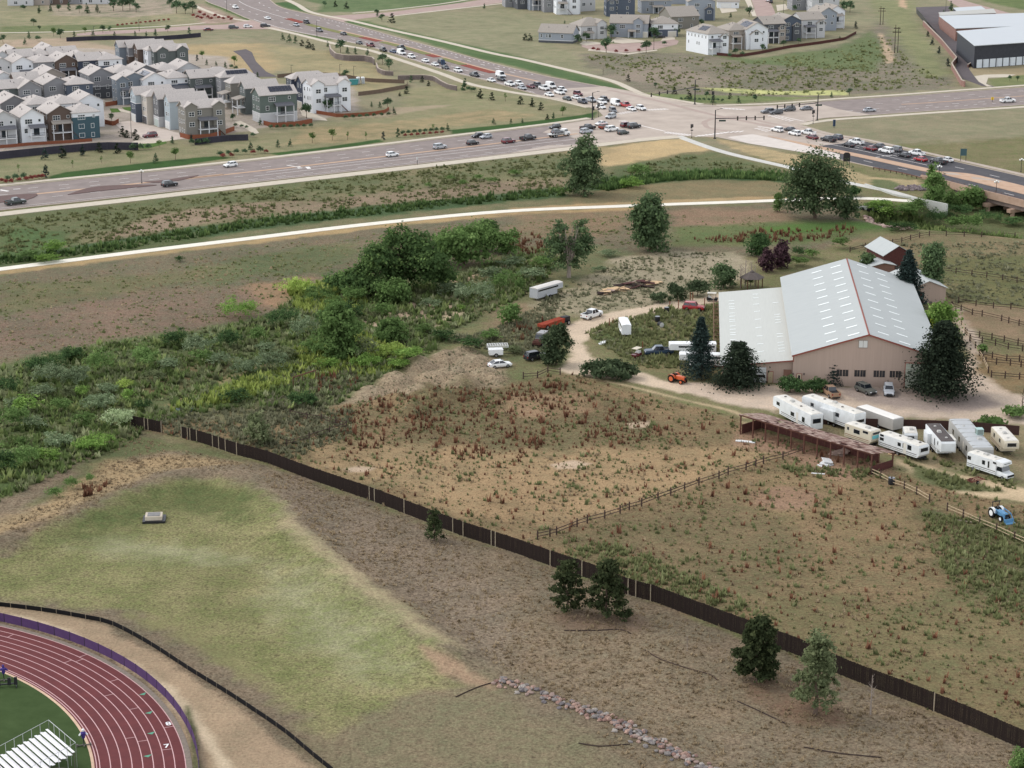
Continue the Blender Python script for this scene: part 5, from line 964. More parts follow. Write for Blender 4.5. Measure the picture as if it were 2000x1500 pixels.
def car_meshes(kind):
 if kind in _VM: return _VM[kind]
 K = KINDS[kind]; hw = K['W'] / 2; zb = .24 + (K['wr'] - .33) * .8; mb = MB()
 loft(mb, [(x, [(0, zb), (hw * f * .9, zb), (hw * f, zb + .22), (hw * f, (zb + zt) / 2 + .1), (hw * f * .95, zt - .04), (hw * f * .8, zt), (0, zt + .03)]) for x, zt, f in K['body']])
 x0, x1, x2, x3 = K['cab']; zt = min(z for x, z, f in K['body'] if x0 - .1 <= x <= x3 + .1) - .03; zr = K['zr']; a = hw * .9; b = hw * .72
 # roof skin with pillars
 mb.add([(x1 - .02, -b, zr - .05), (x2 + .02, -b, zr - .05), (x2 + .02, b, zr - .05), (x1 - .02, b, zr - .05), (x1 + .12, -b * .9, zr + .02), (x2 - .1, -b * .9, zr + .02), (x2 - .1, b * .9, zr + .02), (x1 + .12, b * .9, zr + .02)],
   [(0, 3, 2, 1), (4, 5, 6, 7), (0, 1, 5, 4), (1, 2, 6, 5), (2, 3, 7, 6), (3, 0, 4, 7)])
 xm = [x0 + (x3 - x0) * .5] + ([x0 + (x3 - x0) * .78] if kind in ('suv', 'bigsuv', 'minivan') else [])
 for sy in (-1, 1):
  for (p, q) in [((x0, sy * a, zt), (x1, sy * b, zr)), ((x3, sy * a, zt), (x2, sy * b, zr))] + [((x, sy * (a + .01), zt), ((x1 + x2) / 2 if i == 0 else x1 + .35, sy * (b + .012), zr)) for i, x in enumerate(xm)]: mb.tube(p, q, .045, n=4)
 for sy in (-1, 1):                                               # arches, mirrors
  mb.box(x3 - .25, x3 - .08, sy * (hw + .02) - .09, sy * (hw + .02) + .09, zt + .05, zt + .2)
 if kind == 'pickup':
  mb.box(-2.72, -1.0, -hw * .82, hw * .82, 1.135, 1.165, 1)       # bed floor seen as dark well, rails around it
  for sy in (-1, 1): mb.box(-2.86, -.98, sy * hw * .9 - .07, sy * hw * .9 + .07, 1.05, 1.28)
  mb.box(-2.88, -2.78, -hw * .92, hw * .92, .95, 1.28)
 if kind == 'van':
  mb.box(-2.8, x2 - .3, -a * .985, a * .985, 1.15, 2.2, 0, (.04, .1))
 e = K['body'][-1][0]; r = K['body'][0][0]; zl = K['body'][-1][1]; zq = K['body'][0][1]
 for sy in (-1, 1):
  mb.box(e - .16, e + .015, sy * hw * .62 - .17, sy * hw * .62 + .17, zl - .12, zl + .06, 2); mb.box(r - .015, r + .12, sy * hw * .72 - .12, sy * hw * .72 + .12, zq - .05, zq + .22, 3)
 mb.box(e - .1, e + .03, -hw * .55, hw * .55, zl - .3, zl - .1, 1); mb.box(e - .2, e + .03, -hw * .78, hw * .78, zb, zb + .16, 1); mb.box(r - .03, r + .2, -hw * .8, hw * .8, zb, zb + .2, 1)
 body = mb.mesh('body', [CP['white'], M_BLK, M_LAMP, M_TAIL])
 mb = MB(); mb.add([(x0, -a, zt), (x3, -a, zt), (x3, a, zt), (x0, a, zt), (x1, -b, zr - .04), (x2, -b, zr - .04), (x2, b, zr - .04), (x1, b, zr - .04)], [(0, 1, 5, 4), (1, 2, 6, 5), (2, 3, 7, 6), (3, 0, 4, 7), (4, 5, 6, 7)])
 glass = mb.mesh('window', M_CGL); _VM[kind] = (body, glass, K); return _VM[kind]
def vehicle(label, cat, kind, px, py, ang, col, group=None, name=None, z=0.0, flip=False):
 body, glass, K = car_meshes(kind); P = at(px, py, .75 + z); root = thing(name or 'car', label, cat, (P.x, P.y, z + .05), ang, group)
 paint(obj('body', body, root), CP[col]); obj('window', glass, root); wm = wheel_mesh(K['wr'], .24)
 for sx in (-1, 1):
  for sy in (-1, 1): obj('wheel', wm, root, (sx * K['wb'], sy * (K['W'] / 2 - .1), K['wr']))
 return root
D_A = heading((330, 360), (860, 287)); D_E = heading((1560, 212), (1980, 186)); D_N = heading((760, 92), (1100, 184)); D_N0 = heading((430, 8), (640, 62)); D_S = heading((1560, 262), (1840, 318)); D_W = heading((380, 56), (520, 50))
PI = math.pi
_CARS = [
 # --- main road west leg, near lanes going right
 ('dark green pickup truck with open bed nearest the left picture edge', 'pickup truck', 'pickup', 30, 394, D_A, 'darkgreen', 'W'), ('black sport utility car passing the long brown median', 'car', 'suv', 331, 359, D_A, 'black', 'W'),
 ('white compact crossover alone on the near lanes', 'car', 'hatch', 766, 301, D_A, 'white', 'W'), ('pale silver crossover left of the black car group', 'car', 'suv', 859, 286, D_A, 'silver', 'W'),
 ('black crossover with red tail lights ahead of the silver crossover', 'car', 'hatch', 923, 278, D_A, 'black', 'W'), ('dark maroon crossover behind the black pickup', 'car', 'suv', 993, 275, D_A, 'maroon', 'W'), ('black four door pickup behind the tow truck', 'pickup truck', 'pickup', 1031, 269, D_A, 'black', 'W'),
 ('silver grey wagon in front of the tow truck', 'car', 'suv', 1145, 256, D_A, 'silver', 'W'), ('black flat bed pickup beside the silver wagon', 'pickup truck', 'pickup', 1148, 249, D_A, 'black', 'W'), ('dark green grey hatchback nearest the kerb at the stop line', 'car', 'hatch', 1217, 258, D_A, 'darkgreen', 'W'),
 ('large black sport utility car first at the stop line', 'car', 'bigsuv', 1238, 246, D_A, 'black', 'W'), ('dark maroon car half hidden by the large black one', 'car', 'suv', 1224, 244, D_A, 'maroon', 'W'), ('white boxy sport utility car waiting near the stop line', 'car', 'bigsuv', 1195, 252, D_A, 'white', 'W'), ('red brown car partly behind the white boxy one', 'car', 'suv', 1182, 247, D_A, 'rust', 'W'),
 # far lanes going left
 ('white crossover driving left above the median lamp post', 'car', 'hatch', 450, 321, D_A + PI, 'white', 'W'), ('black car with pale bonnet driving left beside the silver crossover', 'car', 'hatch', 933, 264, D_A + PI, 'black', 'W'), ('silver crossover driving left beside the black car', 'car', 'hatch', 949, 266, D_A + PI, 'silver', 'W'),
 ('black compact car driving left above the tow truck', 'car', 'hatch', 1084, 247, D_A + PI, 'black', 'W'), ('white coupe turning left off the crossing', 'car', 'coupe', 1174, 240, D_A + PI, 'white', 'W'), ('silver sport utility car leaving the crossing toward the left road', 'car', 'suv', 1193, 227, D_A + PI + .25, 'silver', 'W'), ('grey minivan turning from the queue toward the left road', 'car', 'minivan', 1197, 215, D_N - .25, 'grey', 'W'),
 # --- northern queue coming down to the crossing
 ('white crossover first in the northern queue', 'car', 'suv', 1252, 211, D_N, 'white', 'N'), ('white saloon second in the northern queue by the signal post', 'car', 'sedan', 1233, 212, D_N, 'white', 'N'), ('red pickup behind the leading white saloon', 'pickup truck', 'pickup', 1222, 205, D_N, 'red', 'N'), ('white van with red flank near the front of the queue', 'van', 'van', 1204, 202, D_N, 'white', 'N'),
 ('small white saloon below the post in the queue', 'car', 'sedan', 1174, 208, D_N, 'white', 'N'), ('white crossover behind the signal post in the queue', 'car', 'suv', 1176, 199, D_N, 'white', 'N'), ('black off road car in the inner lane of the queue', 'car', 'suv', 1181, 194, D_N, 'black', 'N'), ('silver pickup left of the signal post in the queue', 'pickup truck', 'pickup', 1154, 195, D_N, 'silver', 'N'),
 ('dark blue grey sport utility car at the kerb left of the post', 'car', 'suv', 1138, 198, D_N, 'darkblue', 'N'), ('white saloon between the green and blue cars', 'car', 'sedan', 1126, 190, D_N, 'white', 'N'), ('maroon sport utility car in the inner lane of the queue', 'car', 'suv', 1129, 183, D_N, 'maroon', 'N'), ('dark green saloon at the kerb side of the queue', 'car', 'sedan', 1108, 192, D_N, 'darkgreen', 'N'),
 ('white pickup with dark grille in the queue', 'pickup truck', 'pickup', 1093, 180, D_N, 'white', 'N'), ('white crossover behind the dark grilled pickup', 'car', 'suv', 1098, 175, D_N, 'white', 'N'), ('white saloon at the kerb below two white pickups', 'car', 'sedan', 1073, 184, D_N, 'white', 'N'), ('white long pickup beside the white delivery van', 'pickup truck', 'pickup', 1063, 172, D_N, 'white', 'N'), ('tall white delivery van in the middle of the queue', 'van', 'van', 1076, 168, D_N, 'white', 'N'),
 ('dark crossover behind the white delivery van', 'car', 'suv', 1051, 166, D_N, 'darkgrey', 'N'), ('maroon saloon in the middle of the queue', 'car', 'sedan', 1037, 168, D_N, 'maroon', 'N'), ('silver saloon ahead of the white pickup', 'car', 'sedan', 1020, 171, D_N, 'silver', 'N'), ('white sport utility car beside the silver saloon', 'car', 'suv', 1014, 163, D_N, 'white', 'N'), ('white pickup behind the silver saloon', 'pickup truck', 'pickup', 996, 164, D_N, 'white', 'N'),
 ('dark grey car with white van behind it', 'car', 'suv', 979, 154, D_N, 'darkgrey', 'N'), ('white van behind the dark grey car', 'van', 'van', 978, 147, D_N, 'white', 'N'), ('white saloon alone at the kerb above the pines', 'car', 'sedan', 960, 156, D_N, 'white', 'N'), ('dark grey pickup between two white cars', 'pickup truck', 'pickup', 927, 146, D_N, 'darkgrey', 'N'), ('white sport utility car above the grey block wall', 'car', 'suv', 895, 137, D_N, 'white', 'N'),
 ('black saloon below the blue sign', 'car', 'sedan', 870, 131, D_N, 'darkgrey', 'N'), ('dark blue car beside the blue sign', 'car', 'suv', 863, 121, D_N, 'darkblue', 'N'), ('white saloon just left of the blue sign', 'car', 'sedan', 850, 125, D_N, 'white', 'N'), ('white saloon second left of the blue sign', 'car', 'sedan', 831, 118, D_N, 'white', 'N'), ('white sport utility car in front of the white panel van', 'car', 'suv', 804, 110, D_N, 'white', 'N'), ('white panel van near the red median end', 'van', 'van', 784, 103, D_N, 'white', 'N'),
 ('blue saloon behind the white panel van', 'car', 'sedan', 768, 100, D_N, 'blue', 'N'), ('dark pickup in the inner lane beside the panel van', 'pickup truck', 'pickup', 784, 93, D_N, 'darkgreen', 'N'), ('black sport utility car by the conifers on the northern road', 'car', 'suv', 749, 97, D_N, 'black', 'N'), ('dark maroon pickup on the northern road', 'pickup truck', 'pickup', 724, 88, D_N, 'maroon', 'N'), ('grey saloon behind the maroon pickup', 'car', 'sedan', 702, 83, D_N, 'darkgrey', 'N'),
 ('dark saloon alone beside the grassy median', 'car', 'sedan', 671, 65, D_N, 'black', 'N'), ('grey sport utility car beside the street lamp', 'car', 'suv', 624, 59, D_N0, 'grey', 'N'), ('black sport utility car in the inner lane near the side street', 'car', 'suv', 599, 43, D_N0, 'black', 'N'), ('pale car with dark roof below the black one', 'car', 'hatch', 579, 48, D_N0, 'silver', 'N'), ('white saloon crossing opposite the side street', 'car', 'sedan', 523, 35, D_N0, 'white', 'N'), ('white sport utility car at the top of the northern road', 'car', 'suv', 460, 14, D_N0, 'white', 'N'),
 ('black sport utility car first out of the side street', 'car', 'suv', 518, 50, D_W, 'black', 'N'), ('white car second in the side street', 'car', 'hatch', 484, 51, D_W, 'white', 'N'), ('dark grey car third in the side street', 'car', 'suv', 456, 53, D_W, 'darkgrey', 'N'), ('brown car last in the side street by the tree', 'car', 'sedan', 407, 57, D_W, 'maroon', 'N'),
 # --- eastern leg
 ('silver saloon leaving the crossing eastward', 'car', 'sedan', 1698, 214, D_E, 'silver', 'E'), ('white pickup near the right picture edge on the eastern road', 'pickup truck', 'pickup', 1968, 196, D_E, 'white', 'E'), ('grey saloon last of the four by the eastern signal', 'car', 'sedan', 1575, 211, D_E + PI, 'grey', 'E'), ('dark rounded car third of the four by the eastern signal', 'car', 'suv', 1541, 213, D_E + PI, 'darkgrey', 'E'),
 ('dark grey crossover at the front of the eastern queue', 'car', 'suv', 1516, 219, D_E + PI, 'darkgrey', 'E'), ('silver car leading the inner lane of the eastern queue', 'car', 'suv', 1499, 217, D_E + PI, 'grey', 'E'),
 # --- southern queue coming up to the crossing
 ('white crossover first in the southern queue', 'car', 'suv', 1518, 253, D_S + PI, 'white', 'S'), ('dark saloon behind the first white crossover', 'car', 'sedan', 1543, 252, D_S + PI, 'darkgrey', 'S'), ('white sport utility car second in the near lane of the southern queue', 'car', 'suv', 1552, 260, D_S + PI, 'white', 'S'), ('white pickup with black bed cover in the southern queue', 'pickup truck', 'pickup', 1579, 259, D_S + PI, 'white', 'S'), ('dark maroon saloon with bright tail lights in the southern queue', 'car', 'sedan', 1586, 267, D_S + PI, 'maroon', 'S'),
 ('black four door pickup in the middle of the southern queue', 'pickup truck', 'pickup', 1618, 272, D_S + PI, 'black', 'S'), ('dark blue sport utility car beside the black pickup', 'car', 'suv', 1634, 268, D_S + PI, 'darkblue', 'S'), ('brown black saloon above the cottonwood', 'car', 'sedan', 1657, 282, D_S + PI, 'black', 'S'), ('white crew cab pickup beside the brown black saloon', 'pickup truck', 'pickup', 1673, 277, D_S + PI, 'white', 'S'), ('red saloon in the near lane behind the white pickup', 'car', 'sedan', 1700, 289, D_S + PI, 'darkred', 'S'),
 ('dark grey saloon half hidden behind the red saloon', 'car', 'sedan', 1717, 284, D_S + PI, 'darkgrey', 'S'), ('large white sport utility car behind the red saloon', 'car', 'bigsuv', 1731, 294, D_S + PI, 'white', 'S'), ('silver dark car beside the large white one', 'car', 'suv', 1749, 291, D_S + PI, 'grey', 'S'), ('black saloon between the large white car and the bright red one', 'car', 'sedan', 1766, 302, D_S + PI, 'black', 'S'), ('white pickup with cap in the far lane of the southern queue', 'pickup truck', 'pickup', 1791, 299, D_S + PI, 'white', 'S'), ('bright red saloon in the southern queue', 'car', 'sedan', 1798, 310, D_S + PI, 'red', 'S'),
 ('black pickup last in the southern queue', 'pickup truck', 'pickup', 1833, 315, D_S + PI, 'black', 'S'), ('white saloon beside the last black pickup', 'car', 'sedan', 1849, 311, D_S + PI, 'white', 'S'),
 # --- estate and hillside
 ('maroon sport utility car parked in the pale garage court', 'car', 'suv', 293, 264, heading((320, 262), (270, 267)), 'maroon', None), ('black sport utility car parked on the cul de sac driveway', 'car', 'suv', 1289, 71, heading((1270, 71), (1310, 71)), 'black', None), ('dark car parked on the upper street between houses', 'car', 'suv', 1506, 3, heading((1500, 20), (1490, -10)), 'darkgrey', None),
 ('white car at the picture top on the upper street', 'car', 'sedan', 1499, 0, heading((1500, 20), (1490, -10)), 'white', None),
 # --- ranch
 ('white crew cab pickup parked at the bend of the dirt lane', 'pickup truck', 'pickup', 1156, 614, heading((1133, 622), (1182, 606)), 'white', 'R'), ('red sport utility car parked beside the barn yard', 'car', 'suv', 1355, 599, heading((1330, 598), (1378, 601)), 'red', 'R'), ('dark teal blue pickup hitched at the gooseneck trailer', 'pickup truck', 'pickup', 1287, 686, heading((1320, 684), (1256, 686)), 'petrol', 'R'),
 ('black sport utility car with pale bumper under the juniper', 'car', 'suv', 1046, 695, heading((1025, 700), (1070, 692)), 'black', 'R'), ('faded white saloon parked below the utility trailer', 'car', 'sedan', 976, 710, heading((952, 713), (1000, 708)), 'white', 'R'), ('tan and brown pickup with loaded bed in front of the hedge', 'pickup truck', 'pickup', 1622, 765, heading((1640, 778), (1605, 752)), 'tan', 'R'),
 ('green grey sport utility car parked at the barn windows', 'car', 'suv', 1691, 760, heading((1672, 752), (1712, 768)), 'greengrey', 'R'), ('silver crossover parked nose out beside the roller door', 'car', 'suv', 1736, 762, heading((1733, 748), (1737, 775)), 'silver', 'R')]
_GRP = dict(W='vehicles on the western leg of the main road', N='vehicles queuing on the northern road', E='vehicles on the eastern leg', S='vehicles queuing on the southern road', R='vehicles parked about the ranch')
for lb, ct, kd, px, py, an, cl, g in _CARS: vehicle(lb, ct, kd, px, py, an, cl, _GRP.get(g), {'pickup truck': 'pickup_truck', 'van': 'van'}.get(ct, 'car'))
# flat bed tow truck and the grey car on it
P = at(1092, 262, .8); tt = thing('tow_truck', 'white flat bed tow truck carrying a small grey car', 'tow truck', (P.x, P.y, .05), D_A, _GRP['W'])
mb = MB(); loft(mb, [(x, [(0, .5), (f * .95, .5), (f, .8), (f, z - .1), (f * .85, z), (0, z + .02)]) for x, z, f in ((1.6, 1.5, 1.05), (2.7, 1.5, 1.1), (3.9, 1.3, 1.0), (4.1, 1.0, .9))]); mb.box(1.4, 2.9, -1.0, 1.0, 1.45, 2.35, 0, (.15, .12)); paint(mb.build('cab', CP['white'], tt), CP['white'])
mb = MB(); mb.box(1.5, 2.98, -1.02, 1.02, 1.6, 2.2, 0, (.12, .1)); mb.build('window', M_CGL, tt)
mb = MB(); mb.box(-4.2, 1.3, -1.2, 1.2, .95, 1.12); mb.box(1.15, 1.3, -1.2, 1.2, 1.12, 2.1); mb.build('flat_bed', CP['pale'], tt); mb = MB(); mb.box(-3.9, 3.6, -.5, .5, .55, .95); mb.build('chassis', M_BLK, tt)
for x in (-2.9, -2.0, 3.1):
 for sy in (-1, 1): obj('wheel', wheel_mesh(.48, .3), tt, (x, sy * 1.0, .48))
vehicle('small grey car carried on the tow truck bed', 'car', 'hatch', 1088, 256.5, D_A, 'grey', _GRP['W'], z=1.12)
# ---------------------------------------------------------------- trailers and motor homes of the ranch
M_RVW = mat('rv_white', (228, 230, 230), .5, .3, var=.05, scale=.6, c2=(206, 208, 206)); M_RVR = mat('rv_roof', (226, 222, 212), .7, .2, var=.08, scale=.7, c2=(200, 194, 182)); M_RVB = mat('rv_beige', (206, 196, 174), .55, .3, var=.06); M_STRIPE = mat('rv_stripe', (96, 90, 84), .5, .3, var=.05); M_STR2 = mat('rv_stripe_brown', (142, 108, 82), .5, .3, var=.05)
M_RVD = mat('rv_roof_dark', (92, 86, 84), .9, .1, var=.2, scale=.8); M_MOBG = mat('mobile_home_roof', (178, 180, 180), .6, .3, var=.05, scale=.6); M_AC = mat('roof_unit', (176, 174, 168), .6, .3, var=.05)
def rv(label, cat, name, e0, e1, zt, w, wallm=M_RVW, roofm=M_RVR, zb=.75, wins=(), front='slant', stripe=M_STRIPE, units=3, step=None, group='caravans and motor homes along the dirt lane', wheels=(-.12, -.02), round_=.0, door=None, seed=0):
 """box from the roof's two ends in the photograph: e0 the rear, e1 the front"""
 a = at(*e0, zt); b = at(*e1, zt); L_ = (b - a).length; ang = math.atan2(b.y - a.y, b.x - a.x); c = (a + b) / 2
 root = thing(name, label, cat, (c.x, c.y, 0), ang, group); hl = L_ / 2; hw = w / 2; z1 = zt - .12
 mb = MB(); sl_ = .55 if front == 'slant' else .05
 prof = [(-hl, zb), (hl - sl_, zb), (hl, zb + .55), (hl, z1 - .3), (hl - .25, z1), (-hl + .12, z1), (-hl, z1 - .15)]
 if step: prof = [(-hl, zb), (hl - step, zb), (hl - step + .1, zb + .85), (hl - .1, zb + .9), (hl, zb + 1.1), (hl, z1 - .3), (hl - .3, z1), (-hl + .12, z1), (-hl, z1 - .15)]
 mb.prism(prof, -hw, hw); mb.build('body', wallm, root)
 mb = MB(); mb.add([(-hl + .05, -hw + .06, z1 + .003), (hl - .28, -hw + .06, z1 + .003), (hl - .28, hw - .06, z1 + .003), (-hl + .05, hw - .06, z1 + .003), (-hl + .2, -hw * .6, zt), (hl - .45, -hw * .6, zt), (hl - .45, hw * .6, zt), (-hl + .2, hw * .6, zt)], [(4, 5, 6, 7), (0, 1, 5, 4), (1, 2, 6, 5), (2, 3, 7, 6), (3, 0, 4, 7)]); rf = mb.build('roof', roofm, root)
 if stripe:
  mb = MB()
  for sy in (-1, 1): mb.box(-hl + .1, hl - sl_ - (step or 0), sy * hw - .012, sy * hw + .012, zb + .5, zb + .62); mb.box(-hl + .1, hl - sl_ - (step or 0), sy * hw - .012, sy * hw + .012, zb + .22, zb + .3)
  mb.build('stripe', stripe, root)
 rg = random.Random(seed)
 for i in range(units):
  x = -hl + L_ * (i + .6) / (units + .2); mb = MB(); y = rg.uniform(-.3, .3) * hw
  if i == units // 2: mb.box(x - .45, x + .45, y - .35, y + .35, zt - .02, zt + .3, 0, (.1, .08)); mb.build('roof_unit', M_AC, rf)
  else: mb.lathe([(.24, 0), (.24, .1), (.16, .16)], (x, y, zt - .01), 10); mb.build('roof_vent', M_STRIPE if i % 2 else M_AC, rf)
 for (side, x, z, ww, hh) in wins:
  mb = MB(); mb.box(-ww / 2, ww / 2, -.02, .02, -hh / 2, hh / 2); mb.box(-ww / 2 - .05, ww / 2 + .05, -.012, .012, -hh / 2 - .05, hh / 2 + .05, 1); o = mb.build('window', [M_CGL, M_AC], root)
  if side in 'LR': o.location = (x * hl, hw if side == 'L' else -hw, zb + z)
  else: o.location = ((hl if side == 'F' else -hl), x * hw, zb + z); o.rotation_euler = (0, 0, PI / 2)
 if door:
  mb = MB(); mb.box(-.35, .35, -.025, .025, 0, 1.9); mb.build('door', M_RVR, root, (door[1] * hl, hw if door[0] == 'L' else -hw, zb + .05))
 for x in wheels:
  for sy in (-1, 1): obj('wheel', wheel_mesh(.36, .22), root, (x * L_, sy * (hw - .05), .36))
 mb = MB(); mb.box(-hl + .2, hl - (step or 0) - .3, -hw + .35, hw - .35, zb - .22, zb + .01); mb.box(hl - .6, hl + .7 if not step else hl - .5, -.06, .06, zb - .2, zb - .08); mb.build('chassis', M_BLK, root)
 return root, L_, hl
rv('white fifth wheel caravan with raised nose left of the larger one', 'caravan', 'caravan', (1596, 808), (1522, 770), 3.6, 2.5, step=2.4, wins=(('L', .72, 1.75, 1.1, .6), ('L', -.05, 1.2, 1.2, .7), ('L', -.62, 1.2, .9, .9), ('B', 0, 1.5, 1.6, .8)), units=4, seed=1, door=('L', -.3))
r2, l2, h2 = rv('long white fifth wheel caravan with slide out side and streaked roof', 'caravan', 'caravan', (1681, 806), (1577, 769), 3.8, 2.55, step=2.6, wins=(('L', .6, 1.9, .8, .6), ('L', -.35, 1.7, .9, .7), ('L', .08, 1.9, .9, .4), ('B', 0, 1.5, 1.8, .5)), units=5, seed=2)
mb = MB(); mb.box(-1.9, 1.7, 1.28, 1.75, 1.0, 2.9); mb.build('slide_out', M_RVW, r2)
rv('plain grey white cargo trailer with bare flat roof', 'cargo trailer', 'cargo_trailer', (1755, 816), (1682, 790), 2.7, 2.5, wallm=mat('cargo_grey', (172, 168, 162), .6, .3, var=.06), roofm=mat('cargo_roof', (228, 224, 216), .6, .3, var=.05), zb=.6, stripe=None, units=0, front='flat', seed=3)
r4, l4, h4 = rv('old cream motor home with brown stripes and turquoise windscreen cover', 'motor home', 'motor_home', (1660, 823), (1712, 840), 3.2, 2.4, wallm=M_RVB, wins=(('R', -.1, 1.5, 1.4, .7), ('R', -.75, 1.6, .4, .5), ('R', .55, 1.9, 1.2, .4), ('F', 0, 1.9, 1.6, .35)), stripe=M_STR2, units=2, wheels=(-.3, .3), seed=4)
mb = MB(); mb.box(-.02, .02, -.95, .95, -.3, .3); mb.build('windscreen_cover', mat('turquoise_cover', (120, 200, 206), .5, .3, var=.05), r4, (h4 + .02, 0, 2.0))
rv('white travel trailer with slatted windows nearest the open shed', 'caravan', 'caravan', (1727, 842), (1806, 869), 3.0, 2.45, wins=(('R', -.85, 1.9, .8, .35), ('R', -.85, 1.25, .9, .5), ('R', .02, 1.35, .7, .6), ('R', .22, 1.4, .25, .8), ('R', .52, 1.4, .9, .8), ('F', 0, 1.4, 1.7, .6)), units=4, seed=5, door=('R', .3))
rv('small rounded white camper behind the travel trailer', 'caravan', 'caravan', (1776, 832), (1780, 846), 2.4, 2.2, zb=.5, wins=(('F', 0, 1.1, 1.0, .45), ('R', 0, 1.2, .8, .5)), units=1, seed=6, stripe=None)
r7, l7, h7 = rv('white fifth wheel caravan with peeling dark roof', 'caravan', 'caravan', (1822, 826), (1853, 862), 3.6, 2.5, roofm=M_RVD, step=2.3, wins=(('R', -.5, 1.5, .7, 1.0), ('R', .2, 1.5, .5, 1.2), ('R', .6, 1.9, .5, .6), ('L', .5, 1.9, .8, .6)), units=3, seed=7)
mb = MB(); mb.box(-3.8, -1.2, -1.9, -1.27, 1.0, 2.9); mb.build('slide_out', M_RVW, r7)
mb = MB(); mb.box(.3, 3.6, 1.27, 1.8, 1.0, 3.3); mb.build('slide_out', M_RVR, r7)
r8, l8, h8 = rv('long grey roofed mobile home with rooftop cooler', 'mobile home', 'mobile_home', (1873, 817), (1921, 874), 3.4, 3.5, wallm=mat('mobile_home_wall', (168, 166, 160), .7, .2, var=.06), roofm=M_MOBG, zb=.5, front='flat', stripe=None, wins=(('R', -.6, 1.5, 1, .9), ('R', -.1, 1.5, 1, .9), ('R', .5, 1.5, 1, .9), ('F', 0, 1.7, 1.0, .8)), units=2, seed=8, door=('R', .25))
mb = MB(); mb.box(-.6, .6, -.6, .6, 0, 1.0)
for k in range(5): mb.box(.6, .63, -.5, .5, .1 + k * .17, .19 + k * .17, 1); mb.box(-.5, .5, -.63, -.6, .1 + k * .17, .19 + k * .17, 1)
mb.build('rooftop_cooler', [mat('cooler_mint', (170, 196, 190), .6, .3, var=.05), M_STRIPE], r8, (.1 * h8, 1.2, 3.4))
for k in range(7):
 mb = MB(); x = -h8 + l8 * (k + .5) / 7; mb.box(x - .03, x + .03, -1.7, 1.7, 3.28, 3.43); mb.build('roof_seam', M_AC, r8)
rv('beige motor caravan with panelled nose at the right picture edge', 'caravan', 'caravan', (1950, 832), (1977, 861), 3.2, 2.5, wallm=M_RVB, step=1.9, wins=(('R', -.5, 1.5, .8, .7), ('R', .3, 1.6, .8, .6), ('F', 0, 1.7, 1.5, .6)), stripe=M_STR2, units=3, seed=9)
r10, l10, h10 = rv('cream motor home with cab and over cab bunk parked beside the lane', 'motor home', 'motor_home', (1899, 879), (1955, 897), 3.1, 2.35, wins=(('R', -.85, 1.5, .7, .6), ('R', .15, 1.5, .6, .7), ('R', .5, 1.4, .3, 1.1), ('R', .9, 2.0, .6, .3)), units=3, wheels=(-.26,), seed=10, zb=.6, front='flat')
mb = MB(); mb.prism([(h10 - .2, 2.15), (h10 + 1.0, 2.2), (h10 + 1.45, 2.45), (h10 + 1.3, 2.95), (h10 - .2, 3.05)], -1.1, 1.1); mb.build('bunk', M_RVW, r10)
mb = MB(); loft(mb, [(x, [(0, .45), (f * .95, .45), (f, .7), (f, z - .1), (f * .85, z), (0, z + .02)]) for x, z, f in ((h10 - .2, 1.35, 1.0), (h10 + 1.0, 1.3, 1.0), (h10 + 2.1, 1.1, .92), (h10 + 2.25, .9, .85))]); mb.box(h10 - .2, h10 + 1.2, -.95, .95, 1.3, 2.18, 0, (.25, .08)); mb.build('cab', M_RVW, r10)
mb = MB(); mb.box(h10 - .1, h10 + 1.24, -.97, .97, 1.38, 2.08, 0, (.24, .06)); mb.build('cab_window', M_CGL, r10)
mb = MB(); mb.box(h10 + 1.05, h10 + 1.4, -.8, .8, 2.42, 2.72); mb.build('bunk_window', M_CGL, r10)
mb = MB(); mb.box(h10 + 2.18, h10 + 2.3, -.8, .8, .6, .95); mb.build('grille', M_BLK, r10)
for sy in (-1, 1): obj('wheel', wheel_mesh(.36, .24), r10, (h10 + 1.3, sy * .92, .36))
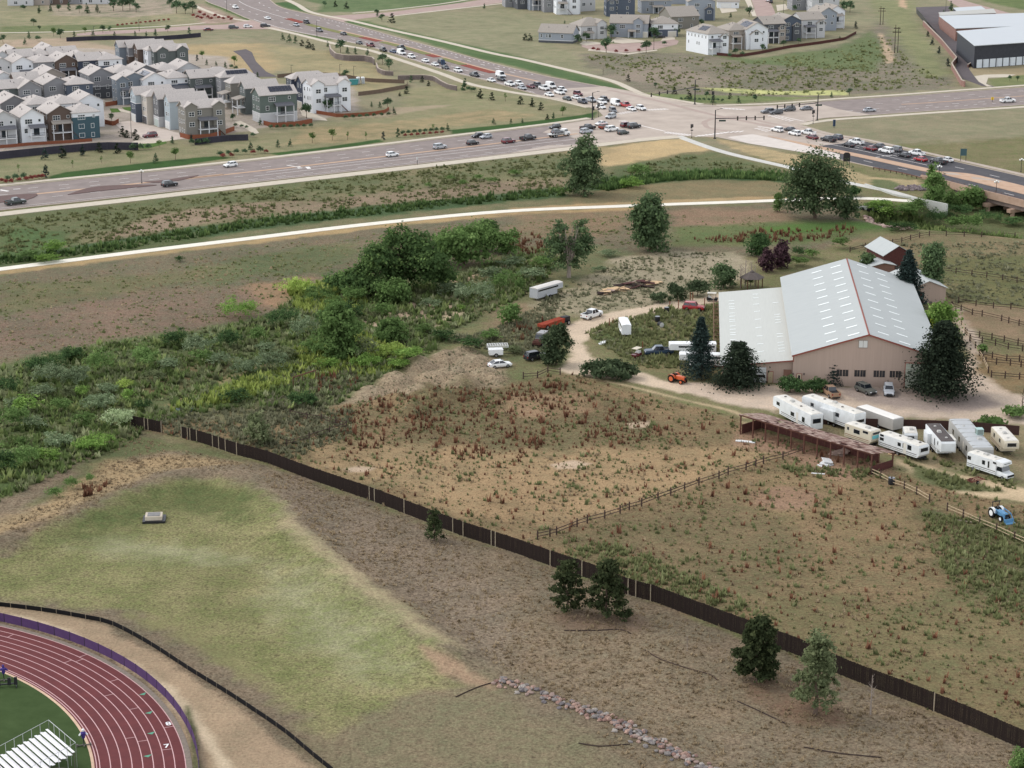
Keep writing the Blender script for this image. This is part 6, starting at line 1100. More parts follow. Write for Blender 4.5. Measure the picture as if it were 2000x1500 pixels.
# horse trailers
def trailer(label, e0, e1, zt, w, wallm, roofm, vents=True, goose=0.0, cat='horse trailer', group='trailers around the barn yard', slot=True):
 a = at(*e0, zt); b = at(*e1, zt); L_ = (b - a).length; ang = math.atan2(b.y - a.y, b.x - a.x); c = (a + b) / 2; hl = L_ / 2; hw = w / 2
 root = thing('horse_trailer', label, cat, (c.x, c.y, 0), ang, group); zb = .55; mb = MB()
 st = []
 if goose: prof = [(-hl, zb), (hl - goose, zb), (hl - goose, 1.5), (hl, 1.55), (hl, zt - .45), (hl - .3, zt - .12), (-hl, zt - .12)]
 else: prof = [(-hl, zb), (hl - .3, zb), (hl, zb + .4), (hl, zt - .5), (hl - .25, zt - .12), (-hl, zt - .12)]
 mb.prism(prof, -hw, hw); mb.build('body', wallm, root)
 mb = MB(); n = 7; pts = [(-hw - .04 + (w + .08) * i / (n - 1), zt - .16 + .2 * math.sin(PI * i / (n - 1))) for i in range(n)]; mb.prismx([(p[0], p[1]) for p in pts] + [(hw + .04, zt - .2), (-hw - .04, zt - .2)], -hl - .05, hl + .03); mb.build('roof', roofm, root)
 if slot:
  for sy in (-1, 1):
   mb = MB(); mb.box(-hl + .3, hl - .5 - goose * .6, sy * hw - .015, sy * hw + .015, zt - .85, zt - .5); mb.build('side_window', M_CGL, root)
 for x in (-.14, .0):
  for sy in (-1, 1): obj('wheel', wheel_mesh(.36, .22), root, (x * L_ - .1, sy * (hw + .02), .36))
 mb = MB()
 for sy in (-1, 1): mb.box(-.22 * L_, .07 * L_, sy * hw - .12, sy * hw + .14, .78, .86)
 mb.build('mudguard', wallm, root); mb = MB(); mb.box(hl - .5 - goose, hl + .9 * (goose == 0), -.06, .06, .45, .56); mb.build('drawbar', M_BLK, root)
 return root
M_ALU = mat('trailer_aluminium', (176, 178, 180), .45, .4, var=.05, scale=.6); M_ALR = mat('trailer_pale_roof', (214, 208, 200), .5, .3, var=.05)
trailer('long aluminium livestock trailer parked below the half bare tree', (1042, 562), (1092, 548), 2.9, 2.3, M_ALU, M_ALR, goose=2.0)
ht = trailer('small white horse trailer with its rear door standing open', (1224, 634), (1217, 619), 2.7, 1.9, CP['white'], CP['white'])
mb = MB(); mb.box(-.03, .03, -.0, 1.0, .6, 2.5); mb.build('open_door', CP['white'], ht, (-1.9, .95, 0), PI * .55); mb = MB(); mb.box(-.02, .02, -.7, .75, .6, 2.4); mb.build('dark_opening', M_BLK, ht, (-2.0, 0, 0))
trailer('white gooseneck horse trailer hitched to the teal blue pickup', (1398, 668), (1307, 668), 2.9, 2.3, CP['white'], CP['white'], goose=2.2)
trailer('white gooseneck horse trailer standing behind the tall spruce', (1412, 690), (1327, 688), 2.8, 2.3, CP['white'], CP['white'], goose=2.0)
P = at(968, 690, .6); ut = thing('utility_trailer', 'white box utility trailer with ladder rack beside the white saloon', 'utility trailer', (P.x, P.y, zat(P.x, P.y)), heading((955, 691), (985, 690)), 'trailers around the barn yard')
mb = MB(); mb.box(-1.4, 1.4, -1.0, 1.0, .5, 1.5); mb.box(-1.45, 1.45, -1.03, 1.03, 1.5, 1.58); mb.build('body', CP['white'], ut)
mb = MB()
for y in (-.95, .95):
 for x in (-1.6, 2.4): mb.box(x - .04, x + .04, y - .04, y + .04, 1.5 if x < 0 else 2.1, 2.4)
 for z in (2.05, 2.25, 2.42): mb.box(-1.7, 2.5, y - .03, y + .03, z - .03, z + .03)
for i in range(9): x = -1.6 + i * .5; mb.box(x - .03, x + .03, -.95, .95, 2.4, 2.46)
mb.build('ladder_rack', CP['white'], ut); mb = MB(); mb.box(1.4, 3.4, -.05, .05, .45, .53); mb.build('drawbar', M_BLK, ut)
for sy in (-1, 1): obj('wheel', wheel_mesh(.42, .24), ut, (0, sy * 1.0, .42))
# old farm vehicles in the scrub
P = at(1056, 664, 1.0); ov = thing('old_truck', 'derelict grey cab truck rusting behind the juniper', 'old truck', (P.x, P.y, 0), heading((1070, 655), (1045, 672)), _GRP['R'])
mb = MB(); loft(mb, [(x, [(0, .6), (f * .95, .6), (f, .9), (f, z - .15), (f * .8, z), (0, z + .03)]) for x, z, f in ((-3.2, 1.2, .9), (-.9, 1.3, 1), (1.0, 1.3, 1), (2.4, 1.35, .9), (2.6, 1.0, .8))]); mb.build('body', mat('rusty_brown', (86, 58, 50), .9, .1, var=.3, scale=1), ov)
mb = MB(); mb.box(-2.6, .6, -.95, .95, 1.3, 2.5, 0, (.25, .15)); mb.build('cab', CP['oldgrey'], ov); mb = MB(); mb.box(-2.4, .66, -.97, .97, 1.6, 2.2, 0, (.2, .1)); mb.build('window', M_CGL, ov)
for x in (-2.1, 1.7):
 for sy in (-1, 1): obj('wheel', wheel_mesh(.45, .26), ov, (x, sy * .95, .45))
P = at(1082, 631, .8); rc = thing('old_farm_wagon', 'long rusty red farm wagon lying in the weeds', 'farm wagon', (P.x, P.y, 0), heading((1060, 636), (1102, 626)), _GRP['R']); mb = MB(); mb.prism([(-4, .6), (2.2, .6), (2.4, 1.6), (-4, 1.2)], -.9, .9); mb.box(2.2, 4.2, -.6, .6, .5, 1.7, 1); mb.build('body', [mat('rusty_red', (146, 66, 48), .9, .1, var=.3, scale=1), M_BLK], rc)
for x in (-2.8, 3.4):
 for sy in (-1, 1): obj('wheel', wheel_mesh(.5, .2), rc, (x, sy * .95, .5))
# tractors
def tractor(label, px, py, ang, colm, rimm, loader=False, rops=False):
 P = at(px, py, .8); t = thing('tractor', label, 'tractor', (P.x, P.y, 0), ang); mb = MB()
 loft(mb, [(x, [(0, .75), (f, .75), (f, 1.1), (f * .95, z - .1), (f * .6, z), (0, z + .02)]) for x, z, f in ((-.1, 1.45, .42), (.6, 1.5, .42), (1.7, 1.42, .38), (1.9, 1.2, .34))]); mb.box(1.88, 1.95, -.3, .3, .8, 1.25, 1); mb.build('bonnet', [colm, M_BLK], t)
 mb = MB(); mb.box(-1.3, .9, -.3, .3, .5, .95); mb.box(.6, 1.8, -.25, .25, .55, .8); mb.build('chassis', M_BLK, t)
 for sy in (-1, 1):
  o = obj('rear_wheel', wheel_mesh(.78, .42), t, (-.8, sy * .8, .78)); paint(o, rimm, 1); o = obj('front_wheel', wheel_mesh(.45, .26), t, (1.35, sy * .68, .45)); paint(o, rimm, 1)
  mb = MB(); pts = [(-.8 + .9 * math.cos(a), .78 + .9 * math.sin(a)) for a in np.linspace(.3, 2.5, 8)]
  for i in range(7): (xa, za), (xb, zb_) = pts[i], pts[i + 1]; mb.slab([(xa, sy * .8 - .24, za), (xa, sy * .8 + .24, za), (xb, sy * .8 + .24, zb_), (xb, sy * .8 - .24, zb_)], .04)
  mb.build('mudguard', CP['white'] if loader else colm, t)
 mb = MB(); mb.box(-1.0, -.5, -.28, .28, 1.15, 1.25); mb.box(-1.08, -.96, -.28, .28, 1.2, 1.65); mb.build('seat', M_BLK, t)
 mb = MB(); mb.tube((-.25, 0, 1.35), (-.4, 0, 1.65), .03); mb.lathe([(.2, 0), (.22, .03), (.2, .06)], (-.42, 0, 1.64), 12); mb.build('steering_wheel', M_BLK, t); mb = MB(); mb.tube((1.1, .2, 1.4), (1.1, .2, 2.05), .04); mb.build('exhaust', M_BLK, t)
 if rops:
  mb = MB()
  for y in (-.6, .6): mb.box(-1.1, -1.0, y - .05, y + .05, 1.0, 2.5)
  mb.box(-1.1, -1.0, -.8, .8, 2.4, 2.52); mb.build('roll_bar', M_BLK, t)
 if loader:
  mb = MB()
  for y in (-.75, .75): mb.tube((.1, y, .9), (.1, y, 1.7), .07, n=4); mb.tube((.1, y, 1.65), (1.9, y, 1.35), .08, n=4); mb.tube((1.9, y, 1.35), (2.6, y, .45), .08, n=4); mb.tube((.6, y, 1.1), (1.8, y, 1.2), .04, n=4)
  mb.build('loader_arm', colm, t); mb = MB(); mb.prism([(2.4, .1), (3.1, .05), (3.05, .15), (2.55, .25), (2.55, .75), (2.45, .75)], -.9, .9); mb.build('bucket', colm, t)
 return t
tractor('old orange red tractor parked at the edge of the dirt yard', 1323, 739, heading((1302, 735), (1345, 745)), CP['orange'], mat('rim_orange', (196, 100, 60), .6, .3, var=.05))
tractor('blue tractor with front loader and black roll bar behind the fence', 1952, 1003, heading((1938, 996), (1968, 1012)), mat('tractor_blue', (92, 140, 176), .5, .3, var=.06), CP['white'], True, True)
# golf carts
def cart(label, px, py, ang, roofc, tilt=0):
 P = at(px, py, .6); t = thing('golf_cart', label, 'golf cart', (P.x, P.y, 0), ang); mb = MB(); mb.prism([(-1.2, .3), (1.2, .3), (1.25, .75), (.6, .8), (.5, .45), (-.2, .45), (-.3, .85), (-1.2, .85)], -.55, .55); mb.build('body', M_BLK if roofc != 'beige' else CP['maroon'], t)
 mb = MB(); mb.box(-.75, -.2, -.5, .5, .8, .95); mb.box(-.85, -.7, -.5, .5, .95, 1.3); mb.build('seat', CP['pale'], t); mb = MB(); mb.box(-1.1, .9, -.65, .65, 1.85, 1.93, 0, (.05, .05)); mb.build('roof', M_RVR if roofc != 'beige' else M_RVB, t)
 mb = MB()
 for x in (-.95, .8):
  for y in (-.55, .55): mb.box(x - .025, x + .025, y - .025, y + .025, .7, 1.86)
 mb.build('roof_post', M_STRIPE, t)
 for x in (-.8, .85):
  for sy in (-1, 1): obj('wheel', wheel_mesh(.23, .18), t, (x, sy * .5, .23))
cart('white roofed golf cart beside the back corner of the lean-to', 1391, 583, heading((1380, 583), (1402, 584)), 'white'); cart('beige roofed golf cart standing in the weeds by the lane', 1243, 692, heading((1250, 690), (1236, 696)), 'beige')
# flat trailer with rusty frame by the lane, bicycle omitted
P = at(1905, 938, .4); ft = thing('flat_trailer', 'small rusty red flat trailer frame beside the dirt lane', 'trailer', (P.x, P.y, 0), heading((1890, 944), (1922, 936)), 'trailers around the barn yard'); mb = MB()
for y in (-.7, -.25, .25, .7): mb.box(-1.5, 1.5, y - .06, y + .06, .5, .6)
for x in (-1.4, 0, 1.4): mb.box(x - .06, x + .06, -.75, .75, .44, .52)
mb.build('frame', mat('frame_rust', (104, 52, 48), .85, .2, var=.2), ft)
for sy in (-1, 1): obj('wheel', wheel_mesh(.3, .2), ft, (-.3, sy * .85, .3))
# ---------------------------------------------------------------- plants
_LM = {}
def leafmat(name, c, c2=None, tr=.45, up=.9, k=1.55):
 """leaf colour varied per clump through the 'tone' attribute and per plant at random"""
 if name in _LM: return _LM[name]
 m = bpy.data.materials.new(name); m.use_nodes = True; nt = m.node_tree; n = nt.nodes; l = nt.links; n.remove(n['Principled BSDF'])
 a = n.new('ShaderNodeAttribute'); a.attribute_name = 'tone'; r = n.new('ShaderNodeValToRGB'); e = r.color_ramp.elements
 ca = alb(c, k); cb = alb(c2, k) if c2 else tuple(min(.9, v * 1.75) for v in ca[:3]) + (1,)
 e[0].position = .1; e[1].position = .95; e[0].color = tuple(v * .62 for v in ca[:3]) + (1,); e[1].color = cb; q = e.new(.5); q.color = ca
 l.new(a.outputs['Fac'], r.inputs[0]); oi = n.new('ShaderNodeObjectInfo'); mr = n.new('ShaderNodeMapRange'); mr.inputs[3].default_value = .84; mr.inputs[4].default_value = 1.16; l.new(oi.outputs['Random'], mr.inputs[0])
 hs = n.new('ShaderNodeHueSaturation'); l.new(mr.outputs[0], hs.inputs['Value']); l.new(r.outputs[0], hs.inputs['Color'])
 d = n.new('ShaderNodeBsdfDiffuse'); t = n.new('ShaderNodeBsdfTranslucent'); mx = n.new('ShaderNodeMixShader'); mx.inputs[0].default_value = tr
 ge = n.new('ShaderNodeNewGeometry'); va = n.new('ShaderNodeVectorMath'); va.inputs[1].default_value = (0, 0, up); l.new(ge.outputs['Normal'], va.inputs[0]); vn = n.new('ShaderNodeVectorMath'); vn.operation = 'NORMALIZE'; l.new(va.outputs[0], vn.inputs[0]); l.new(vn.outputs[0], d.inputs['Normal'])
 for s in (d, t): l.new(hs.outputs[0], s.inputs['Color'])
 l.new(d.outputs[0], mx.inputs[1]); l.new(t.outputs[0], mx.inputs[2]); l.new(mx.outputs[0], n['Material Output'].inputs[0]); _LM[name] = m; return m
def np_mesh(name, V, nper, tone, m):
 """faces of nper consecutive vertices each; tone per face"""
 V = np.asarray(V, np.float32); nv = len(V); nf = nv // nper; me = bpy.data.meshes.new(name)
 me.vertices.add(nv); me.vertices.foreach_set('co', V.ravel()); me.loops.add(nv); me.loops.foreach_set('vertex_index', np.arange(nv, dtype=np.int32))
 me.polygons.add(nf); me.polygons.foreach_set('loop_start', np.arange(0, nv, nper, dtype=np.int32)); me.update(calc_edges=True)
 at_ = me.attributes.new('tone', 'FLOAT', 'POINT'); at_.data.foreach_set('value', np.repeat(tone, nper).astype(np.float32)); me.materials.append(m); return me
def leaf_quads(C, N, size, g, asp=1.0):
 """one diamond of about the given size at each centre, facing roughly N"""
 n = len(C); N = N + g.normal(0, .55, (n, 3)); N /= np.linalg.norm(N, axis=1)[:, None] + 1e-9
 a = np.cross(N, g.normal(0, 1, (n, 3))); a /= np.linalg.norm(a, axis=1)[:, None] + 1e-9; b = np.cross(N, a)
 s = (size * g.uniform(.55, 1.35, n))[:, None]; a = a * s * asp; b = b * s
 return np.stack([C - a * .5, C - b * .5 + a * .1, C + a * .5, C + b * .5 + a * .1], 1).reshape(-1, 3)
def crown(lobes, n, leaf, m, seed, clumps=None, gaps=.25, drop=0.0):
 """leaves gathered in clumps over the outside of several lobes (x, y, z, rx, ry, rz)"""
 g = np.random.default_rng(seed); L_ = np.array(lobes, float); w = (L_[:, 3] * L_[:, 5]) ** 1.0; w /= w.sum(); nc = clumps or max(30, n // 14)
 k = g.choice(len(L_), nc, p=w); d = g.normal(0, 1, (nc, 3)); d[:, 2] = np.where(d[:, 2] < -.35, -d[:, 2] * .7, d[:, 2]); d /= np.linalg.norm(d, axis=1)[:, None]
 rr = (1 - g.uniform(0, 1, nc) ** 2.2 * .55) * (1 + .16 * (vnoise(d[:, 0] * 2.2 + k * 3.1, d[:, 1] * 2.2 + d[:, 2] * 1.7, seed) - .5) * 2)
 C = L_[k, :3] + d * L_[k, 3:6] * rr[:, None]; keep = g.uniform(0, 1, nc) > gaps * (vnoise(C[:, 0] * .9, C[:, 2] * .9 + C[:, 1], seed + 3) > .62); C = C[keep]; d = d[keep]; k = k[keep]
 per = max(3, n // len(C)); cr = np.minimum(L_[k, 3], L_[k, 5]) * .2 + leaf * .4
 P = (C[:, None, :] + g.normal(0, 1, (len(C), per, 3)) * cr[:, None, None] * np.array([.75, .75, .55])).reshape(-1, 3); P[:, 2] = np.maximum(P[:, 2], .05)
 D = np.repeat(d, per, 0); D[:, 2] += .35; tn = np.repeat(np.clip(g.normal(.48, .17, len(C)), 0, 1), per) + g.normal(0, .09, len(P))
 return np_mesh('crown', leaf_quads(P, D, leaf, g), 4, np.clip(tn, 0, 1), m)
def conifer(h, r, n, leaf, m, seed, tiers=9, bare=.08, power=.85, rag=.25):
 """whorls of drooping boughs"""
 g = np.random.default_rng(seed); P = []; D = []; T = []
 nb = max(24, n // 12); t = (np.sort(g.uniform(0, 1, nb)) * tiers).astype(int) / tiers + g.uniform(0, .05, nb); t = np.clip(t, 0, .985)
 az = g.uniform(0, 2 * PI, nb); R = r * (1 - t) ** power * (1 + rag * g.normal(0, 1, nb) * .6) + .04 * r; z0 = h * (bare + (1 - bare) * t); per = max(3, n // nb)
 for i in range(nb):
  u = g.uniform(.18, 1.0, per) ** .75; x = np.cos(az[i]) * R[i] * u; y = np.sin(az[i]) * R[i] * u; z = z0[i] - R[i] * .22 * u + R[i] * .16 * u ** 2
  P.append(np.stack([x, y, z], 1) + g.normal(0, 1, (per, 3)) * np.array([.14, .14, .06]) * max(R[i], .3 * r)); D.append(np.tile([np.cos(az[i]) * .5, np.sin(az[i]) * .5, .9], (per, 1))); T.append(np.full(per, np.clip(g.normal(.48, .16), 0, 1)) + g.normal(0, .08, per))
 P = np.concatenate(P); P[:, 2] = np.maximum(P[:, 2], .05)
 return np_mesh('crown', leaf_quads(P, np.concatenate(D), leaf, g, 1.35), 4, np.clip(np.concatenate(T), 0, 1), m)
M_BARK = mat('bark', (98, 84, 74), .95, .05, scale=4, stretch=(1, 1, .2)); M_BARKG = mat('bark_grey', (150, 138, 128), .95, .05, scale=4, stretch=(1, 1, .2)); M_BARKD = mat('bark_dark', (66, 56, 52), .95, .05, scale=4)
def trunk(h, r, seed, limbs=4, spread=.3, m=None, lean=(0, 0), top=.75):
 g = random.Random(seed); mb = MB(); p = Vector((0, 0, -.1)); n = 4; q0 = r
 for i in range(n):
  q = Vector((lean[0] * (i + 1) / n + g.uniform(-.04, .04) * h, lean[1] * (i + 1) / n + g.uniform(-.04, .04) * h, h * top * (i + 1) / n)); q1 = r * (1 - .8 * (i + 1) / n); mb.tube(p, q, q0, q1, 7)
  if i >= 1:
   for k in range(limbs // 2 + 1): a = g.uniform(0, 6.28); e = q + Vector((math.cos(a), math.sin(a), .9)) * h * spread * g.uniform(.5, 1); mb.tube(q, e, q1 * .6, q1 * .12, 5)
  p = q; q0 = q1
 return mb.mesh('trunk', m or M_BARK)
LF = {k: leafmat('leaf_' + k, *c) for k, c in dict(cotton=((74, 88, 62), (106, 122, 84)), poplar=((76, 92, 64), (106, 124, 84)), willow=((70, 90, 54), (114, 136, 80)), bright=((98, 124, 62), (142, 166, 92)), mid=((86, 108, 62), (122, 144, 88)), grey=((104, 118, 88), (146, 156, 124)), dark=((60, 80, 50), (92, 114, 70)),
  olive=((96, 104, 74), (134, 140, 104)), yellow=((146, 154, 62), (186, 190, 96)), pine=((42, 50, 40), (70, 80, 62)), bluespruce=((48, 60, 56), (78, 92, 86)), pinefg=((58, 66, 44), (92, 98, 66)), plum=((62, 46, 50), (92, 70, 74)), pale=((136, 150, 112), (176, 184, 146)), redsh=((120, 62, 58), (150, 88, 78)),
  lime=((140, 160, 82), (178, 192, 112)), juniper=((66, 78, 56), (100, 112, 82)), estate=((70, 90, 66), (104, 124, 92)), cattail=((78, 102, 64), (112, 134, 82))).items()}
def size_at(px, py, wpx, hpx):
 p = atg(px, py); k = ppm(p); return p, wpx / k, hpx / k / math.cos(TH - math.atan((750 - py) / F))
def plant(name, label, cat, px, py, wpx, hpx, leaf, shape='round', n=1500, ls=None, seed=0, group=None, tr=True, lean=0.0):
 """a single plant of its own size and form; px, py is the foot, wpx and hpx its size in the photograph"""
 p, w, h = size_at(px, py, wpx, hpx); root = thing(name, label, cat, p, 0, group); rg = random.Random(seed); n = int(n * 1.5); ls = ls or max(.14, min(.62, 2.2 / ppm(p) + .035 * w)); w *= 1.08 if shape in ('tall', 'round') else 1; r = w / 2
 if shape in ('conifer', 'pine'): ls *= .62; n = int(n * 1.5)
 if shape == 'conifer': me = conifer(h, r, n, ls, LF[leaf], seed, tiers=max(6, int(h * 1.6)), rag=.3)
 elif shape == 'pine': me = conifer(h, r, n, ls, LF[leaf], seed, tiers=max(5, int(h)), power=.55, rag=.5, bare=.1)
 else:
  if shape == 'round': lobes = [(0, 0, h * .48, r * .85, r * .85, h * .45), (-.35 * r, 0, h * .15, r * .6, r * .5, h * .24), (.35 * r, -.2 * r, h * .17, r * .6, r * .5, h * .18)] + [(rg.uniform(-.55, .55) * r, rg.uniform(-.5, .5) * r, h * rg.uniform(.3, .72), r * .5, r * .5, h * .28) for _ in range(6)]
  elif shape == 'tall': lobes = [(lean * (t - .3) * h + rg.uniform(-.25, .25) * r, rg.uniform(-.3, .3) * r, h * t, r * s, r * s, h * .2) for t, s in ((.08, .55), (.18, .68), (.3, .8), (.45, .88), (.6, .8), (.74, .62), (.87, .4))] + [(rg.uniform(-.5, .5) * r + lean * (t - .3) * h, rg.uniform(-.5, .5) * r, h * t, r * .45, r * .45, h * .13) for t in (.25, .4, .5, .65, .78)]
  elif shape == 'bush': lobes = [(rg.uniform(-.6, .6) * r, rg.uniform(-.55, .55) * r, h * rg.uniform(.3, .55), r * rg.uniform(.35, .55), r * rg.uniform(.35, .55), h * rg.uniform(.32, .5)) for _ in range(9)] + [(0, 0, h * .42, r * .7, r * .65, h * .5)]
  elif shape == 'column': lobes = [(rg.uniform(-.2, .2) * r, rg.uniform(-.2, .2) * r, h * t, r * .75, r * .75, h * .2) for t in (.2, .4, .6, .8)]
  elif shape == 'airy': lobes = [(math.cos(a) * r * q, math.sin(a) * r * q, h * t, r * .34, r * .34, h * .085) for t, a, q in [(.1 + .86 * i / 24, 2.4 * i + rg.uniform(-.4, .4), (1.0 - .75 * (.1 + .86 * i / 24) ** 1.6) * rg.uniform(.45, .85)) for i in range(25)]]
  else: lobes = shape(r, h, rg)
  me = crown(lobes, n, ls, LF[leaf], seed)
 obj('crown' if tr else 'foliage', me, root)
 if tr: obj('trunk', trunk(h, max(.06, min(.5, h * .028)), seed, limbs=5, m=M_BARKD if shape in ('pine', 'conifer') else M_BARK, spread=.22 if shape in ('conifer', 'pine') else .3, lean=(lean * h * .5, 0)), root)
 return root
# --- the trees one would point at
def willow(r, h, rg):
 out = []
 for (x, z, s) in ((-.55, .62, .42), (-.15, .8, .44), (.3, .74, .42), (.62, .5, .4), (-.75, .35, .34), (-.3, .42, .45), (.15, .45, .5), (.5, .28, .45), (.85, .22, .3), (-.1, .2, .4), (.4, .55, .4), (-.6, .2, .3)): out.append((x * r, rg.uniform(-.45, .35) * r, z * h, s * r * .8, s * r * .85, s * h * .62))
 return out
BIG = [('cottonwood', 'leaning dense cottonwood between the main road and the trail', 'tree', 1142, 379, 84, 104, 'cotton', 'tall', 5200, .14), ('cottonwood', 'very large cottonwood with gaps in its crown where both trails meet', 'tree', 1592, 426, 124, 136, 'cotton', 'round', 7000, .0), ('poplar', 'dark bushy poplar with bare grey top at the edge of the gravel yard', 'tree', 1270, 490, 82, 106, 'poplar', 'tall', 5000, .02),
  ('willow_tree', 'broad dark green willow thicket crown in the middle of the meadow', 'tree', 792, 570, 184, 112, 'willow', willow, 11000, 0), ('willow_tree', 'rounded lighter willow right of the big thicket', 'tree', 906, 516, 118, 80, 'mid', 'round', 5000, 0), ('willow_tree', 'smaller dark willow behind the rounded one', 'tree', 948, 490, 56, 62, 'willow', 'round', 2600, 0), ('willow_tree', 'willow at the right end of the willow group', 'tree', 990, 496, 48, 46, 'mid', 'round', 2000, 0),
  ('willow_tree', 'low dark willow growing left of the big thicket', 'tree', 690, 572, 110, 48, 'willow', 'bush', 3400, 0), ('willow_shrub', 'round willow shrub in front of the big thicket', 'shrub', 765, 592, 70, 50, 'mid', 'round', 2400, 0), ('creek_tree', 'tall uneven green tree standing alone in the creek brush', 'tree', 662, 700, 92, 100, 'mid', 'tall', 5000, 0), ('creek_tree', 'round bright green tree above the dirt mounds', 'tree', 766, 668, 66, 48, 'mid', 'round', 2400, 0),
  ('round_tree', 'round dark tree beside the plum bushes at the yard corner', 'tree', 1478, 500, 46, 44, 'dark', 'round', 2000, 0), ('plum_tree', 'smaller dark red plum bush at the yard corner', 'tree', 1499, 531, 32, 44, 'plum', 'tall', 1500, 0), ('plum_tree', 'larger dark red plum bush at the yard corner', 'tree', 1526, 524, 40, 50, 'plum', 'tall', 1800, 0),
  ('blue_spruce', 'huge dark blue spruce rising behind the barn roof', 'tree', 1770, 603, 72, 112, 'bluespruce', 'conifer', 6000, 0), ('poplar', 'upright green poplar right of the blue spruce', 'tree', 1822, 575, 50, 96, 'poplar', 'column', 3600, 0), ('poplar', 'small poplar behind the barn ridge', 'tree', 1694, 540, 32, 46, 'poplar', 'column', 1400, 0), ('shrub', 'light green shrub between the ridge and the low shed', 'shrub', 1720, 540, 24, 22, 'mid', 'round', 700, 0),
  ('garden_tree', 'leafy green tree beside the barn right eave', 'tree', 1838, 668, 64, 78, 'bright', 'round', 3200, 0), ('garden_tree', 'yellow green shrub tucked against the barn right eave', 'tree', 1822, 672, 40, 46, 'yellow', 'round', 1800, 0), ('pine_tree', 'massive dark pine at the right front corner of the barn', 'tree', 1838, 772, 112, 142, 'pine', 'pine', 9000, 0), ('pine_tree', 'broad dark pine before the white garage door of the lean to', 'tree', 1441, 757, 86, 92, 'pine', 'pine', 5200, 0),
  ('spruce_tree', 'open tall spruce beside the orange tractor', 'tree', 1367, 738, 70, 118, 'bluespruce', 'conifer', 4200, 0), ('spruce_tree', 'small pointed spruce against the barn front wall', 'tree', 1628, 752, 36, 56, 'bluespruce', 'conifer', 1700, 0), ('juniper', 'tall juniper shading the parked black car at the lane bend', 'tree', 1087, 712, 58, 78, 'juniper', 'tall', 3200, 0), ('juniper', 'low spreading dark juniper in the lane triangle', 'shrub', 1185, 737, 106, 32, 'juniper', 'bush', 2600, 0),
  ('shrub', 'small round tree left of the white pickup', 'shrub', 994, 632, 44, 42, 'mid', 'round', 1500, 0), ('yard_tree', 'green tree left of the gazebo', 'tree', 1414, 562, 46, 50, 'poplar', 'round', 2200, 0), ('shrub', 'dark green shrub in the middle of the yard edge', 'shrub', 1322, 587, 38, 32, 'juniper', 'round', 1100, 0), ('shrub', 'spreading shrub between the yard shrub and the gazebo tree', 'shrub', 1362, 578, 44, 32, 'juniper', 'bush', 1200, 0), ('shrub', 'low shrub left of the dark yard shrub', 'shrub', 1285, 590, 40, 20, 'juniper', 'bush', 800, 0),
  ('poplar', 'upright poplar growing before the bridge abutment', 'tree', 1822, 404, 42, 76, 'mid', 'tall', 2600, 0), ('shrub', 'small tree left of the shrub before the bridge', 'tree', 1858, 404, 26, 32, 'mid', 'round', 900, 0), ('shrub', 'bushy tree hanging over the bridge parapet', 'tree', 1892, 410, 52, 48, 'mid', 'round', 1800, 0), ('sapling', 'small upright tree left of the giant cottonwood', 'tree', 1519, 414, 24, 36, 'mid', 'column', 800, 0), ('shrub', 'bush at the right foot of the giant cottonwood', 'shrub', 1655, 428, 48, 48, 'cotton', 'round', 1600, 0), ('shrub', 'dark hedge like bush behind the giant cottonwood', 'shrub', 1664, 384, 34, 20, 'dark', 'bush', 700, 0),
  ('pine_tree', 'small young pine against the dark fence left of the others', 'tree', 848, 1056, 40, 58, 'pinefg', 'airy', 1300, 0), ('pine_tree', 'left pine of the pair along the dark fence', 'tree', 1106, 1194, 80, 92, 'pinefg', 'airy', 2600, 0), ('pine_tree', 'right denser pine of the pair along the dark fence', 'tree', 1187, 1206, 84, 104, 'pinefg', 'airy', 3600, 0), ('pine_tree', 'compact dark green pine by the dark fence', 'tree', 1478, 1330, 92, 112, 'pinefg', 'airy', 7000, 0), ('pine_tree', 'sparse tall pine nearest the bottom right by the fence', 'tree', 1592, 1396, 98, 148, 'olive', 'airy', 3600, 0),
  ('shrub', 'green bush cut by the right edge at the bottom', 'shrub', 1996, 1508, 44, 46, 'mid', 'round', 1400, 0), ('olive_shrub', 'wispy olive shrub behind the fence near its broken end', 'shrub', 508, 868, 50, 64, 'olive', 'tall', 1500, 0), ('hedge', 'left clipped hedge against the barn front', 'hedge', 1543, 766, 50, 30, 'dark', 'bush', 1500, 0), ('hedge', 'right clipped hedge beside the small spruce', 'hedge', 1592, 767, 44, 30, 'dark', 'bush', 1400, 0),
  ('shrub', 'small green bush inside the right paddock rails', 'shrub', 1918, 690, 18, 18, 'mid', 'round', 500, 0), ('shrub', 'weedy bush by the fence at the right of the trailers', 'shrub', 1930, 832, 70, 16, 'mid', 'bush', 900, 0), ('shrub', 'green weed patch at the yard edge by the bare tree', 'shrub', 1990, 815, 60, 20, 'mid', 'bush', 900, 0)]
for i, (nm, lb, ct, px, py, w, h, lf, sh, n, ln) in enumerate(BIG): plant(nm, lb, ct, px, py, w, h, lf, sh, n, seed=200 + i, lean=ln)
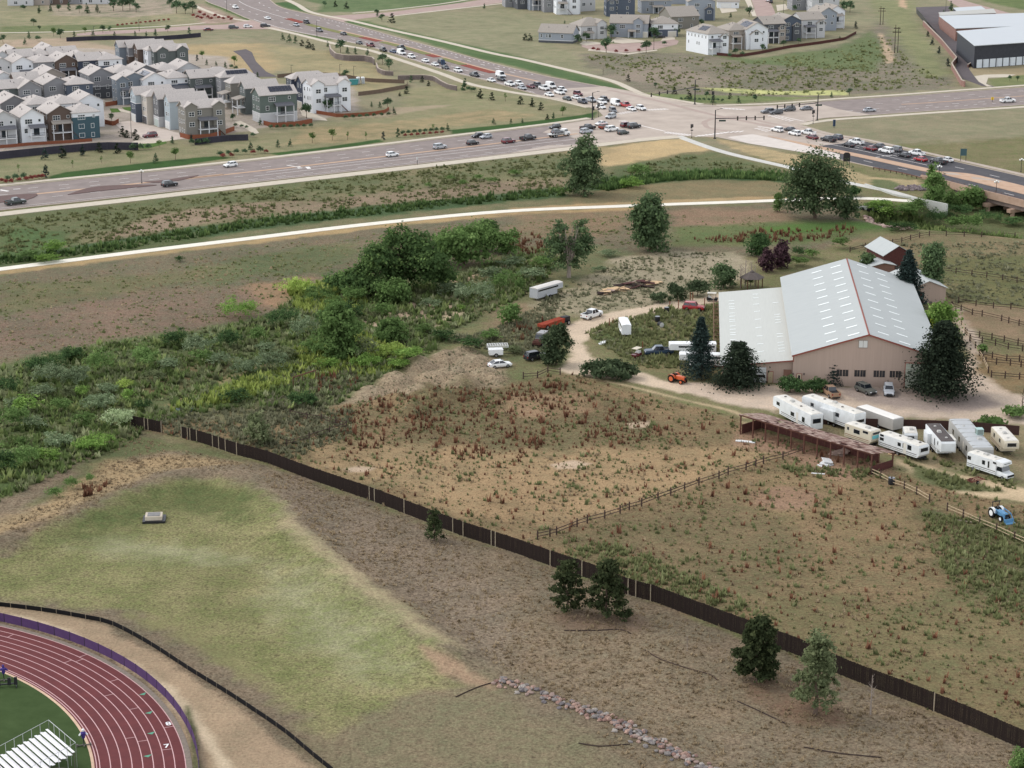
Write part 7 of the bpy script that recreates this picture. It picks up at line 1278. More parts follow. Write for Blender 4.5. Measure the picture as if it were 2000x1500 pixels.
# half bare tree: leafy on both sides, bleached branches in the middle
p, w, h = size_at(1111, 542, 82, 112); rt = thing('half_bare_tree', 'half bare tree with bleached branches in the middle by the livestock trailer', 'tree', p)
obj('crown', crown([(-w * .32, 0, h * .5, w * .24, w * .3, h * .3), (-w * .2, .4, h * .8, w * .16, w * .2, h * .17), (w * .3, 0, h * .48, w * .26, w * .3, h * .34), (w * .26, .3, h * .8, w * .18, w * .2, h * .2), (0, w * .25, h * .4, w * .42, w * .2, h * .26), (0, 0, h * .2, w * .36, w * .3, h * .12)], 6500, .5, LF['poplar'], 77), rt)
mb = MB(); rg = random.Random(5); mb.tube((0, 0, -.1), (0, 0, h * .22), .5, .42, 8)
for k in range(26):
 a = rg.uniform(-.9, .9); e = Vector((math.sin(a) * h * .34 * rg.uniform(.3, 1), rg.uniform(-.25, .1) * w, h * rg.uniform(.55, .95))); m_ = Vector((e.x * .35, e.y * .4, h * .4)); mb.tube((0, 0, h * .2), m_, .2, .12, 5); mb.tube(m_, e, .12, .03, 4)
 for j in range(3): mb.tube(m_ + (e - m_) * (.3 + .2 * j), m_ + (e - m_) * (.5 + .2 * j) + Vector((rg.uniform(-1, 1), rg.uniform(-.6, .6), .9)), .05, .015, 4)
mb.build('trunk', M_BARKG, rt)
def bare(label, px, py, wpx, hpx, seed, m=None, n=14, name='bare_tree'):
 p, w, h = size_at(px, py, wpx, hpx); rg = random.Random(seed); mb = MB(); mb.tube((0, 0, -.1), (0, 0, h), h * .022, h * .006, 6)
 for k in range(n):
  z = h * (.25 + .7 * k / n); a = rg.uniform(0, 6.28); e = Vector((math.cos(a) * w * .5 * (1.05 - z / h) * 1.6, math.sin(a) * w * .4 * (1.1 - z / h), z + h * .08)); mb.tube((0, 0, z), e, h * .008, h * .003, 4); mb.tube(Vector((0, 0, z)) + (e - Vector((0, 0, z))) * .5, e + Vector((rg.uniform(-.3, .3), rg.uniform(-.3, .3), .25)), h * .005, h * .002, 4)
 o = mb.build(name, m or M_BARKG, None, p); return tag(o, label, 'dead tree')
bare('dead grey sapling standing in front of the dark fence', 1700, 1396, 22, 74, 3); bare('bare dark bush cut by the right edge of the dirt yard', 1996, 800, 24, 40, 4, M_BARKD); bare('leafless grey sapling beside the compact pine', 1342, 1272, 10, 30, 6); bare('dead stick sapling on the slope above the green verge', 1178, 146, 6, 14, 8, M_BARKD, 5)
for i, (px, h) in enumerate(((1446, 46), (1455, 52), (1466, 48), (1474, 40))): bare(['bare grey sapling nearest the gazebo tree', 'tallest of the bare saplings by the gazebo', 'third bare sapling left of the gazebo', 'bare sapling touching the gazebo'][i], px, 562 - i, 22, h, 20 + i, n=18)
# --- shrubs of the creek corridor
SHR = [(90, 730, 92, 44, 'dark'), (141, 706, 64, 34, 'dark'), (195, 730, 70, 54, 'mid'), (279, 724, 70, 58, 'mid'), (339, 676, 64, 32, 'dark'), (384, 694, 74, 42, 'grey'), (393, 712, 42, 30, 'mid'), (444, 679, 64, 38, 'dark'), (465, 616, 106, 36, 'bright'), (505, 673, 38, 36, 'mid'), (555, 640, 76, 44, 'dark'), (480, 733, 64, 36, 'grey'), (534, 721, 64, 42, 'grey'), (99, 748, 74, 42, 'grey'),
  (150, 754, 64, 42, 'grey'), (15, 772, 46, 38, 'dark'), (132, 778, 38, 28, 'olive'), (160, 778, 28, 26, 'bright'), (240, 763, 34, 24, 'lime'), (249, 787, 32, 28, 'bright'), (330, 727, 44, 32, 'grey'), (120, 808, 44, 30, 'mid'), (51, 808, 54, 34, 'bright'), (21, 838, 64, 52, 'mid'), (192, 802, 66, 36, 'grey'), (69, 838, 44, 28, 'grey'), (228, 832, 70, 36, 'pale'), (180, 874, 94, 26, 'bright'), (39, 871, 34, 20, 'mid'),
  (120, 872, 66, 28, 'grey'), (42, 916, 88, 52, 'mid'), (8, 928, 44, 52, 'dark'), (141, 955, 30, 22, 'mid'), (177, 942, 22, 16, 'mid'), (111, 973, 36, 20, 'mid'), (279, 802, 38, 24, 'dark'), (459, 787, 58, 26, 'dark'), (598, 662, 66, 50, 'grey'), (640, 640, 60, 40, 'dark'), (686, 622, 62, 36, 'dark'), (750, 620, 54, 28, 'mid'), (902, 608, 18, 14, 'bright'), (706, 700, 60, 40, 'olive'), (762, 700, 66, 34, 'lime'), (716, 718, 66, 26, 'bright'),
  (800, 700, 60, 22, 'bright'), (592, 792, 66, 30, 'dark'), (580, 574, 74, 34, 'lime'), (630, 590, 70, 32, 'mid'), (692, 588, 66, 32, 'mid'), (655, 612, 66, 30, 'mid'), (930, 586, 104, 40, 'grey'), (880, 575, 60, 26, 'grey'), (985, 560, 70, 36, 'mid'), (1015, 575, 24, 34, 'mid'), (960, 545, 60, 24, 'grey'), (1040, 548, 60, 28, 'grey'), (1060, 525, 50, 24, 'mid'), (1000, 520, 60, 20, 'grey'), (620, 690, 60, 30, 'mid'), (560, 700, 50, 24, 'olive'),
  (640, 720, 50, 22, 'bright'), (520, 690, 44, 24, 'grey'), (430, 715, 50, 26, 'grey'), (300, 745, 46, 26, 'olive'), (210, 770, 44, 24, 'grey'), (80, 775, 50, 26, 'grey'), (30, 800, 46, 24, 'grey'), (160, 830, 50, 24, 'mid'), (90, 900, 60, 24, 'bright'), (840, 600, 44, 18, 'grey'), (830, 650, 40, 18, 'mid'), (780, 720, 50, 20, 'bright'), (870, 665, 56, 22, 'dark'), (920, 680, 60, 22, 'dark'), (960, 665, 50, 20, 'mid'), (1000, 690, 40, 18, 'olive'),
  (105, 494, 54, 24, 'bright'), (92, 512, 54, 16, 'bright'), (351, 511, 22, 12, 'dark'), (60, 506, 50, 16, 'mid'), (905, 363, 22, 12, 'mid'), (930, 352, 24, 13, 'mid'), (880, 352, 20, 10, 'mid'), (960, 358, 26, 12, 'mid'), (780, 372, 18, 10, 'mid'), (835, 366, 16, 9, 'mid'), (686, 387, 14, 8, 'mid'), (1250, 348, 54, 28, 'mid'), (1232, 367, 50, 20, 'bright'), (1100, 383, 34, 18, 'mid'), (1000, 342, 30, 12, 'mid'), (1725, 424, 60, 34, 'bright'), (1772, 430, 60, 36, 'mid'), (1800, 412, 40, 26, 'mid'),
  (1830, 438, 66, 32, 'dark'), (1872, 450, 56, 28, 'mid'), (1895, 452, 40, 36, 'mid'), (1880, 424, 40, 24, 'cattail'), (1930, 432, 70, 22, 'cattail'), (1975, 440, 50, 18, 'cattail'), (1850, 418, 50, 18, 'cattail'), (1720, 404, 40, 14, 'bright'), (1760, 450, 60, 16, 'dark'), (1700, 408, 30, 12, 'mid'), (1640, 485, 40, 22, 'mid'), (1590, 505, 36, 22, 'mid'), (1560, 500, 40, 20, 'dark'), (1560, 520, 44, 18, 'mid'), (1460, 560, 26, 22, 'mid'), (1250, 470, 30, 14, 'grey'), (1190, 500, 40, 14, 'grey'), (1170, 530, 30, 12, 'grey')]
_DESC = dict(dark='dark green', mid='mid green', grey='grey green', bright='bright green', lime='yellow green', olive='olive', pale='pale silvery', cattail='reedy green')
_proto = {}
def shrub_mesh(lf, k, n=1100):
 """shared foliage of unit width and height"""
 q = (lf, k)
 if q not in _proto:
  rg = random.Random(k * 7 + len(lf)); lobes = [(rg.uniform(-.3, .3), rg.uniform(-.3, .3), rg.uniform(.3, .6), rg.uniform(.14, .24), rg.uniform(.14, .24), rg.uniform(.22, .4)) for _ in range(10)] + [(0, 0, .4, .36, .34, .44)]
  _proto[q] = crown(lobes, n, .058, LF[lf], k * 31 + len(lf), clumps=n // 10); _proto[q].name = 'foliage'
 return _proto[q]
SHRL = {}
_nd = {}
REG = [(lambda x, y: y < 520 and x < 700, 'beside the pale trail at the left'), (lambda x, y: y < 400, 'in the field below the main road'), (lambda x, y: x > 1690 and y < 460, 'in the creek bed before the bridge'), (lambda x, y: x > 1150, 'at the weedy edge of the ranch yard'), (lambda x, y: x > 860 and y > 640, 'on the bank above the dirt mounds'),
  (lambda x, y: x > 820, 'between the willows and the livestock trailer'), (lambda x, y: x > 540 and y < 660, 'in the brush below the big thicket'), (lambda x, y: x > 540, 'in the weeds left of the dirt mounds'), (lambda x, y: x > 270 and y < 740, 'in the middle of the creek brush'), (lambda x, y: x > 230 and y > 740, 'near the broken end of the dark fence'), (lambda x, y: y < 760, 'at the upper left of the creek brush'), (lambda x, y: y < 850, 'along the creek at the left edge'), (lambda x, y: True, 'above the tan bank at the left')]
items = []
for i, (px, py, w, h, lf) in enumerate(SHR):
 reg = next(j for j, (f, _) in enumerate(REG) if f(px, py)); items.append((reg, lf, px, py, w, h, i))
for reg in range(len(REG)):
 sub = [t for t in items if t[0] == reg]
 for lf in sorted(set(t[1] for t in sub)):
  ss = sorted([t for t in sub if t[1] == lf], key=lambda t: t[2])
  for j, (_, _, px, py, w, h, i) in enumerate(ss):
   lb = f"{ORD[j] + ' from left of the ' if len(ss) > 1 else ''}{_DESC[lf]} shrub{'s' if len(ss) > 1 else ''} {REG[reg][1]}"
   p, wm, hm = size_at(px, py, w, h); root = thing('shrub', lb, 'shrub', p, random.Random(i).uniform(0, 6.28), 'shrubs of the creek corridor and fields')
   big = w > 60
   if big: obj('foliage', crown([(random.Random(i * 5 + q).uniform(-.36, .36) * wm, random.Random(i * 9 + q).uniform(-.3, .3) * wm, hm * random.Random(i * 3 + q).uniform(.3, .62), wm * .17, wm * .17, hm * .34) for q in range(11)] + [(0, 0, hm * .4, wm * .4, wm * .34, hm * .42)], int(900 + w * 16), .26, LF[lf], 500 + i), root)
   else: obj('foliage', shrub_mesh(lf, i % 3), root, sc=(wm * 1.12, wm * 1.12, hm * 1.1))
# --- small planted trees and shrubs of the estate and road verges: shared prototypes
_tp = {}
def small_mesh(kind, k):
 q = (kind, k)
 if q not in _tp:
  if kind in ('pine', 'spruce', 'bluesp'): me = conifer(1.0, .30 if kind != 'pine' else .36, 420, .085, LF[{'pine': 'pine', 'spruce': 'estate', 'bluesp': 'bluespruce'}[kind]], 900 + k * 7 + len(kind), tiers=8, power=.8 if kind != 'pine' else .6)
  elif kind == 'thin': me = crown([(0, 0, .62, .12, .12, .3), (.05, 0, .5, .1, .1, .2)], 170, .075, LF['mid'], 930 + k, clumps=22)
  elif kind in ('round', 'redround'): me = crown([(0, 0, .5, .44, .44, .44)], 420, .12, LF['estate' if kind == 'round' else 'redsh'], 940 + k, clumps=60, gaps=0)
  elif kind == 'lightdec': me = crown([(0, 0, .66, .26, .26, .28), (.1, 0, .5, .2, .2, .18), (-.1, .05, .74, .18, .18, .18)], 380, .09, LF['mid'], 950 + k, clumps=48)
  else: me = crown([(0, 0, .62, .32, .32, .32), (.14, .05, .48, .24, .24, .2), (-.14, 0, .7, .22, .22, .2)], 480, .095, LF['estate'], 960 + k, clumps=60)
  mb = MB(); mb.tube((0, 0, -.05), (0, 0, .55), .025, .012, 5)
  for a in (0, 2.1, 4.2): mb.tube((0, 0, .4), (math.cos(a) * .14, math.sin(a) * .14, .62), .011, .004, 4)
  _tp[q] = (me, mb.mesh('trunk', M_BARK))
 return _tp[q]
_KN = dict(pine=('young_pine', 'young pine', 'tree'), spruce=('young_spruce', 'young spruce', 'tree'), bluesp=('blue_spruce', 'small blue spruce', 'tree'), thin=('sapling', 'thin sapling', 'tree'), round=('round_shrub', 'round shrub', 'shrub'), redround=('red_shrub', 'reddish shrub', 'shrub'), lightdec=('light_green_tree', 'light green small tree', 'tree'), dec=('leafy_tree', 'leafy green tree', 'tree'))
def row(where, items, group):
 """items (kind, foot px, foot py, height px); labels count each kind from the left within the place named"""
 for kd in sorted(set(t[0] for t in items)):
  ss = sorted([t for t in items if t[0] == kd], key=lambda t: (t[1], t[2]))
  for j, (_, px, py, h) in enumerate(ss):
   nm, ds, ct = _KN[kd]; lb = f"{ds} {where}" if len(ss) == 1 else f"{ORD[j]} {ds} from left {where}"
   p, wm, hm = size_at(px, py, h, h); me, tm = small_mesh(kd, (j + len(where)) % 3); h = h; s = (hm, hm, hm) if kd not in ('round', 'redround') else (hm * 1.1, hm * 1.1, hm * 1.05)
   root = thing(nm, lb, ct, p, random.Random(px * 7 + py).uniform(0, 6.28), group, s); obj('crown' if ct == 'tree' else 'foliage', me, root)
   if ct == 'tree': obj('trunk', tm, root)
GV = 'planted trees and shrubs along roads and houses'
row('below the near black wall', [('bluesp', 88, 312, 24), ('pine', 122, 308, 24), ('bluesp', 162, 304, 23), ('pine', 194, 298, 21), ('pine', 229, 299, 21), ('thin', 36, 336, 16), ('bluesp', 90, 347, 26), ('thin', 142, 327, 15), ('thin', 198, 318, 15), ('lightdec', 255, 319, 24), ('spruce', 304, 318, 20), ('lightdec', 343, 312, 24), ('round', 260, 294, 13), ('round', 275, 293, 12), ('round', 290, 292, 11)], GV)
row('around the court mouth', [('lightdec', 311, 288, 15), ('spruce', 337, 281, 16), ('bluesp', 374, 277, 16), ('round', 374, 283, 11), ('round', 388, 283, 11), ('round', 403, 282, 12), ('pine', 240, 267, 21), ('pine', 248, 269, 16), ('pine', 265, 273, 21), ('dec', 218, 237, 16), ('dec', 69, 279, 22), ('round', 183, 226, 8)], GV)
row('along the near pavement at the far left', [('round', 15, 354, 11), ('round', 31, 352, 12), ('round', 46, 350, 12)] + [('redround', x, y, 9) for x, y in ((3, 357), (12, 359), (22, 358), (38, 356), (52, 354), (60, 352), (68, 351), (76, 350), (84, 349))], GV)
row('along the pavement right of the green verge', [('round', 430, 306, 11), ('round', 446, 304, 10), ('round', 462, 302, 11), ('round', 478, 301, 10), ('redround', 436, 309, 9), ('redround', 452, 308, 9), ('redround', 495, 302, 9), ('redround', 520, 300, 8), ('spruce', 490, 296, 20), ('round', 507, 299, 13), ('spruce', 543, 288, 16), ('spruce', 567, 286, 15)], GV)
row('on the tan bank above the main road', [('lightdec', 610, 279, 21), ('lightdec', 649, 274, 23), ('thin', 679, 273, 17), ('thin', 715, 273, 17), ('bluesp', 749, 273, 17), ('spruce', 777, 268, 19), ('thin', 846, 256, 15), ('spruce', 874, 255, 15)] + [('round', 787 + 11 * i, 264 - i, 9) for i in range(8)] + [('redround', 792 + 12 * i, 268 - i, 7) for i in range(7)], GV)
row('on the grass beside the northern queue', [('spruce', 803, 161, 15), ('pine', 825, 161, 13), ('pine', 837, 168, 11), ('spruce', 908, 174, 22), ('round', 904, 180, 8), ('round', 916, 178, 9), ('round', 924, 180, 10), ('pine', 938, 192, 19), ('pine', 961, 196, 17), ('thin', 987, 198, 17), ('pine', 1017, 204, 17), ('pine', 1039, 208, 17), ('pine', 1057, 215, 17), ('lightdec', 1099, 226, 19), ('pine', 1069, 234, 12), ('spruce', 1081, 232, 13), ('spruce', 964, 243, 13), ('spruce', 998, 242, 11), ('spruce', 1020, 240, 10)], GV)
row('between the wire fences and the pavement', [('spruce', 769, 224, 16), ('dec', 757, 213, 22), ('pine', 794, 183, 16), ('pine', 781, 188, 9), ('spruce', 742, 211, 13), ('spruce', 726, 209, 11)] + [('round', 675 + 14 * i, 233 - i, 8) for i in range(7)], GV)
row('along the pavement of the northern road', [('spruce', 552, 79, 15), ('spruce', 565, 83, 17), ('spruce', 577, 85, 16), ('pine', 590, 90, 13), ('pine', 602, 95, 18), ('pine', 611, 98, 13), ('spruce', 640, 92, 12), ('dec', 665, 103, 26), ('spruce', 679, 105, 14), ('spruce', 694, 106, 14), ('spruce', 718, 109, 15), ('dec', 747, 126, 22), ('dec', 760, 138, 24)], GV)
row('behind the estate', [('spruce', 440, 133, 13), ('spruce', 404, 127, 11), ('spruce', 422, 129, 10), ('lightdec', 458, 127, 19), ('spruce', 503, 151, 11), ('bluesp', 385, 119, 13), ('lightdec', 395, 115, 16), ('dec', 675, 155, 19), ('round', 452, 134, 8), ('round', 461, 137, 8), ('round', 467, 143, 8), ('round', 470, 149, 8)], GV)
row('in the gardens of the terraces', [('dec', 639, 220, 27), ('dec', 599, 231, 30), ('spruce', 508, 244, 14), ('dec', 455, 236, 14), ('lightdec', 378, 262, 17)] + [('round', 529 + 13 * i, 252 - i // 2, 8) for i in range(7)] + [('round', 494, 268, 9), ('round', 482, 252, 7), ('round', 472, 250, 7), ('round', 460, 248, 7)], GV)
row('along the side street behind the estate', [('dec', 6, 84, 16), ('spruce', 57, 76, 15), ('spruce', 49, 87, 13), ('round', 74, 80, 10), ('dec', 118, 75, 19), ('lightdec', 105, 71, 17), ('spruce', 145, 73, 12), ('spruce', 181, 70, 13), ('dec', 201, 64, 15), ('dec', 215, 62, 11), ('lightdec', 166, 66, 13), ('spruce', 224, 72, 11), ('spruce', 264, 71, 11), ('spruce', 286, 71, 10), ('spruce', 304, 71, 15), ('dec', 328, 63, 14), ('spruce', 370, 67, 15), ('dec', 66, 50, 14), ('dec', 77, 59, 9)] + [('redround', 230 + 9 * i, 52 - i, 5) for i in range(12)], GV)
row('before the houses at the top left', [('round', 45, 20, 10), ('spruce', 77, 26, 15), ('spruce', 99, 23, 14), ('dec', 115, 22, 13), ('spruce', 135, 21, 16), ('dec', 155, 25, 15), ('spruce', 170, 26, 20), ('spruce', 190, 25, 17), ('dec', 222, 22, 26), ('dec', 240, 21, 26), ('dec', 254, 20, 24), ('dec', 266, 24, 19), ('dec', 345, 26, 26), ('dec', 362, 27, 22), ('dec', 376, 26, 24), ('dec', 332, 14, 16)] + [('redround', x, y, 7) for x, y in ((378, 34), (386, 37), (393, 39), (399, 33), (406, 37), (413, 40), (420, 34), (428, 38), (390, 28), (436, 40), (446, 38), (452, 41))], GV)
row('along the upper street at the top', [('dec', 634, 14, 12), ('pine', 655, 13, 12), ('pine', 677, 17, 14), ('spruce', 737, 32, 10), ('dec', 746, 42, 15), ('pine', 766, 45, 20), ('spruce', 946, 17, 11), ('dec', 736, 30, 12)], GV)
row('around the cul de sac', [('dec', 1184, 103, 30), ('dec', 1194, 76, 28), ('dec', 1262, 103, 24), ('dec', 1277, 82, 30), ('dec', 1320, 71, 22), ('round', 1298, 89, 9), ('dec', 1145, 82, 19), ('dec', 1129, 87, 20), ('pine', 1026, 79, 14), ('pine', 1035, 80, 15), ('dec', 1370, 52, 15), ('spruce', 1103, 46, 7)] + [('redround', x, y, 7) for x, y in ((1159, 99), (1168, 101), (1203, 104), (1223, 103), (1248, 102))], GV)
row('among the hillside houses', [('dec', 1463, 33, 20), ('spruce', 1427, 35, 11), ('dec', 1648, 28, 26), ('dec', 1660, 24, 22), ('dec', 1490, 102, 16), ('dec', 1436, 108, 14), ('dec', 1530, 92, 14), ('dec', 1560, 86, 12), ('bluesp', 1671, 56, 15), ('dec', 1540, 12, 20), ('dec', 1552, 22, 12), ('round', 1450, 110, 9), ('round', 1425, 112, 8), ('spruce', 1640, 78, 8)], GV)
row('on the verge beyond the crossing', [('pine', 1317, 184, 15), ('pine', 1346, 194, 17), ('dec', 1380, 191, 13), ('spruce', 1393, 202, 19), ('pine', 1426, 193, 13), ('spruce', 1442, 202, 15), ('dec', 1474, 199, 15), ('pine', 1227, 159, 14), ('dec', 1280, 172, 11), ('dec', 1659, 187, 15), ('spruce', 1624, 191, 12)] + [('round', 1330 + 9 * i, 196 + i // 3, 6) for i in range(10)], GV)
row('beside the storage yard', [('bluesp', 1812, 72, 12), ('bluesp', 1821, 88, 14), ('bluesp', 1834, 105, 15), ('bluesp', 1851, 130, 17), ('spruce', 1857, 21, 19), ('dec', 1972, 158, 11), ('dec', 1987, 159, 11), ('dec', 1926, 26, 8), ('dec', 1938, 27, 8), ('spruce', 1843, 29, 10)], GV)
# --- countless weeds and grasses: one mesh per kind
def blades(name, polys, n, h, wd, m, seed, k=4, clump=.5, thr=.5, splay=.5, sc=7.0, tone=(.5, .18), taper=True):
 g = np.random.default_rng(seed); XY = []
 for P in polys:
  Q = np.array(W2(P)) if not isinstance(P, tuple) else P[1]; A = abs(sum(Q[i][0] * Q[(i + 1) % len(Q)][1] - Q[(i + 1) % len(Q)][0] * Q[i][1] for i in range(len(Q)))) / 2; XY.append((Q, A))
 T = sum(a for _, a in XY); out = []
 for Q, A in XY:
  need = int(n * A / T); b0, b1 = Q.min(0), Q.max(0); p = g.uniform(b0, b1, (need * 6 + 50, 2)); f = fbm(p[:, 0] / sc, p[:, 1] / sc, 3, seed)
  p = p[inside(p[:, 0], p[:, 1], Q) & (f > thr - clump * g.uniform(0, 1, len(p)) ** 3)]; out.append(p[:need])
 p = np.concatenate(out); N = len(p); z = hgt(p[:, 0], p[:, 1]); s = np.clip(g.lognormal(-.1, .38, N), .35, 2.2); B = np.repeat(np.c_[p, z], k, 0); S = np.repeat(s, k); a = g.uniform(0, 2 * PI, N * k); r = g.uniform(0, 1, N * k) ** .5 * wd * 1.2 * S
 base = B + np.c_[np.cos(a) * r * .4, np.sin(a) * r * .4, np.zeros(N * k) - .03]; H_ = h * S * g.uniform(.6, 1.15, N * k); top = base + np.c_[np.cos(a) * H_ * splay * .5, np.sin(a) * H_ * splay * .5, H_]; w = np.c_[-np.sin(a), np.cos(a), np.zeros(N * k)] * (wd * .5 * S)[:, None]
 if taper: V = np.stack([base - w, base + w, top], 1).reshape(-1, 3); per = 3
 else: V = np.stack([base - w * .5, base + w * .5, top + w * .8, top - w * .8], 1).reshape(-1, 3); per = 4
 tn = np.clip(np.repeat(g.normal(*tone, N), k) + g.normal(0, .08, N * k), 0, 1)
 return obj(name, np_mesh(name, V, per, tn, m), kind='stuff')
ST = {k: leafmat('weed_' + k, *c, .5, 2.2, 1.35) for k, c in dict(dock=((116, 82, 64), (144, 106, 82)), green=((112, 116, 78), (140, 142, 102)), dry=((150, 132, 106), (178, 160, 130)), creek=((98, 114, 68), (146, 156, 100)), creek2=((122, 128, 92), (168, 172, 130)), reed=((80, 102, 60), (118, 138, 82)), sage=((120, 120, 94), (154, 150, 122)), lime=((138, 152, 78), (176, 184, 108)), lawn=((118, 124, 68), (156, 156, 100))).items()}
blades('dock_weeds', [[(860, 770), (1080, 745), (1240, 790), (1330, 850), (1100, 890), (880, 900), (740, 860)], [(640, 800), (860, 770), (860, 880), (680, 880)]], 800, .7, .28, ST['dock'], 1, k=6, thr=.6, sc=5)
blades('dock_weeds', [PAST], 900, .65, .28, ST['dock'], 2, k=6, thr=.68, sc=4, clump=.62)
blades('dock_weeds', [[(1500, 450), (1680, 446), (1640, 470), (1480, 475), (1310, 470)], [(1000, 450), (1090, 470), (1060, 510), (990, 500)], [(1000, 640), (1060, 625), (1070, 650), (1010, 670)], [(160, 955), (230, 940), (220, 975), (160, 985)], [(620, 740), (700, 720), (700, 760), (620, 770)]], 520, .9, .34, ST['dock'], 3, k=5, thr=.5, sc=4)
blades('pasture_weeds', [PAST], 3800, .42, .32, ST['green'], 4, k=5, thr=.66, sc=5, clump=.6)
blades('pasture_weeds', [[(1800, 1000), (2080, 1040), (2080, 1260), (1900, 1200), (1820, 1080)], [(1090, 1080), (1300, 1180), (1500, 1260), (1500, 1190), (1200, 1060)]], 2400, .55, .36, ST['green'], 5, k=5, thr=.5, sc=5)
blades('dry_grass', [PAST], 5200, .34, .22, ST['dry'], 6, k=4, thr=.5, sc=9)
blades('dry_grass', [[(255, 850), (600, 942), (1130, 1136), (1640, 1332), (2040, 1490), (2040, 1560), (1300, 1540), (1010, 1320), (860, 1240), (640, 1080), (500, 940), (340, 930), (60, 1060), (-40, 1040), (120, 980)]], 8000, .24, .26, ST['dry'], 7, k=4, thr=.45, sc=3)
blades('dry_grass', [[(-60, 560), (250, 515), (730, 455), (980, 430), (980, 480), (640, 560), (500, 630), (0, 710)]], 1500, .25, .3, ST['dry'], 8, k=4, thr=.5, sc=9)
blades('meadow_weeds', [[(-60, 560), (250, 515), (730, 455), (1240, 420), (1500, 420), (1480, 480), (1000, 480), (640, 560), (500, 630), (0, 710)]], 1800, .3, .42, ST['green'], 9, k=5, thr=.56, sc=9)
CREEK = [(-60, 740), (0, 722), (200, 672), (420, 645), (520, 622), (600, 565), (720, 560), (860, 550), (980, 510), (1060, 490), (1100, 505), (1050, 565), (980, 600), (900, 640), (840, 690), (720, 760), (640, 800), (400, 805), (300, 830), (250, 870), (60, 950), (-60, 1010)]
blades('creek_undergrowth', [[(1700, 406), (1790, 402), (1850, 420), (1990, 440), (1990, 462), (1850, 448), (1740, 438)]], 1500, 1.1, .8, ST['creek'], 24, k=6, thr=.4, sc=6, splay=.8)
blades('creek_undergrowth', [CREEK], 5200, .8, .6, ST['creek'], 10, k=6, thr=.5, sc=6, splay=.8)
blades('creek_undergrowth', [CREEK], 4200, .75, .6, ST['creek2'], 11, k=6, thr=.58, sc=5, splay=.8)
blades('creek_undergrowth', [[(330, 805), (460, 748), (620, 702), (760, 690), (730, 720), (600, 745), (460, 785)], [(560, 690), (700, 650), (820, 690), (740, 740), (620, 720)], [(560, 560), (640, 545), (720, 590), (660, 630), (580, 610)]], 3000, .9, .5, ST['lime'], 12, k=6, thr=.5, sc=5, splay=.8)
blades('reeds', [strip_px([(-60, 514), (120, 496), (230, 481), (330, 465), (480, 441), (640, 423), (800, 405), (960, 389), (1090, 376)], 9)], 2600, .85, .55, ST['reed'], 13, k=5, thr=.35, sc=6, splay=.3); blades('reeds', [strip_px([(1160, 368), (1260, 351), (1380, 343), (1470, 344), (1560, 350)], 11)], 1800, 1.0, .5, ST['reed'], 14, k=5, thr=.3, sc=6, splay=.3)
blades('verge_weeds', [[(-60, 440), (480, 372), (980, 312), (1110, 300), (1110, 370), (700, 410), (230, 470), (-60, 505)], [(1190, 340), (1330, 305), (1470, 322), (1540, 336), (1420, 338), (1240, 350)]], 3000, .5, .6, ST['green'], 15, k=5, thr=.54, sc=8, splay=.7); blades('verge_weeds', [[(860, 665), (960, 645), (1050, 600), (1100, 560), (1060, 700), (1000, 690), (930, 680)], [(560, 730), (720, 700), (690, 770), (560, 830), (480, 830)], [(280, 815), (560, 795), (690, 805), (690, 850), (560, 900), (480, 880), (330, 850)]], 4200, .55, .45, ST['sage'], 16, k=5, thr=.48, sc=6, splay=.7)
blades('yard_weeds', [[(1045, 590), (1200, 512), (1300, 492), (1430, 494), (1440, 560), (1260, 600), (1060, 620)], [(1140, 650), (1290, 605), (1400, 596), (1410, 720), (1250, 720)], [(1640, 480), (2060, 470), (2060, 600), (1860, 590), (1720, 510)]], 3600, .4, .42, ST['sage'], 17, k=5, thr=.56, sc=5, splay=.8)
blades('yard_weeds', [[(1140, 650), (1200, 628), (1290, 605), (1400, 596), (1410, 720), (1250, 720)], [(1520, 910), (1700, 920), (1740, 935), (1560, 930)], [(1760, 900), (1900, 942), (1960, 960), (1850, 958)], [(1700, 880), (1830, 905), (1990, 960), (1990, 945), (1850, 900)]], 2400, .6, .45, ST['green'], 18, k=5, thr=.45, sc=5, splay=.8)
blades('slope_weeds', [[(1140, 110), (1330, 108), (1460, 122), (1640, 96), (1730, 70), (1780, 120), (1860, 165), (1600, 185), (1420, 190), (1260, 172)]], 1500, .6, .8, ST['green'], 19, k=5, thr=.54, sc=12, splay=.8); blades('mound_grass', [[(690, 790), (780, 735), (900, 690), (980, 700), (990, 760), (900, 800), (800, 820)]], 900, .25, .2, ST['sage'], 20, k=4, thr=.5, sc=2.5)
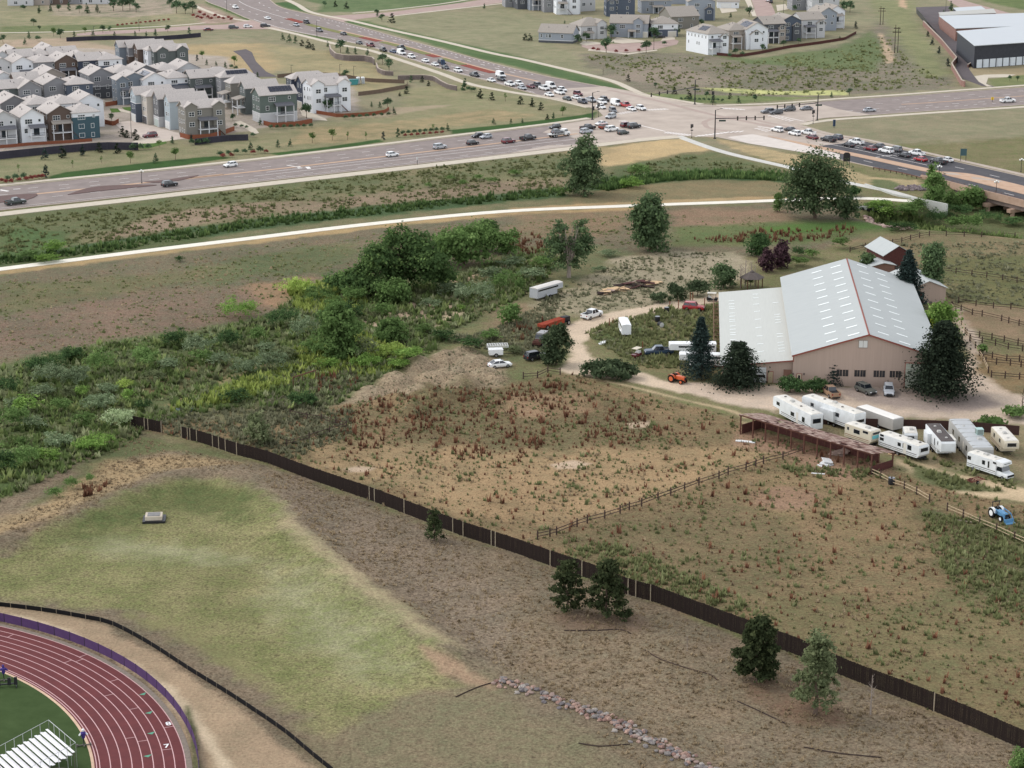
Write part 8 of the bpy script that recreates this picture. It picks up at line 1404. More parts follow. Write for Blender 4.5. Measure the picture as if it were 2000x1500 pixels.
# ---------------------------------------------------------------- fences, walls, posts and small things
M_FDK = mat('fence_dark_brown', (44, 36, 33), .9, .1, var=.25, scale=3, stretch=(6, 6, .3)); M_PALE = mat('pale_post', (150, 138, 118), .85, .1, scale=3); M_RAIL = mat('rail_weathered', (76, 62, 56), .9, .1, scale=3); M_RAILL = mat('rail_pale', (178, 158, 130), .9, .1, scale=3); M_BLACK = mat('black_steel', (30, 30, 33), .5, .4, var=.05); M_STONE = mat('block_stone', (126, 114, 108), .9, .1, scale=1.5, c2=(100, 92, 90), rnd=.12); M_CEDAR = mat('cedar_board', (132, 82, 62), .85, .1, scale=3)
def pl(P): return [Vector((q[0], q[1], zat(q[0], q[1]))) for q in (atg(*p)[:2] for p in P)]
def walk(P, step):
 """points every step metres along a ground polyline, with headings"""
 d = [0]
 for a, b in zip(P, P[1:]): d.append(d[-1] + (b - a).length)
 n = max(1, round(d[-1] / step)); out = []
 for i in range(n + 1):
  s = d[-1] * i / n; k = min(max(j for j in range(len(d)) if d[j] <= s + 1e-9), len(P) - 2); t = (s - d[k]) / (d[k + 1] - d[k] + 1e-9); out.append(P[k] + (P[k + 1] - P[k]) * t)
 return out
FP = [(257, 834), (282, 839), (316, 846), (355, 856), (386, 863.5), (416, 873), (464, 889.6), (520, 904), (600, 935), (730, 980), (900, 1046.5), (998, 1078), (1075, 1106), (1159, 1134), (1229, 1164), (1271, 1174), (1425, 1232), (1558, 1281), (1632, 1315), (1687, 1337.6), (1764, 1366), (1824, 1390), (1910, 1425.6), (1990, 1461.6), (2040, 1482)]
fd = thing('privacy_fence', 'long dark brown board fence running diagonally down to the bottom right corner', 'fence'); pw = walk(pl(FP), 2.4); pm = []
for k in range(3):
 mb = MB(); g = random.Random(k)
 for i in range(15): x = i / 15; mb.box(x + .004, x + .062, -.012 + g.uniform(-.01, .01), .012, g.uniform(.02, .05), 1 + g.uniform(-.02, .015))
 mb.box(0, 1, .012, .05, .2, .24); mb.box(0, 1, .012, .05, .8, .84); pm.append(mb.mesh('fence_panel', M_FDK))
for i, (a, b) in enumerate(zip(pw, pw[1:])):
 d = b - a; t = i / len(pw)
 if 3 <= i <= 3 and True: pass
 pxm = 1000 + F * ((a.x + b.x) / 2) / (((a.y + b.y) / 2) * _CT + H * _ST)
 if 322 < pxm < 350: continue
 hh = 2.15 + .4 * min(1, t * 1.6); o = obj('fence_panel', pm[i % 3], fd, a, math.atan2(d.y, d.x), (d.length, 1, hh)); mb = MB()
 if i % 2 == 0: mb.box(-.06, .06, -.02, .1, 0, hh + .05); mb.build('post', M_FDK, fd, (a.x, a.y, a.z), math.atan2(d.y, d.x))
for x in (283, 290, 316, 355, 367, 372, 385, 416, 428, 441, 463, 625, 722, 732, 790, 885, 905, 960, 968, 1075, 1122, 1137, 1227, 1242, 1271, 1824):
 j = next(k for k in range(len(FP) - 1) if FP[k][0] <= x <= FP[k + 1][0]); t = (x - FP[j][0]) / (FP[j + 1][0] - FP[j][0]); p = at(x, FP[j][1] + t * (FP[j + 1][1] - FP[j][1])); mb = MB(); mb.box(-.07, .07, -.09, -.02, 0, 2.25 + .3 * min(1, max(0, (x - 300) / 900))); mb.build('bleached_board', M_PALE, fd, (p.x, p.y, zat(p.x, p.y)), -.75)
def rail_fence(label, posts, h=1.4, rails=(.5, 1.0), railm=None, w=.1):
 P = pl(posts); o = thing('rail_fence', label, 'fence', P[0])
 for i, p in enumerate(P):
  mb = MB(); mb.box(-w, w, -w, w, -.1, h, 0, (.01, .01)); mb.build('post', M_RAIL, o, p - P[0], .3)
  if i + 1 < len(P):
   for z in rails: mb = MB(); mb.tube(p - P[0] + Vector((0, 0, z)), P[i + 1] - P[0] + Vector((0, 0, z + random.uniform(-.06, .06))), .07, n=4); mb.build('rail', railm or M_RAIL, o)
 return o
for lb, P, m in (('rail fence dividing the two dry pastures up to the open shed', [(1050, 1054), (1074, 1048), (1087, 1045), (1127, 1029), (1147, 1022), (1181, 1013), (1211, 1003), (1229, 996), (1253, 989), (1285, 977), (1310, 968), (1337, 958), (1365, 948), (1404, 935), (1422, 927), (1457, 918), (1476, 911), (1491, 906), (1529, 897), (1568, 884)], None),
 ('pale railed fence leading right from the open shed', [(1702, 927), (1720, 935), (1741, 947), (1766, 955), (1790, 966), (1815, 981)], M_RAILL), ('pale railed fence in front of the blue tractor', [(1850, 998), (1881, 1011), (1913, 1025), (1946, 1039), (1981, 1055), (2020, 1072)], M_RAILL),
 ('rail fence along the top of the upper right paddock', [(1660, 493), (1690, 485), (1724, 479), (1743, 477), (1761, 474), (1778, 469), (1796, 464), (1815, 461), (1848, 461), (1883, 462), (1917, 463), (1951, 462), (1982, 464), (2010, 500)], None), ('rail fence across the middle of the green paddock', [(1840, 531), (1867, 534), (1898, 538), (1927, 542), (1958, 547), (1986, 552), (2020, 557)], None),
 ('rail fence at the top of the small paddocks', [(1872, 592), (1906, 598), (1940, 602), (1974, 604), (2010, 608)], None), ('rail fence slanting down from the lane corner', [(1860, 601), (1877, 607), (1899, 615), (1918, 618), (1956, 627), (1970, 631), (1990, 636), (2020, 643)], None), ('upper of the double rail fences above the tan paddock', [(1888, 655), (1913, 659), (1937, 663), (1961, 668), (1988, 674), (2020, 680)], None),
 ('lower of the double rail fences above the tan paddock', [(1894, 666), (1918, 670), (1944, 675), (1969, 682), (1997, 686), (2020, 690)], None), ('rail fence above the narrow grass strip', [(1914, 695), (1938, 700), (1966, 705), (1991, 706), (2020, 710)], None), ('rail fence below the narrow grass strip', [(1925, 710), (1946, 712), (1973, 714), (1994, 717), (2020, 720)], None), ('lowest rail fence of the paddocks', [(1936, 737), (1963, 739), (1991, 741), (2020, 743)], None),
 ('rail fence along the lane beside the paddocks', [(1858, 601), (1866, 614), (1878, 634), (1885, 652), (1895, 666), (1905, 680), (1913, 695), (1920, 706), (1930, 729)], M_RAILL), ('broken rail fence in the weeds behind the dark fence', [(567, 812), (600, 820), (628, 822), (656, 831), (677, 836), (644, 847), (604, 860), (560, 872)], None), ('rough post fence below the parked saloon', [(1022, 740), (1050, 738), (1070, 728), (1094, 732)], None)):
 rail_fence(lb, P, railm=m)
for i, (x, y) in enumerate([(1308, 604), (1325, 602), (1348, 586), (1353, 586), (1376, 598), (1190, 638), (1197, 637), (1255, 684)]): mb = MB(); mb.box(-.09, .09, -.09, .09, -.1, 1.8); tag(mb.build('wooden_post', M_CEDAR, None, at(x, y)), f'{ORD[i]} of the loose reddish posts about the barn yard from the red car', 'post', 'loose posts about the yard')
# panelled screens and walls
def screen(label, name, cat, P, h, m, step=3.0, th=.03, post=None, z0=0.0, top=None):
 W_ = walk(P, step); o = thing(name, label, cat, W_[0])
 for a, b in zip(W_, W_[1:]):
  d = b - a; mb = MB(); mb.box(0, d.length + .01, -th, th, z0, h)
  if top: mb.box(0, d.length + .01, -th - .06, th + .06, h, h + .12, 1)
  mb.build('panel', [m, top] if top else m, o, a - W_[0], math.atan2(d.y, d.x))
  if post: mb = MB(); mb.box(-.035, .035, -.05, .05, -.1, h + .08); mb.build('post', post, o, a - W_[0])
 return o
arcp = [Vector((TC[0] + (TR1 + 1.5) * math.cos(a), TC[1] + (TR1 + 1.5) * math.sin(a), 0)) for a in np.linspace(R_(-25), R_(130), 60)]
screen('purple windscreen fence curving round the running track', 'track_fence', 'fence', arcp, 1.25, mat('purple_mesh', (86, 62, 100), .8, .15, scale=.5, c2=(74, 52, 88)), 3.0, .02, M_BLACK)
screen('black silt fence curving round the graded dirt strip', 'silt_fence', 'fence', pl(spline([(-40, 1180), (0, 1184), (90, 1195), (180, 1211), (220, 1221), (290, 1258), (370, 1310), (440, 1353), (510, 1399), (560, 1434), (610, 1476), (650, 1508)], 3)), .62, mat('silt_cloth', (26, 25, 27), .8, .15, var=.15, scale=1), 2.4, .03, M_PALE)
M_RW = mat('wall_black_block', (60, 58, 66), .85, .15, scale=1.2, rnd=.1)
for lb, P, h, m in (('long black retaining wall below the front row of houses', [(-20, 313), (0, 311), (87, 302), (175, 294), (208, 292), (270, 293)], 2.2, M_RW), ('second black retaining wall below the beige town house', [(381, 283), (420, 278), (450, 275), (485, 274)], 1.8, M_RW), ('black retaining wall behind the estate', [(130, 81), (170, 79), (222, 77.5), (300, 79), (350, 76), (392, 72)], 1.7, M_RW), ('curved grey block wall below the northern road', [(644, 98), (646, 106), (656, 115), (676, 119), (710, 119), (728, 123), (731, 127)], 2.3, M_STONE),
 ('short curved block wall right of the long curved one', [(735, 131), (738, 141), (750, 147), (768, 148)], 1.7, M_STONE), ('wavy block wall below the northern queue', [(777, 156), (830, 155), (848, 158), (862, 167), (876, 174), (892, 177)], 1.7, M_STONE), ('red brown block wall beside the storage yard road', [(1803, 50), (1840, 88), (1868, 122), (1858, 134), (1878, 168), (1884, 170)], 2.2, M_BRICK), ('low block wall round the storage forecourt', [(1890, 132), (1898, 127), (1930, 126), (1958, 127)], 1.2, M_BRICK)):
 screen(lb, 'retaining_wall', 'retaining wall', pl(P), h, m, 3.2, .2, None, -.2, M_RW if m is M_RW else M_KERB)
for lb, P, h, m in (('cedar fence round the beige town house garden', [(352, 268), (372, 273), (412, 270), (436, 263), (458, 255)], 1.5, M_CEDAR), ('cedar fence below the green end house', [(515, 244), (535, 249), (580, 246), (610, 240)], 1.5, M_CEDAR), ('cedar fence curving round the white end house', [(618, 222), (660, 229), (720, 226), (752, 221), (760, 215)], 1.2, M_CEDAR), ('cedar fence beside the teal house', [(205, 242), (222, 246), (232, 240)], 1.5, M_CEDAR), ('cedar fence by the balcony house of the middle block', [(206, 208), (226, 205), (240, 203)], 1.5, M_CEDAR),
 ('brown garden fence at the left end of the front row', [(-10, 290), (20, 288), (60, 284), (130, 280), (180, 276)], 1.0, M_CEDAR), ('dark wooden fence before the hillside houses', [(1400, 108), (1440, 112), (1480, 106), (1540, 94), (1600, 86), (1650, 78), (1672, 66)], 1.2, M_DKRED), ('black steel fence along the storage yard road', [(1790, 26), (1808, 48), (1868, 121), (1870, 123)], 2.4, M_BLACK), ('upper wire fence on the tan slope', [(542, 152), (600, 147), (660, 150), (720, 160), (790, 163)], 1.4, mat('wire_brown', (112, 96, 84), .8, .1)), ('lower wire fence below the teal container', [(700, 187), (740, 182), (795, 172), (796, 165)], 1.4, _M['wire_brown'])):
 screen(lb, 'board_fence', 'fence', pl(P), h, m, 2.6, .03, m)
screen('dark board fence behind the parked trailers', 'board_fence', 'fence', pl([(1560, 826), (1640, 830), (1700, 836), (1800, 838), (1900, 842), (1990, 850)]), 1.7, mat('board_dark', (72, 54, 50), .9, .1, scale=3), 2.4, .03, M_DKRED)
# posts and signs
def pole(label, name, cat, px, py, hpx, r=.08, m=M_BLACK, group=None):
 p = at(px, py); k = ppm(p); h = hpx / k / .985; o = thing(name, label, cat, p, 0, group); mb = MB(); mb.lathe([(r * 2.2, 0), (r * 2.2, .15), (r, .4), (r * .7, h)], n=8); mb.build('pole', m, o); return o, h, k
M_GLOBE = mat('lamp_globe', (236, 236, 228), .3, .4, var=0)
for lb, x, y, hp in (('twin globe street lamp in the brown median', 277, 358, 23), ('twin globe street lamp on the bridge', 1945, 382, 26), ('twin globe street lamp behind the bridge poplar', 1834, 346, 20), ('twin globe street lamp at the far right verge', 1994, 336, 23)):
 o, h, k = pole(lb, 'street_lamp', 'street lamp', x, y, hp, .09)
 mb = MB(); mb.tube((-.55, 0, h - .3), (.55, 0, h - .3), .05); mb.build('arm', M_BLACK, o)
 for q in (-.5, 0, .5): mb = MB(); mb.lathe([(.08, 0), (.24, .12), (.26, .3), (.1, .5)], (q, 0, h - .28 + (.3 if q == 0 else 0)), 10); mb.build('globe', M_GLOBE, o)
for i, (x, y, hp) in enumerate([(257, 270, 54), (569, 148, 20), (664, 147, 21), (691, 153, 23), (619, 71, 29), (443, 22, 26), (1277, 97, 30), (1847, 22, 24), (183, 62, 10), (272, 61, 22), (1530, 26, 24)]):
 o, h, k = pole(['tall thin lamp post standing in the garage court', 'lamp post left of the three above the wire fence', 'middle lamp post above the wire fence', 'lamp post next to the teal container', 'lamp post beside the grey car on the northern road', 'lamp post at the top of the northern road', 'lamp post at the cul de sac kerb', 'lamp post behind the storage yard', 'short post by the side street trees', 'taller post by the side street shrubs', 'lamp post on the upper street'][i], 'lamp_post', 'lamp post', x, y, hp, .09, M_BLACK, 'thin lamp posts')
 mb = MB(); mb.box(-.1, .9, -.06, .06, h - .1, h); mb.build('lamp_head', M_BLACK, o)
def signal(label, px, py, hpx, end=None, zf=.62, heads=4):
 o, h, k = pole(label, 'traffic_signal', 'traffic signal', px, py, hpx, .22); p = at(px, py)
 mb = MB(); mb.tube((0, 0, h - .1), (1.8, -.4, h + .5), .06, n=5); mb.box(1.5, 2.3, -.55, -.25, h + .42, h + .54); mb.build('lamp_arm', M_BLACK, o)
 if end:
  e = at(end[0], end[1], h * zf) - p; e.z = 0; q = Vector((0, 0, h * zf)); mb = MB(); mb.tube(q, q + e + Vector((0, 0, .9)), .16, .08, 6); mb.build('mast_arm', M_BLACK, o); d = e.normalized()
  for i in range(heads):
   c = q + e * (1 - .18 * i) + Vector((0, 0, .9 - .16 * i)); mb = MB(); mb.box(-.22, .22, -.15, .15, -.75, .6); hd = mb.build('signal_head', M_BLACK, o, c)
   for j, cc in enumerate(((70, 24, 22), (70, 56, 20), (20, 60, 36))): mb = MB(); mb.lathe([(.12, 0), (.12, .03)], n=8); l_ = mb.build('lens', mat(f'lens_{j}', cc, .3, .4, var=0), hd, (0, -.15, .38 - .4 * j)); l_.rotation_euler = (PI / 2, 0, 0)
  mb = MB(); mb.box(1.2 * d.x, 1.2 * d.x + 2.2, 1.2 * d.y - .03, 1.2 * d.y + .03, h * zf - .9, h * zf - .35); mb.build('street_name_sign', mat('sign_dark_green', (44, 62, 56), .6, .3, var=0), o)
 else: mb = MB(); mb.box(.2, .65, -.2, .2, h * .35, h * .5); mb.build('signal_head', M_BLACK, o)
signal('signal mast with long arm at the near right corner of the crossing', 1396, 271, 55, (1492, 235), .70, 4); signal('signal mast with arm pointing left at the far side of the crossing', 1357, 204, 47, (1272, 190), .70, 3); signal('signal mast with arm pointing left beside the eastern queue', 1596, 236, 50, (1518, 214), .68, 4); signal('stout black signal post at the grassy corner of the northern queue', 1157, 234, 52)
for lb, x, y in (('pedestrian signal at the trail head', 1351, 269), ('pedestrian signal beside the eastern mast', 1588, 242), ('pedestrian signal at the grassy corner', 1169, 229), ('pedestrian signal by the far mast', 1392, 205)):
 o, h, k = pole(lb, 'pedestrian_signal', 'pedestrian signal', x, y, 27, .07); mb = MB(); mb.box(-.45, -.08, -.15, .15, h - 1.5, h - .2); mb.box(.08, .45, -.15, .15, h - 1.2, h - .2); mb.box(-.4, .4, -.05, .05, h - 2.3, h - 2.0); mb.build('signal_head', M_BLACK, o)
def board(label, px, py, hpx, wpx, m, arch=False, frac=.6, n=2):
 p = at(px, py); k = ppm(p); h = hpx / k; w = wpx / k; o = thing('sign', label, 'sign', p, heading((1560, 262), (1840, 318)) + .9 if arch else 0); mb = MB(); z = h * (1 - frac)
 if arch: mb.prism([(-w / 2, z), (w / 2, z), (w / 2, h * .9), (w * .25, h), (-w * .25, h), (-w / 2, h * .9)], -.08, .08)
 else: mb.box(-w / 2, w / 2, -.05, .05, z, h)
 mb.build('board', m, o)
 for x in ((-w * .42, w * .42) if n == 2 else (0,)): mb = MB(); mb.box(x - .07, x + .07, -.05, .12 if n == 1 else .05, 0, z if n == 2 else h * .95); mb.build('post', M_BLACK, o)
M_SB = mat('sign_blue', (58, 74, 98), .5, .3, var=0)
board('dark arched sign board beside the new southern road', 1653, 326, 28, 13, M_BLACK, True, .62); board('teal sign board on two posts at the right verge', 1881, 315, 24, 12, mat('sign_teal', (62, 88, 92), .5, .3, var=0), False, .55); board('dark blue sign standing among the northern queue', 865, 137, 20, 8, M_SB, False, .5, 1); board('small yellow warning sign on the eastern road', 1938, 199, 9, 5, mat('sign_yellow', (226, 186, 60), .5, .3, var=0), False, .6, 1); board('blue banner sign by the eastern corner', 1629, 250, 16, 5, M_SB, False, .8, 1); board('white speed sign at the near pavement', 815, 322, 15, 3, CP['white'], False, .35, 1)
for lb, x, y, hp in (('double wooden utility pole on the dry hillside', 1747, 103, 52), ('single wooden utility pole near the hillside houses', 1719, 48, 34)):
 o, h, k = pole(lb, 'utility_pole', 'utility pole', x, y, hp, .16, M_BARKD); mb = MB(); mb.tube((1.3, 0, 0), (1.3, 0, h * .92), .15, .11, 6); mb.box(-1.2, 2.4, -.1, .1, h * .72, h * .75); mb.box(-.8, 2.0, -.1, .1, h * .86, h * .89); mb.build('cross_arm', M_BARKD, o)
gr = thing('guard_rail', 'rusty guard rail along the southern road before the bridge', 'guard rail', at(1706, 331)); G = walk(pl([(1706, 331), (1760, 341), (1800, 351)]), 2.2)
for a, b in zip(G, G[1:]):
 mb = MB(); mb.box(-.1, .1, -.1, .1, 0, .75); mb.build('post', M_BARKD, gr, a - G[0]); mb = MB(); d = b - a; mb.box(0, d.length, -.05, .05, .45, .75); mb.build('rail', mat('rail_rusty', (112, 82, 70), .7, .2), gr, a - G[0], math.atan2(d.y, d.x))
# open sided shed with its patched roof
A0, B0, D0 = at(1446, 848), at(1701, 926), at(1746, 907) - at(1701, 926); SU = (B0 - A0); SL = SU.length; SA = math.atan2(SU.y, SU.x); SD = 5.6; HF, HB_ = 3.6, 2.5
sh = thing('open_shed', 'long open fronted rusty brown shed with a patched plank roof', 'shed', A0, SA); M_SHP = mat('shed_post', (98, 68, 58), .9, .1, scale=3)
for i in range(11): mb = MB(); mb.box(-.1, .1, -.1, .1, 0, HF - .1); mb.build('post', M_SHP, sh, (SL * i / 10, 0, 0)); mb = MB(); mb.box(-.1, .1, -.1, .1, 0, HB_ - .1); mb.build('post', M_SHP, sh, (SL * i / 10, SD, 0))
mb = MB(); mb.box(0, SL * .9, SD - .06, SD + .06, 0, 1.9); mb.box(-.06, .06, .4, SD - .2, 0, 1.7); mb.box(SL - .06, SL + .06, .2, SD, 0, 1.3); mb.build('back_wall', M_DKRED, sh)
mb = MB(); mb.box(-.4, SL + .4, -.08, .08, HF - .25, HF - .05); mb.box(-.4, SL + .4, SD - .08, SD + .08, HB_ - .25, HB_ - .05); mb.build('beam', M_SHP, sh)
M_PK = [mat('roof_plank_' + str(i), c, .9, .1, scale=2) for i, c in enumerate(((168, 146, 134), (126, 98, 88), (146, 122, 112), (84, 62, 56)))]; g = random.Random(4); pk = [MB().box(0, 1, 0, 1, 0, .05).mesh('roof_plank', m) for m in M_PK]
nx, ny = 34, 8
for i in range(nx):
 for j in range(ny):
  if g.random() < .05: continue
  o = obj('roof_plank', pk[g.choices((0, 1, 2, 3), (5, 3, 5, 1))[0]], sh, (-.3 + (SL + .6) * (i + g.uniform(-.12, .12)) / nx, -.35 + (SD + .7) * j / ny, HF + .05 - (HF - HB_) * j / ny + g.uniform(0, .06)), 0, ((SL + .6) / nx * .98, (SD + .7) / ny * g.uniform(.7, .96), 1)); o.rotation_euler = (-math.atan((HF - HB_) / SD), 0, g.uniform(-.02, .02))
# gazebo, frame, boxes, heaps
p = at(1468, 562); gz = thing('gazebo', 'brown six sided gazebo behind the lean to roof', 'gazebo', p); mb = MB(); mb.lathe([(2.9, 2.4), (2.6, 2.6), (1.0, 3.5), (.55, 3.55), (.5, 3.8), (.05, 4.1)], n=6); mb.build('roof', mat('gazebo_roof', (98, 90, 86), .85, .15, scale=2), gz)
for i in range(6): a = 2 * PI * i / 6; mb = MB(); mb.box(-.1, .1, -.1, .1, 0, 2.45); mb.build('post', M_SHP, gz, (2.4 * math.cos(a), 2.4 * math.sin(a), 0))
p = atg(573, 757); fr = thing('hitching_rail', 'old wooden hitching rail standing in the yellow green weeds', 'rail', p); mb = MB(); e = at(617, 744) - at(573, 757); mb.tube((0, 0, 2.0), e + Vector((0, 0, 2.1)), .14, n=5); mb.build('beam', M_SHP, fr)
for t in (.0, .4, 1): mb = MB(); mb.tube(e * t, e * t + Vector((0, 0, 2.05)), .1, n=5); mb.build('post', M_SHP, fr)
p = at(301, 1016); ub = thing('drain_box', 'concrete drain box with grey metal lid on the mown basin', 'drain', p, .1); mb = MB(); mb.box(-1.3, 1.3, -1.1, 1.1, 0, .95); mb.build('box', M_WALK, ub); mb = MB(); mb.box(-.95, .95, -.8, .8, .95, 1.02); mb.build('lid', mat('lid_grey', (122, 120, 118), .6, .3), ub); mb = MB(); mb.box(-1.7, 1.8, -1.6, 1.5, 0, .35); mb.build('black_skirt', M_BLACK, ub)
p = at(687, 165); tc = thing('container', 'teal waste container above the wire fence', 'container', p, .3); mb = MB(); mb.prism([(-2, 0), (2, 0), (2.4, 1.9), (-2.4, 1.9)], -1.2, 1.2); mb.build('body', mat('teal_steel', (70, 140, 140), .6, .3), tc); mb = MB(); mb.box(-2.5, 2.5, -1.3, 1.3, 1.8, 1.95); mb.build('rim', mat('teal_rim', (56, 116, 118), .6, .3), tc)
for i, x in enumerate((700, 709)): p = at(x, 163); o = thing('portable_toilet', ['left white portable toilet by the teal container', 'right white portable toilet by the teal container'][i], 'toilet', p, .3); mb = MB(); mb.box(-.6, .6, -.6, .6, 0, 2.2); mb.build('cabin', CP['pale'], o); mb = MB(); mb.prism([(-.65, 2.2), (.65, 2.2), (.5, 2.45), (-.5, 2.45)], -.6, .6); mb.build('roof', CP['white'], o); mb = MB(); mb.box(-.4, .4, -.66, -.6, .1, 2.0); mb.build('door', CP['silver'], o)
M_PLY = mat('plywood', (206, 176, 138), .8, .15, scale=2); g = random.Random(9); lp = thing('lumber_pile', 'long sprawling heap of boards and rusty sheets in the gravel yard', 'lumber pile', at(1225, 562))
for i in range(46):
 p = at(1225 + g.uniform(-50, 50), 564 + g.uniform(-3, 3), 0); p += (at(1275, 552) - at(1180, 572)) * 0; t = (i / 46 - .5); q = at(1226 + t * 98 + g.uniform(-6, 6), 563 - t * 20 + g.uniform(-5, 5)) - at(1225, 562); mb = MB(); L_ = g.uniform(1.5, 4); w_ = g.choice((.2, .3, 1.2)); mb.box(-L_ / 2, L_ / 2, -w_ / 2, w_ / 2, 0, .08); o = mb.build('board', g.choice((M_PLY, M_DKRED, M_RAIL, M_BARKD, M_BARKD, M_PK[0])), lp, q + Vector((0, 0, g.uniform(.05, .7))), g.uniform(-.3, .9)); o.rotation_euler[1] = g.uniform(-.12, .12)
def sheetish(label, name, cat, px, py, L_, w_, rz, m, n=1, z=.05):
 o = thing(name, label, cat, atg(px, py), rz)
 for i in range(n): mb = MB(); mb.box(-L_ / 2, L_ / 2, -w_ / 2, w_ / 2, z + i * .25, z + .09 + i * .25); k = mb.build('sheet', m, o, (i * .4, i * .3, 0), i * .5); k.rotation_euler[0] = .08 * i
sheetish('white panel lying before the left end of the shed', 'panel', 'panel', 1456, 863, 3.4, .9, -.35, CP['white']); sheetish('crumpled white sheets lying in front of the shed', 'sheet_pile', 'sheets', 1612, 909, 2.4, 1.6, .6, CP['white'], 3); sheetish('white roll lying in the weeds below the sheets', 'roll', 'roll', 1598, 926, 2.2, .4, -.2, CP['white']); sheetish('white scrap lying in the lane triangle grass', 'scrap', 'scrap', 1177, 672, 1.6, 1.0, .2, CP['white'], 2); sheetish('pale board at the end of the shed', 'board', 'board', 1752, 889, 3, .8, -.4, M_PLY); sheetish('grey plank lying left of the pale fence', 'plank', 'plank', 1885, 1019, 2.4, .5, -.4, M_PALE); sheetish('stack of white blocks and red boards inside the shed', 'stack', 'stack', 1634, 888, 2.6, 1.4, -.4, M_PK[0], 4); sheetish('blue scrap near the culvert in the creek weeds', 'barrel_scrap', 'scrap', 524, 762, .9, .7, 0, mat('scrap_blue', (132, 156, 172), .6, .3), 3); sheetish('dark blue boat shell in the weeds near the fence end', 'boat_shell', 'boat', 358, 802, 3.4, 1.2, -.1, mat('boat_blue', (92, 106, 118), .6, .3), 2)
for i, (x, y, lie) in enumerate([(1284, 628, 0), (1287, 637, 1), (1302, 610, 0), (1741, 946, 0)]):
 o = thing('barrel', ['upright dark barrel in the barn yard', 'tipped dark barrel with pale side in the barn yard', 'black tub left of the red car', 'black tub at the pale fence by the shed'][i], 'barrel', at(x, y)); mb = MB(); mb.lathe([(.5, 0), (.56, .3), (.56, .8), (.5, 1.1)], n=12); k = mb.build('drum', M_BLK, o); k.rotation_euler = (PI / 2 * lie, 0, .5); k.location.z = .5 * lie; mb = MB(); mb.lathe([(.52, 1.1), (.54, 1.16)], n=12); mb.build('rim', CP['pale'] if lie else CP['grey'], k)
# bleachers and training dummies on the turf
a, b = at(91, 1424, 2.5), at(144, 1469, 2.5); d = b - a; BLn = d.length; bl = thing('bleachers', 'white aluminium bleachers with railing on the green turf', 'bleachers', (a.x, a.y, 0), math.atan2(d.y, d.x)); M_SEAT = mat('seat_aluminium', (236, 234, 234), .4, .4, var=.03)
for i in range(11):
 y = -.72 * i; z = 2.5 - .2 * i; mb = MB(); mb.box(0, BLn, y - .15, y + .15, z - .05, z); mb.build('seat', M_SEAT, bl); mb = MB(); mb.box(0, BLn, y - .55, y - .18, z - .33, z - .28); mb.build('foot_board', M_SEAT, bl)
mb = MB()
for x in (0, BLn):
 mb.tube((x, .3, 3.6), (x, -7.5, 1.6), .03, n=5)
 for i in range(8): mb.tube((x, .3 - 1.1 * i, .1), (x, .3 - 1.1 * i, 3.6 - .28 * i), .028, n=5)
mb.tube((0, .3, 3.6), (BLn, .3, 3.6), .03, n=5)
for i in range(6): mb.tube((BLn * i / 5, .3, .1), (BLn * i / 5, .3, 3.6), .028, n=5)
mb.build('railing', mat('rail_aluminium', (190, 192, 190), .4, .4, metal=.3, var=0), bl); mb = MB()
for x in (.4, BLn / 2, BLn - .4): mb.tube((x, .2, 2.2), (x, -7.4, .2), .05, n=4); mb.tube((x, .2, 2.2), (x, .2, 0), .05, n=4); mb.tube((x, -3, 1.4), (x, .2, .1), .04, n=4)
mb.build('frame', M_STRIPE, bl); M_PURP = mat('pad_purple', (66, 52, 118), .7, .2)
for lb, x, y in (('purple and white tackling dummy on a wheeled base beside the bleachers', 164, 1457), ('purple tackling dummy at the left picture edge', 8, 1330)):
 o = thing('tackling_dummy', lb, 'dummy', at(x, y), .3); mb = MB(); mb.box(-.8, .8, -.06, .06, .1, .2); mb.box(-.06, .06, -.5, .5, .1, .2)
 for q in (-.8, .8): mb.box(q - .08, q + .08, -.16, .16, 0, .3)
 mb.build('base', M_STRIPE, o); mb = MB(); mb.tube((0, 0, .2), (0, 0, 1.2), .06); mb.build('post', M_BLACK, o); mb = MB(); mb.lathe([(.1, .95), (.2, 1.1), (.3, 1.6), (.34, 1.75), (.2, 1.85), (.06, 1.9)], n=10); mb.build('body_pad', M_PURP, o)
 for s in (-1, 1): mb = MB(); mb.tube((s * .25, 0, 1.7), (s * .5, -.1, 1.45), .12, .1, 7); mb.build('arm_pad', CP['white'] if x > 100 else M_PURP, o)
 mb = MB(); mb.lathe([(.1, 1.9), (.17, 2.0), (.17, 2.15), (.08, 2.25)], n=10); mb.build('head_pad', CP['white'] if x > 100 else M_PURP, o)
o = thing('blocking_sled', 'black football blocking sled at the left picture edge', 'sled', at(14, 1341), .2); mb = MB(); mb.box(-1.3, 1.3, -.1, .1, .3, .42); mb.box(-1.2, -1.1, -.8, .6, 0, .12); mb.box(1.1, 1.2, -.8, .6, 0, .12); mb.build('frame', M_BLACK, o)
for q in (-1.0, .3, 1.1): mb = MB(); mb.box(q - .22, q + .22, -.35, -.1, .3, 1.3, 0, (.03, .03)); mb.build('pad', M_BLK, o)
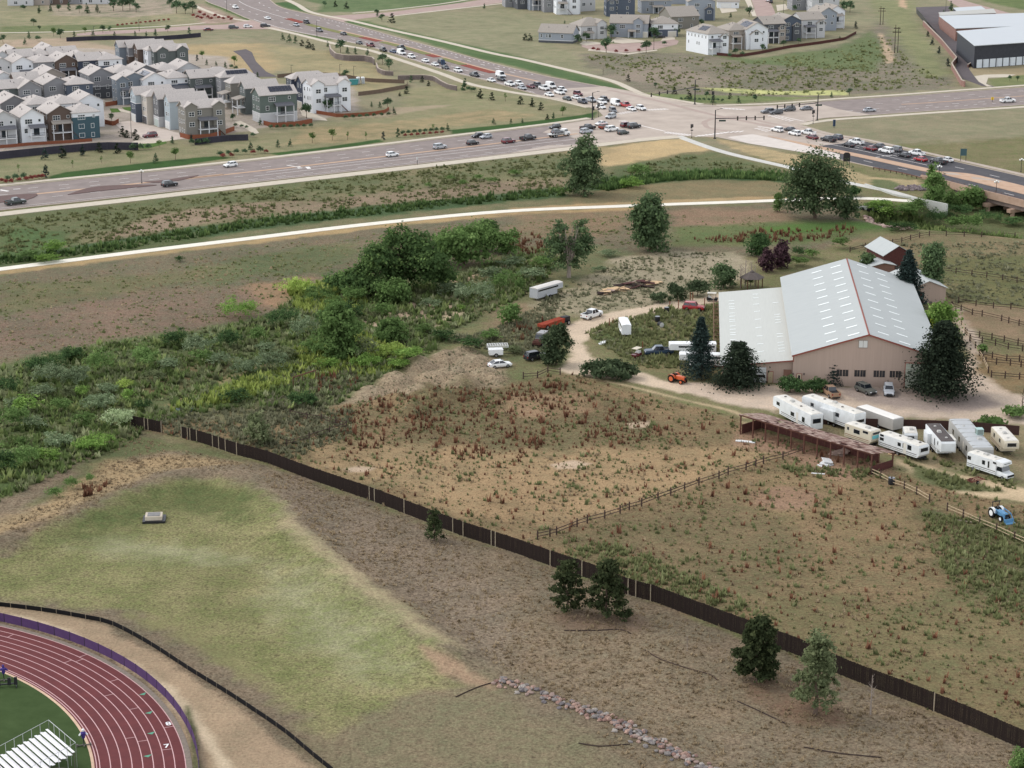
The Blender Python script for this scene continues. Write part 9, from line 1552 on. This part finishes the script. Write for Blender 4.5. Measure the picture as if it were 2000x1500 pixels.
# rock lined ditches: the stones that show, and the rest as one mass
def rocks(label, path, w, n, size, cols, seed, z0=-.05):
 g = random.Random(seed); Q = spline(W2(path), 6); N = normals2(Q); o = thing('stone_ditch', label, 'stones', (0, 0, 0)); ms = []
 for k in range(6):
  mb = MB(); mb.lathe([(.25, -.35), (.5, -.1), (.45, .22), (.2, .42)], n=6); me = mb.mesh('stone', mat('stone_' + str(seed) + str(k), cols[k % len(cols)], .9, .1, scale=2, var=.2))
  for v in me.vertices: v.co *= g.uniform(.8, 1.2)
  ms.append(me)
 for i in range(n):
  t = g.uniform(0, len(Q) - 1.001); j = int(t); u = g.gauss(0, .33) * w; x = Q[j][0] + (Q[j + 1][0] - Q[j][0]) * (t - j) + N[j][0] * u; y = Q[j][1] + (Q[j + 1][1] - Q[j][1]) * (t - j) + N[j][1] * u; s = size * g.uniform(.55, 1.3)
  k = obj('stone', ms[i % 6], o, (x, y, zat(x, y) + .1 * s + .12 * max(0, 1 - abs(u) / w)), g.uniform(0, 6), (s * g.uniform(.9, 1.4), s, s * g.uniform(.6, .9)))
RC = ((150, 130, 120), (128, 122, 118), (166, 138, 124), (112, 106, 106), (158, 150, 142), (140, 112, 102))
rocks('ditch of loose grey and pink stones running off the bottom of the picture', [(972, 1330), (1040, 1352), (1110, 1378), (1180, 1402), (1240, 1432), (1300, 1462), (1360, 1492), (1400, 1512)], 1.9, 300, .62, RC, 2); rocks('apron of pink grey stones below the culvert', [(1700, 408), (1712, 422), (1735, 437), (1775, 447)], 3.4, 150, 1.2, ((196, 172, 158), (176, 150, 140), (150, 128, 122)), 3); rocks('dark stones on the bank below the guard rail', [(1755, 371), (1785, 366), (1803, 372)], 4, 110, 1.1, ((120, 108, 108), (140, 128, 126), (104, 94, 96)), 4)
for i, P in enumerate(([(1260, 1270), (1290, 1288), (1340, 1305), (1386, 1318), (1400, 1328)], [(890, 1362), (930, 1344), (968, 1332)], [(1130, 1452), (1170, 1458), (1230, 1454)], [(1440, 1370), (1480, 1388), (1535, 1414)], [(1102, 1232), (1160, 1232), (1210, 1230), (1232, 1238)], [(1570, 1460), (1640, 1472), (1720, 1480)])): mb = MB(); Q = spline(W2(P), 4); [mb.tube((p[0], p[1], zat(*p) + .06), (q[0], q[1], zat(*q) + .06), .08, n=5) for p, q in zip(Q, Q[1:])]; tag(mb.build('straw_wattle', M_BARKD if i else M_RAIL), ['curved dark wattle on the slope between the pines', 'wattle leading to the upper end of the stone ditch', 'wattle ending at the middle of the stone ditch', 'wattle below the compact pine', 'wattle below the pair of pines', 'wattle near the bottom right slope'][i], 'wattle')
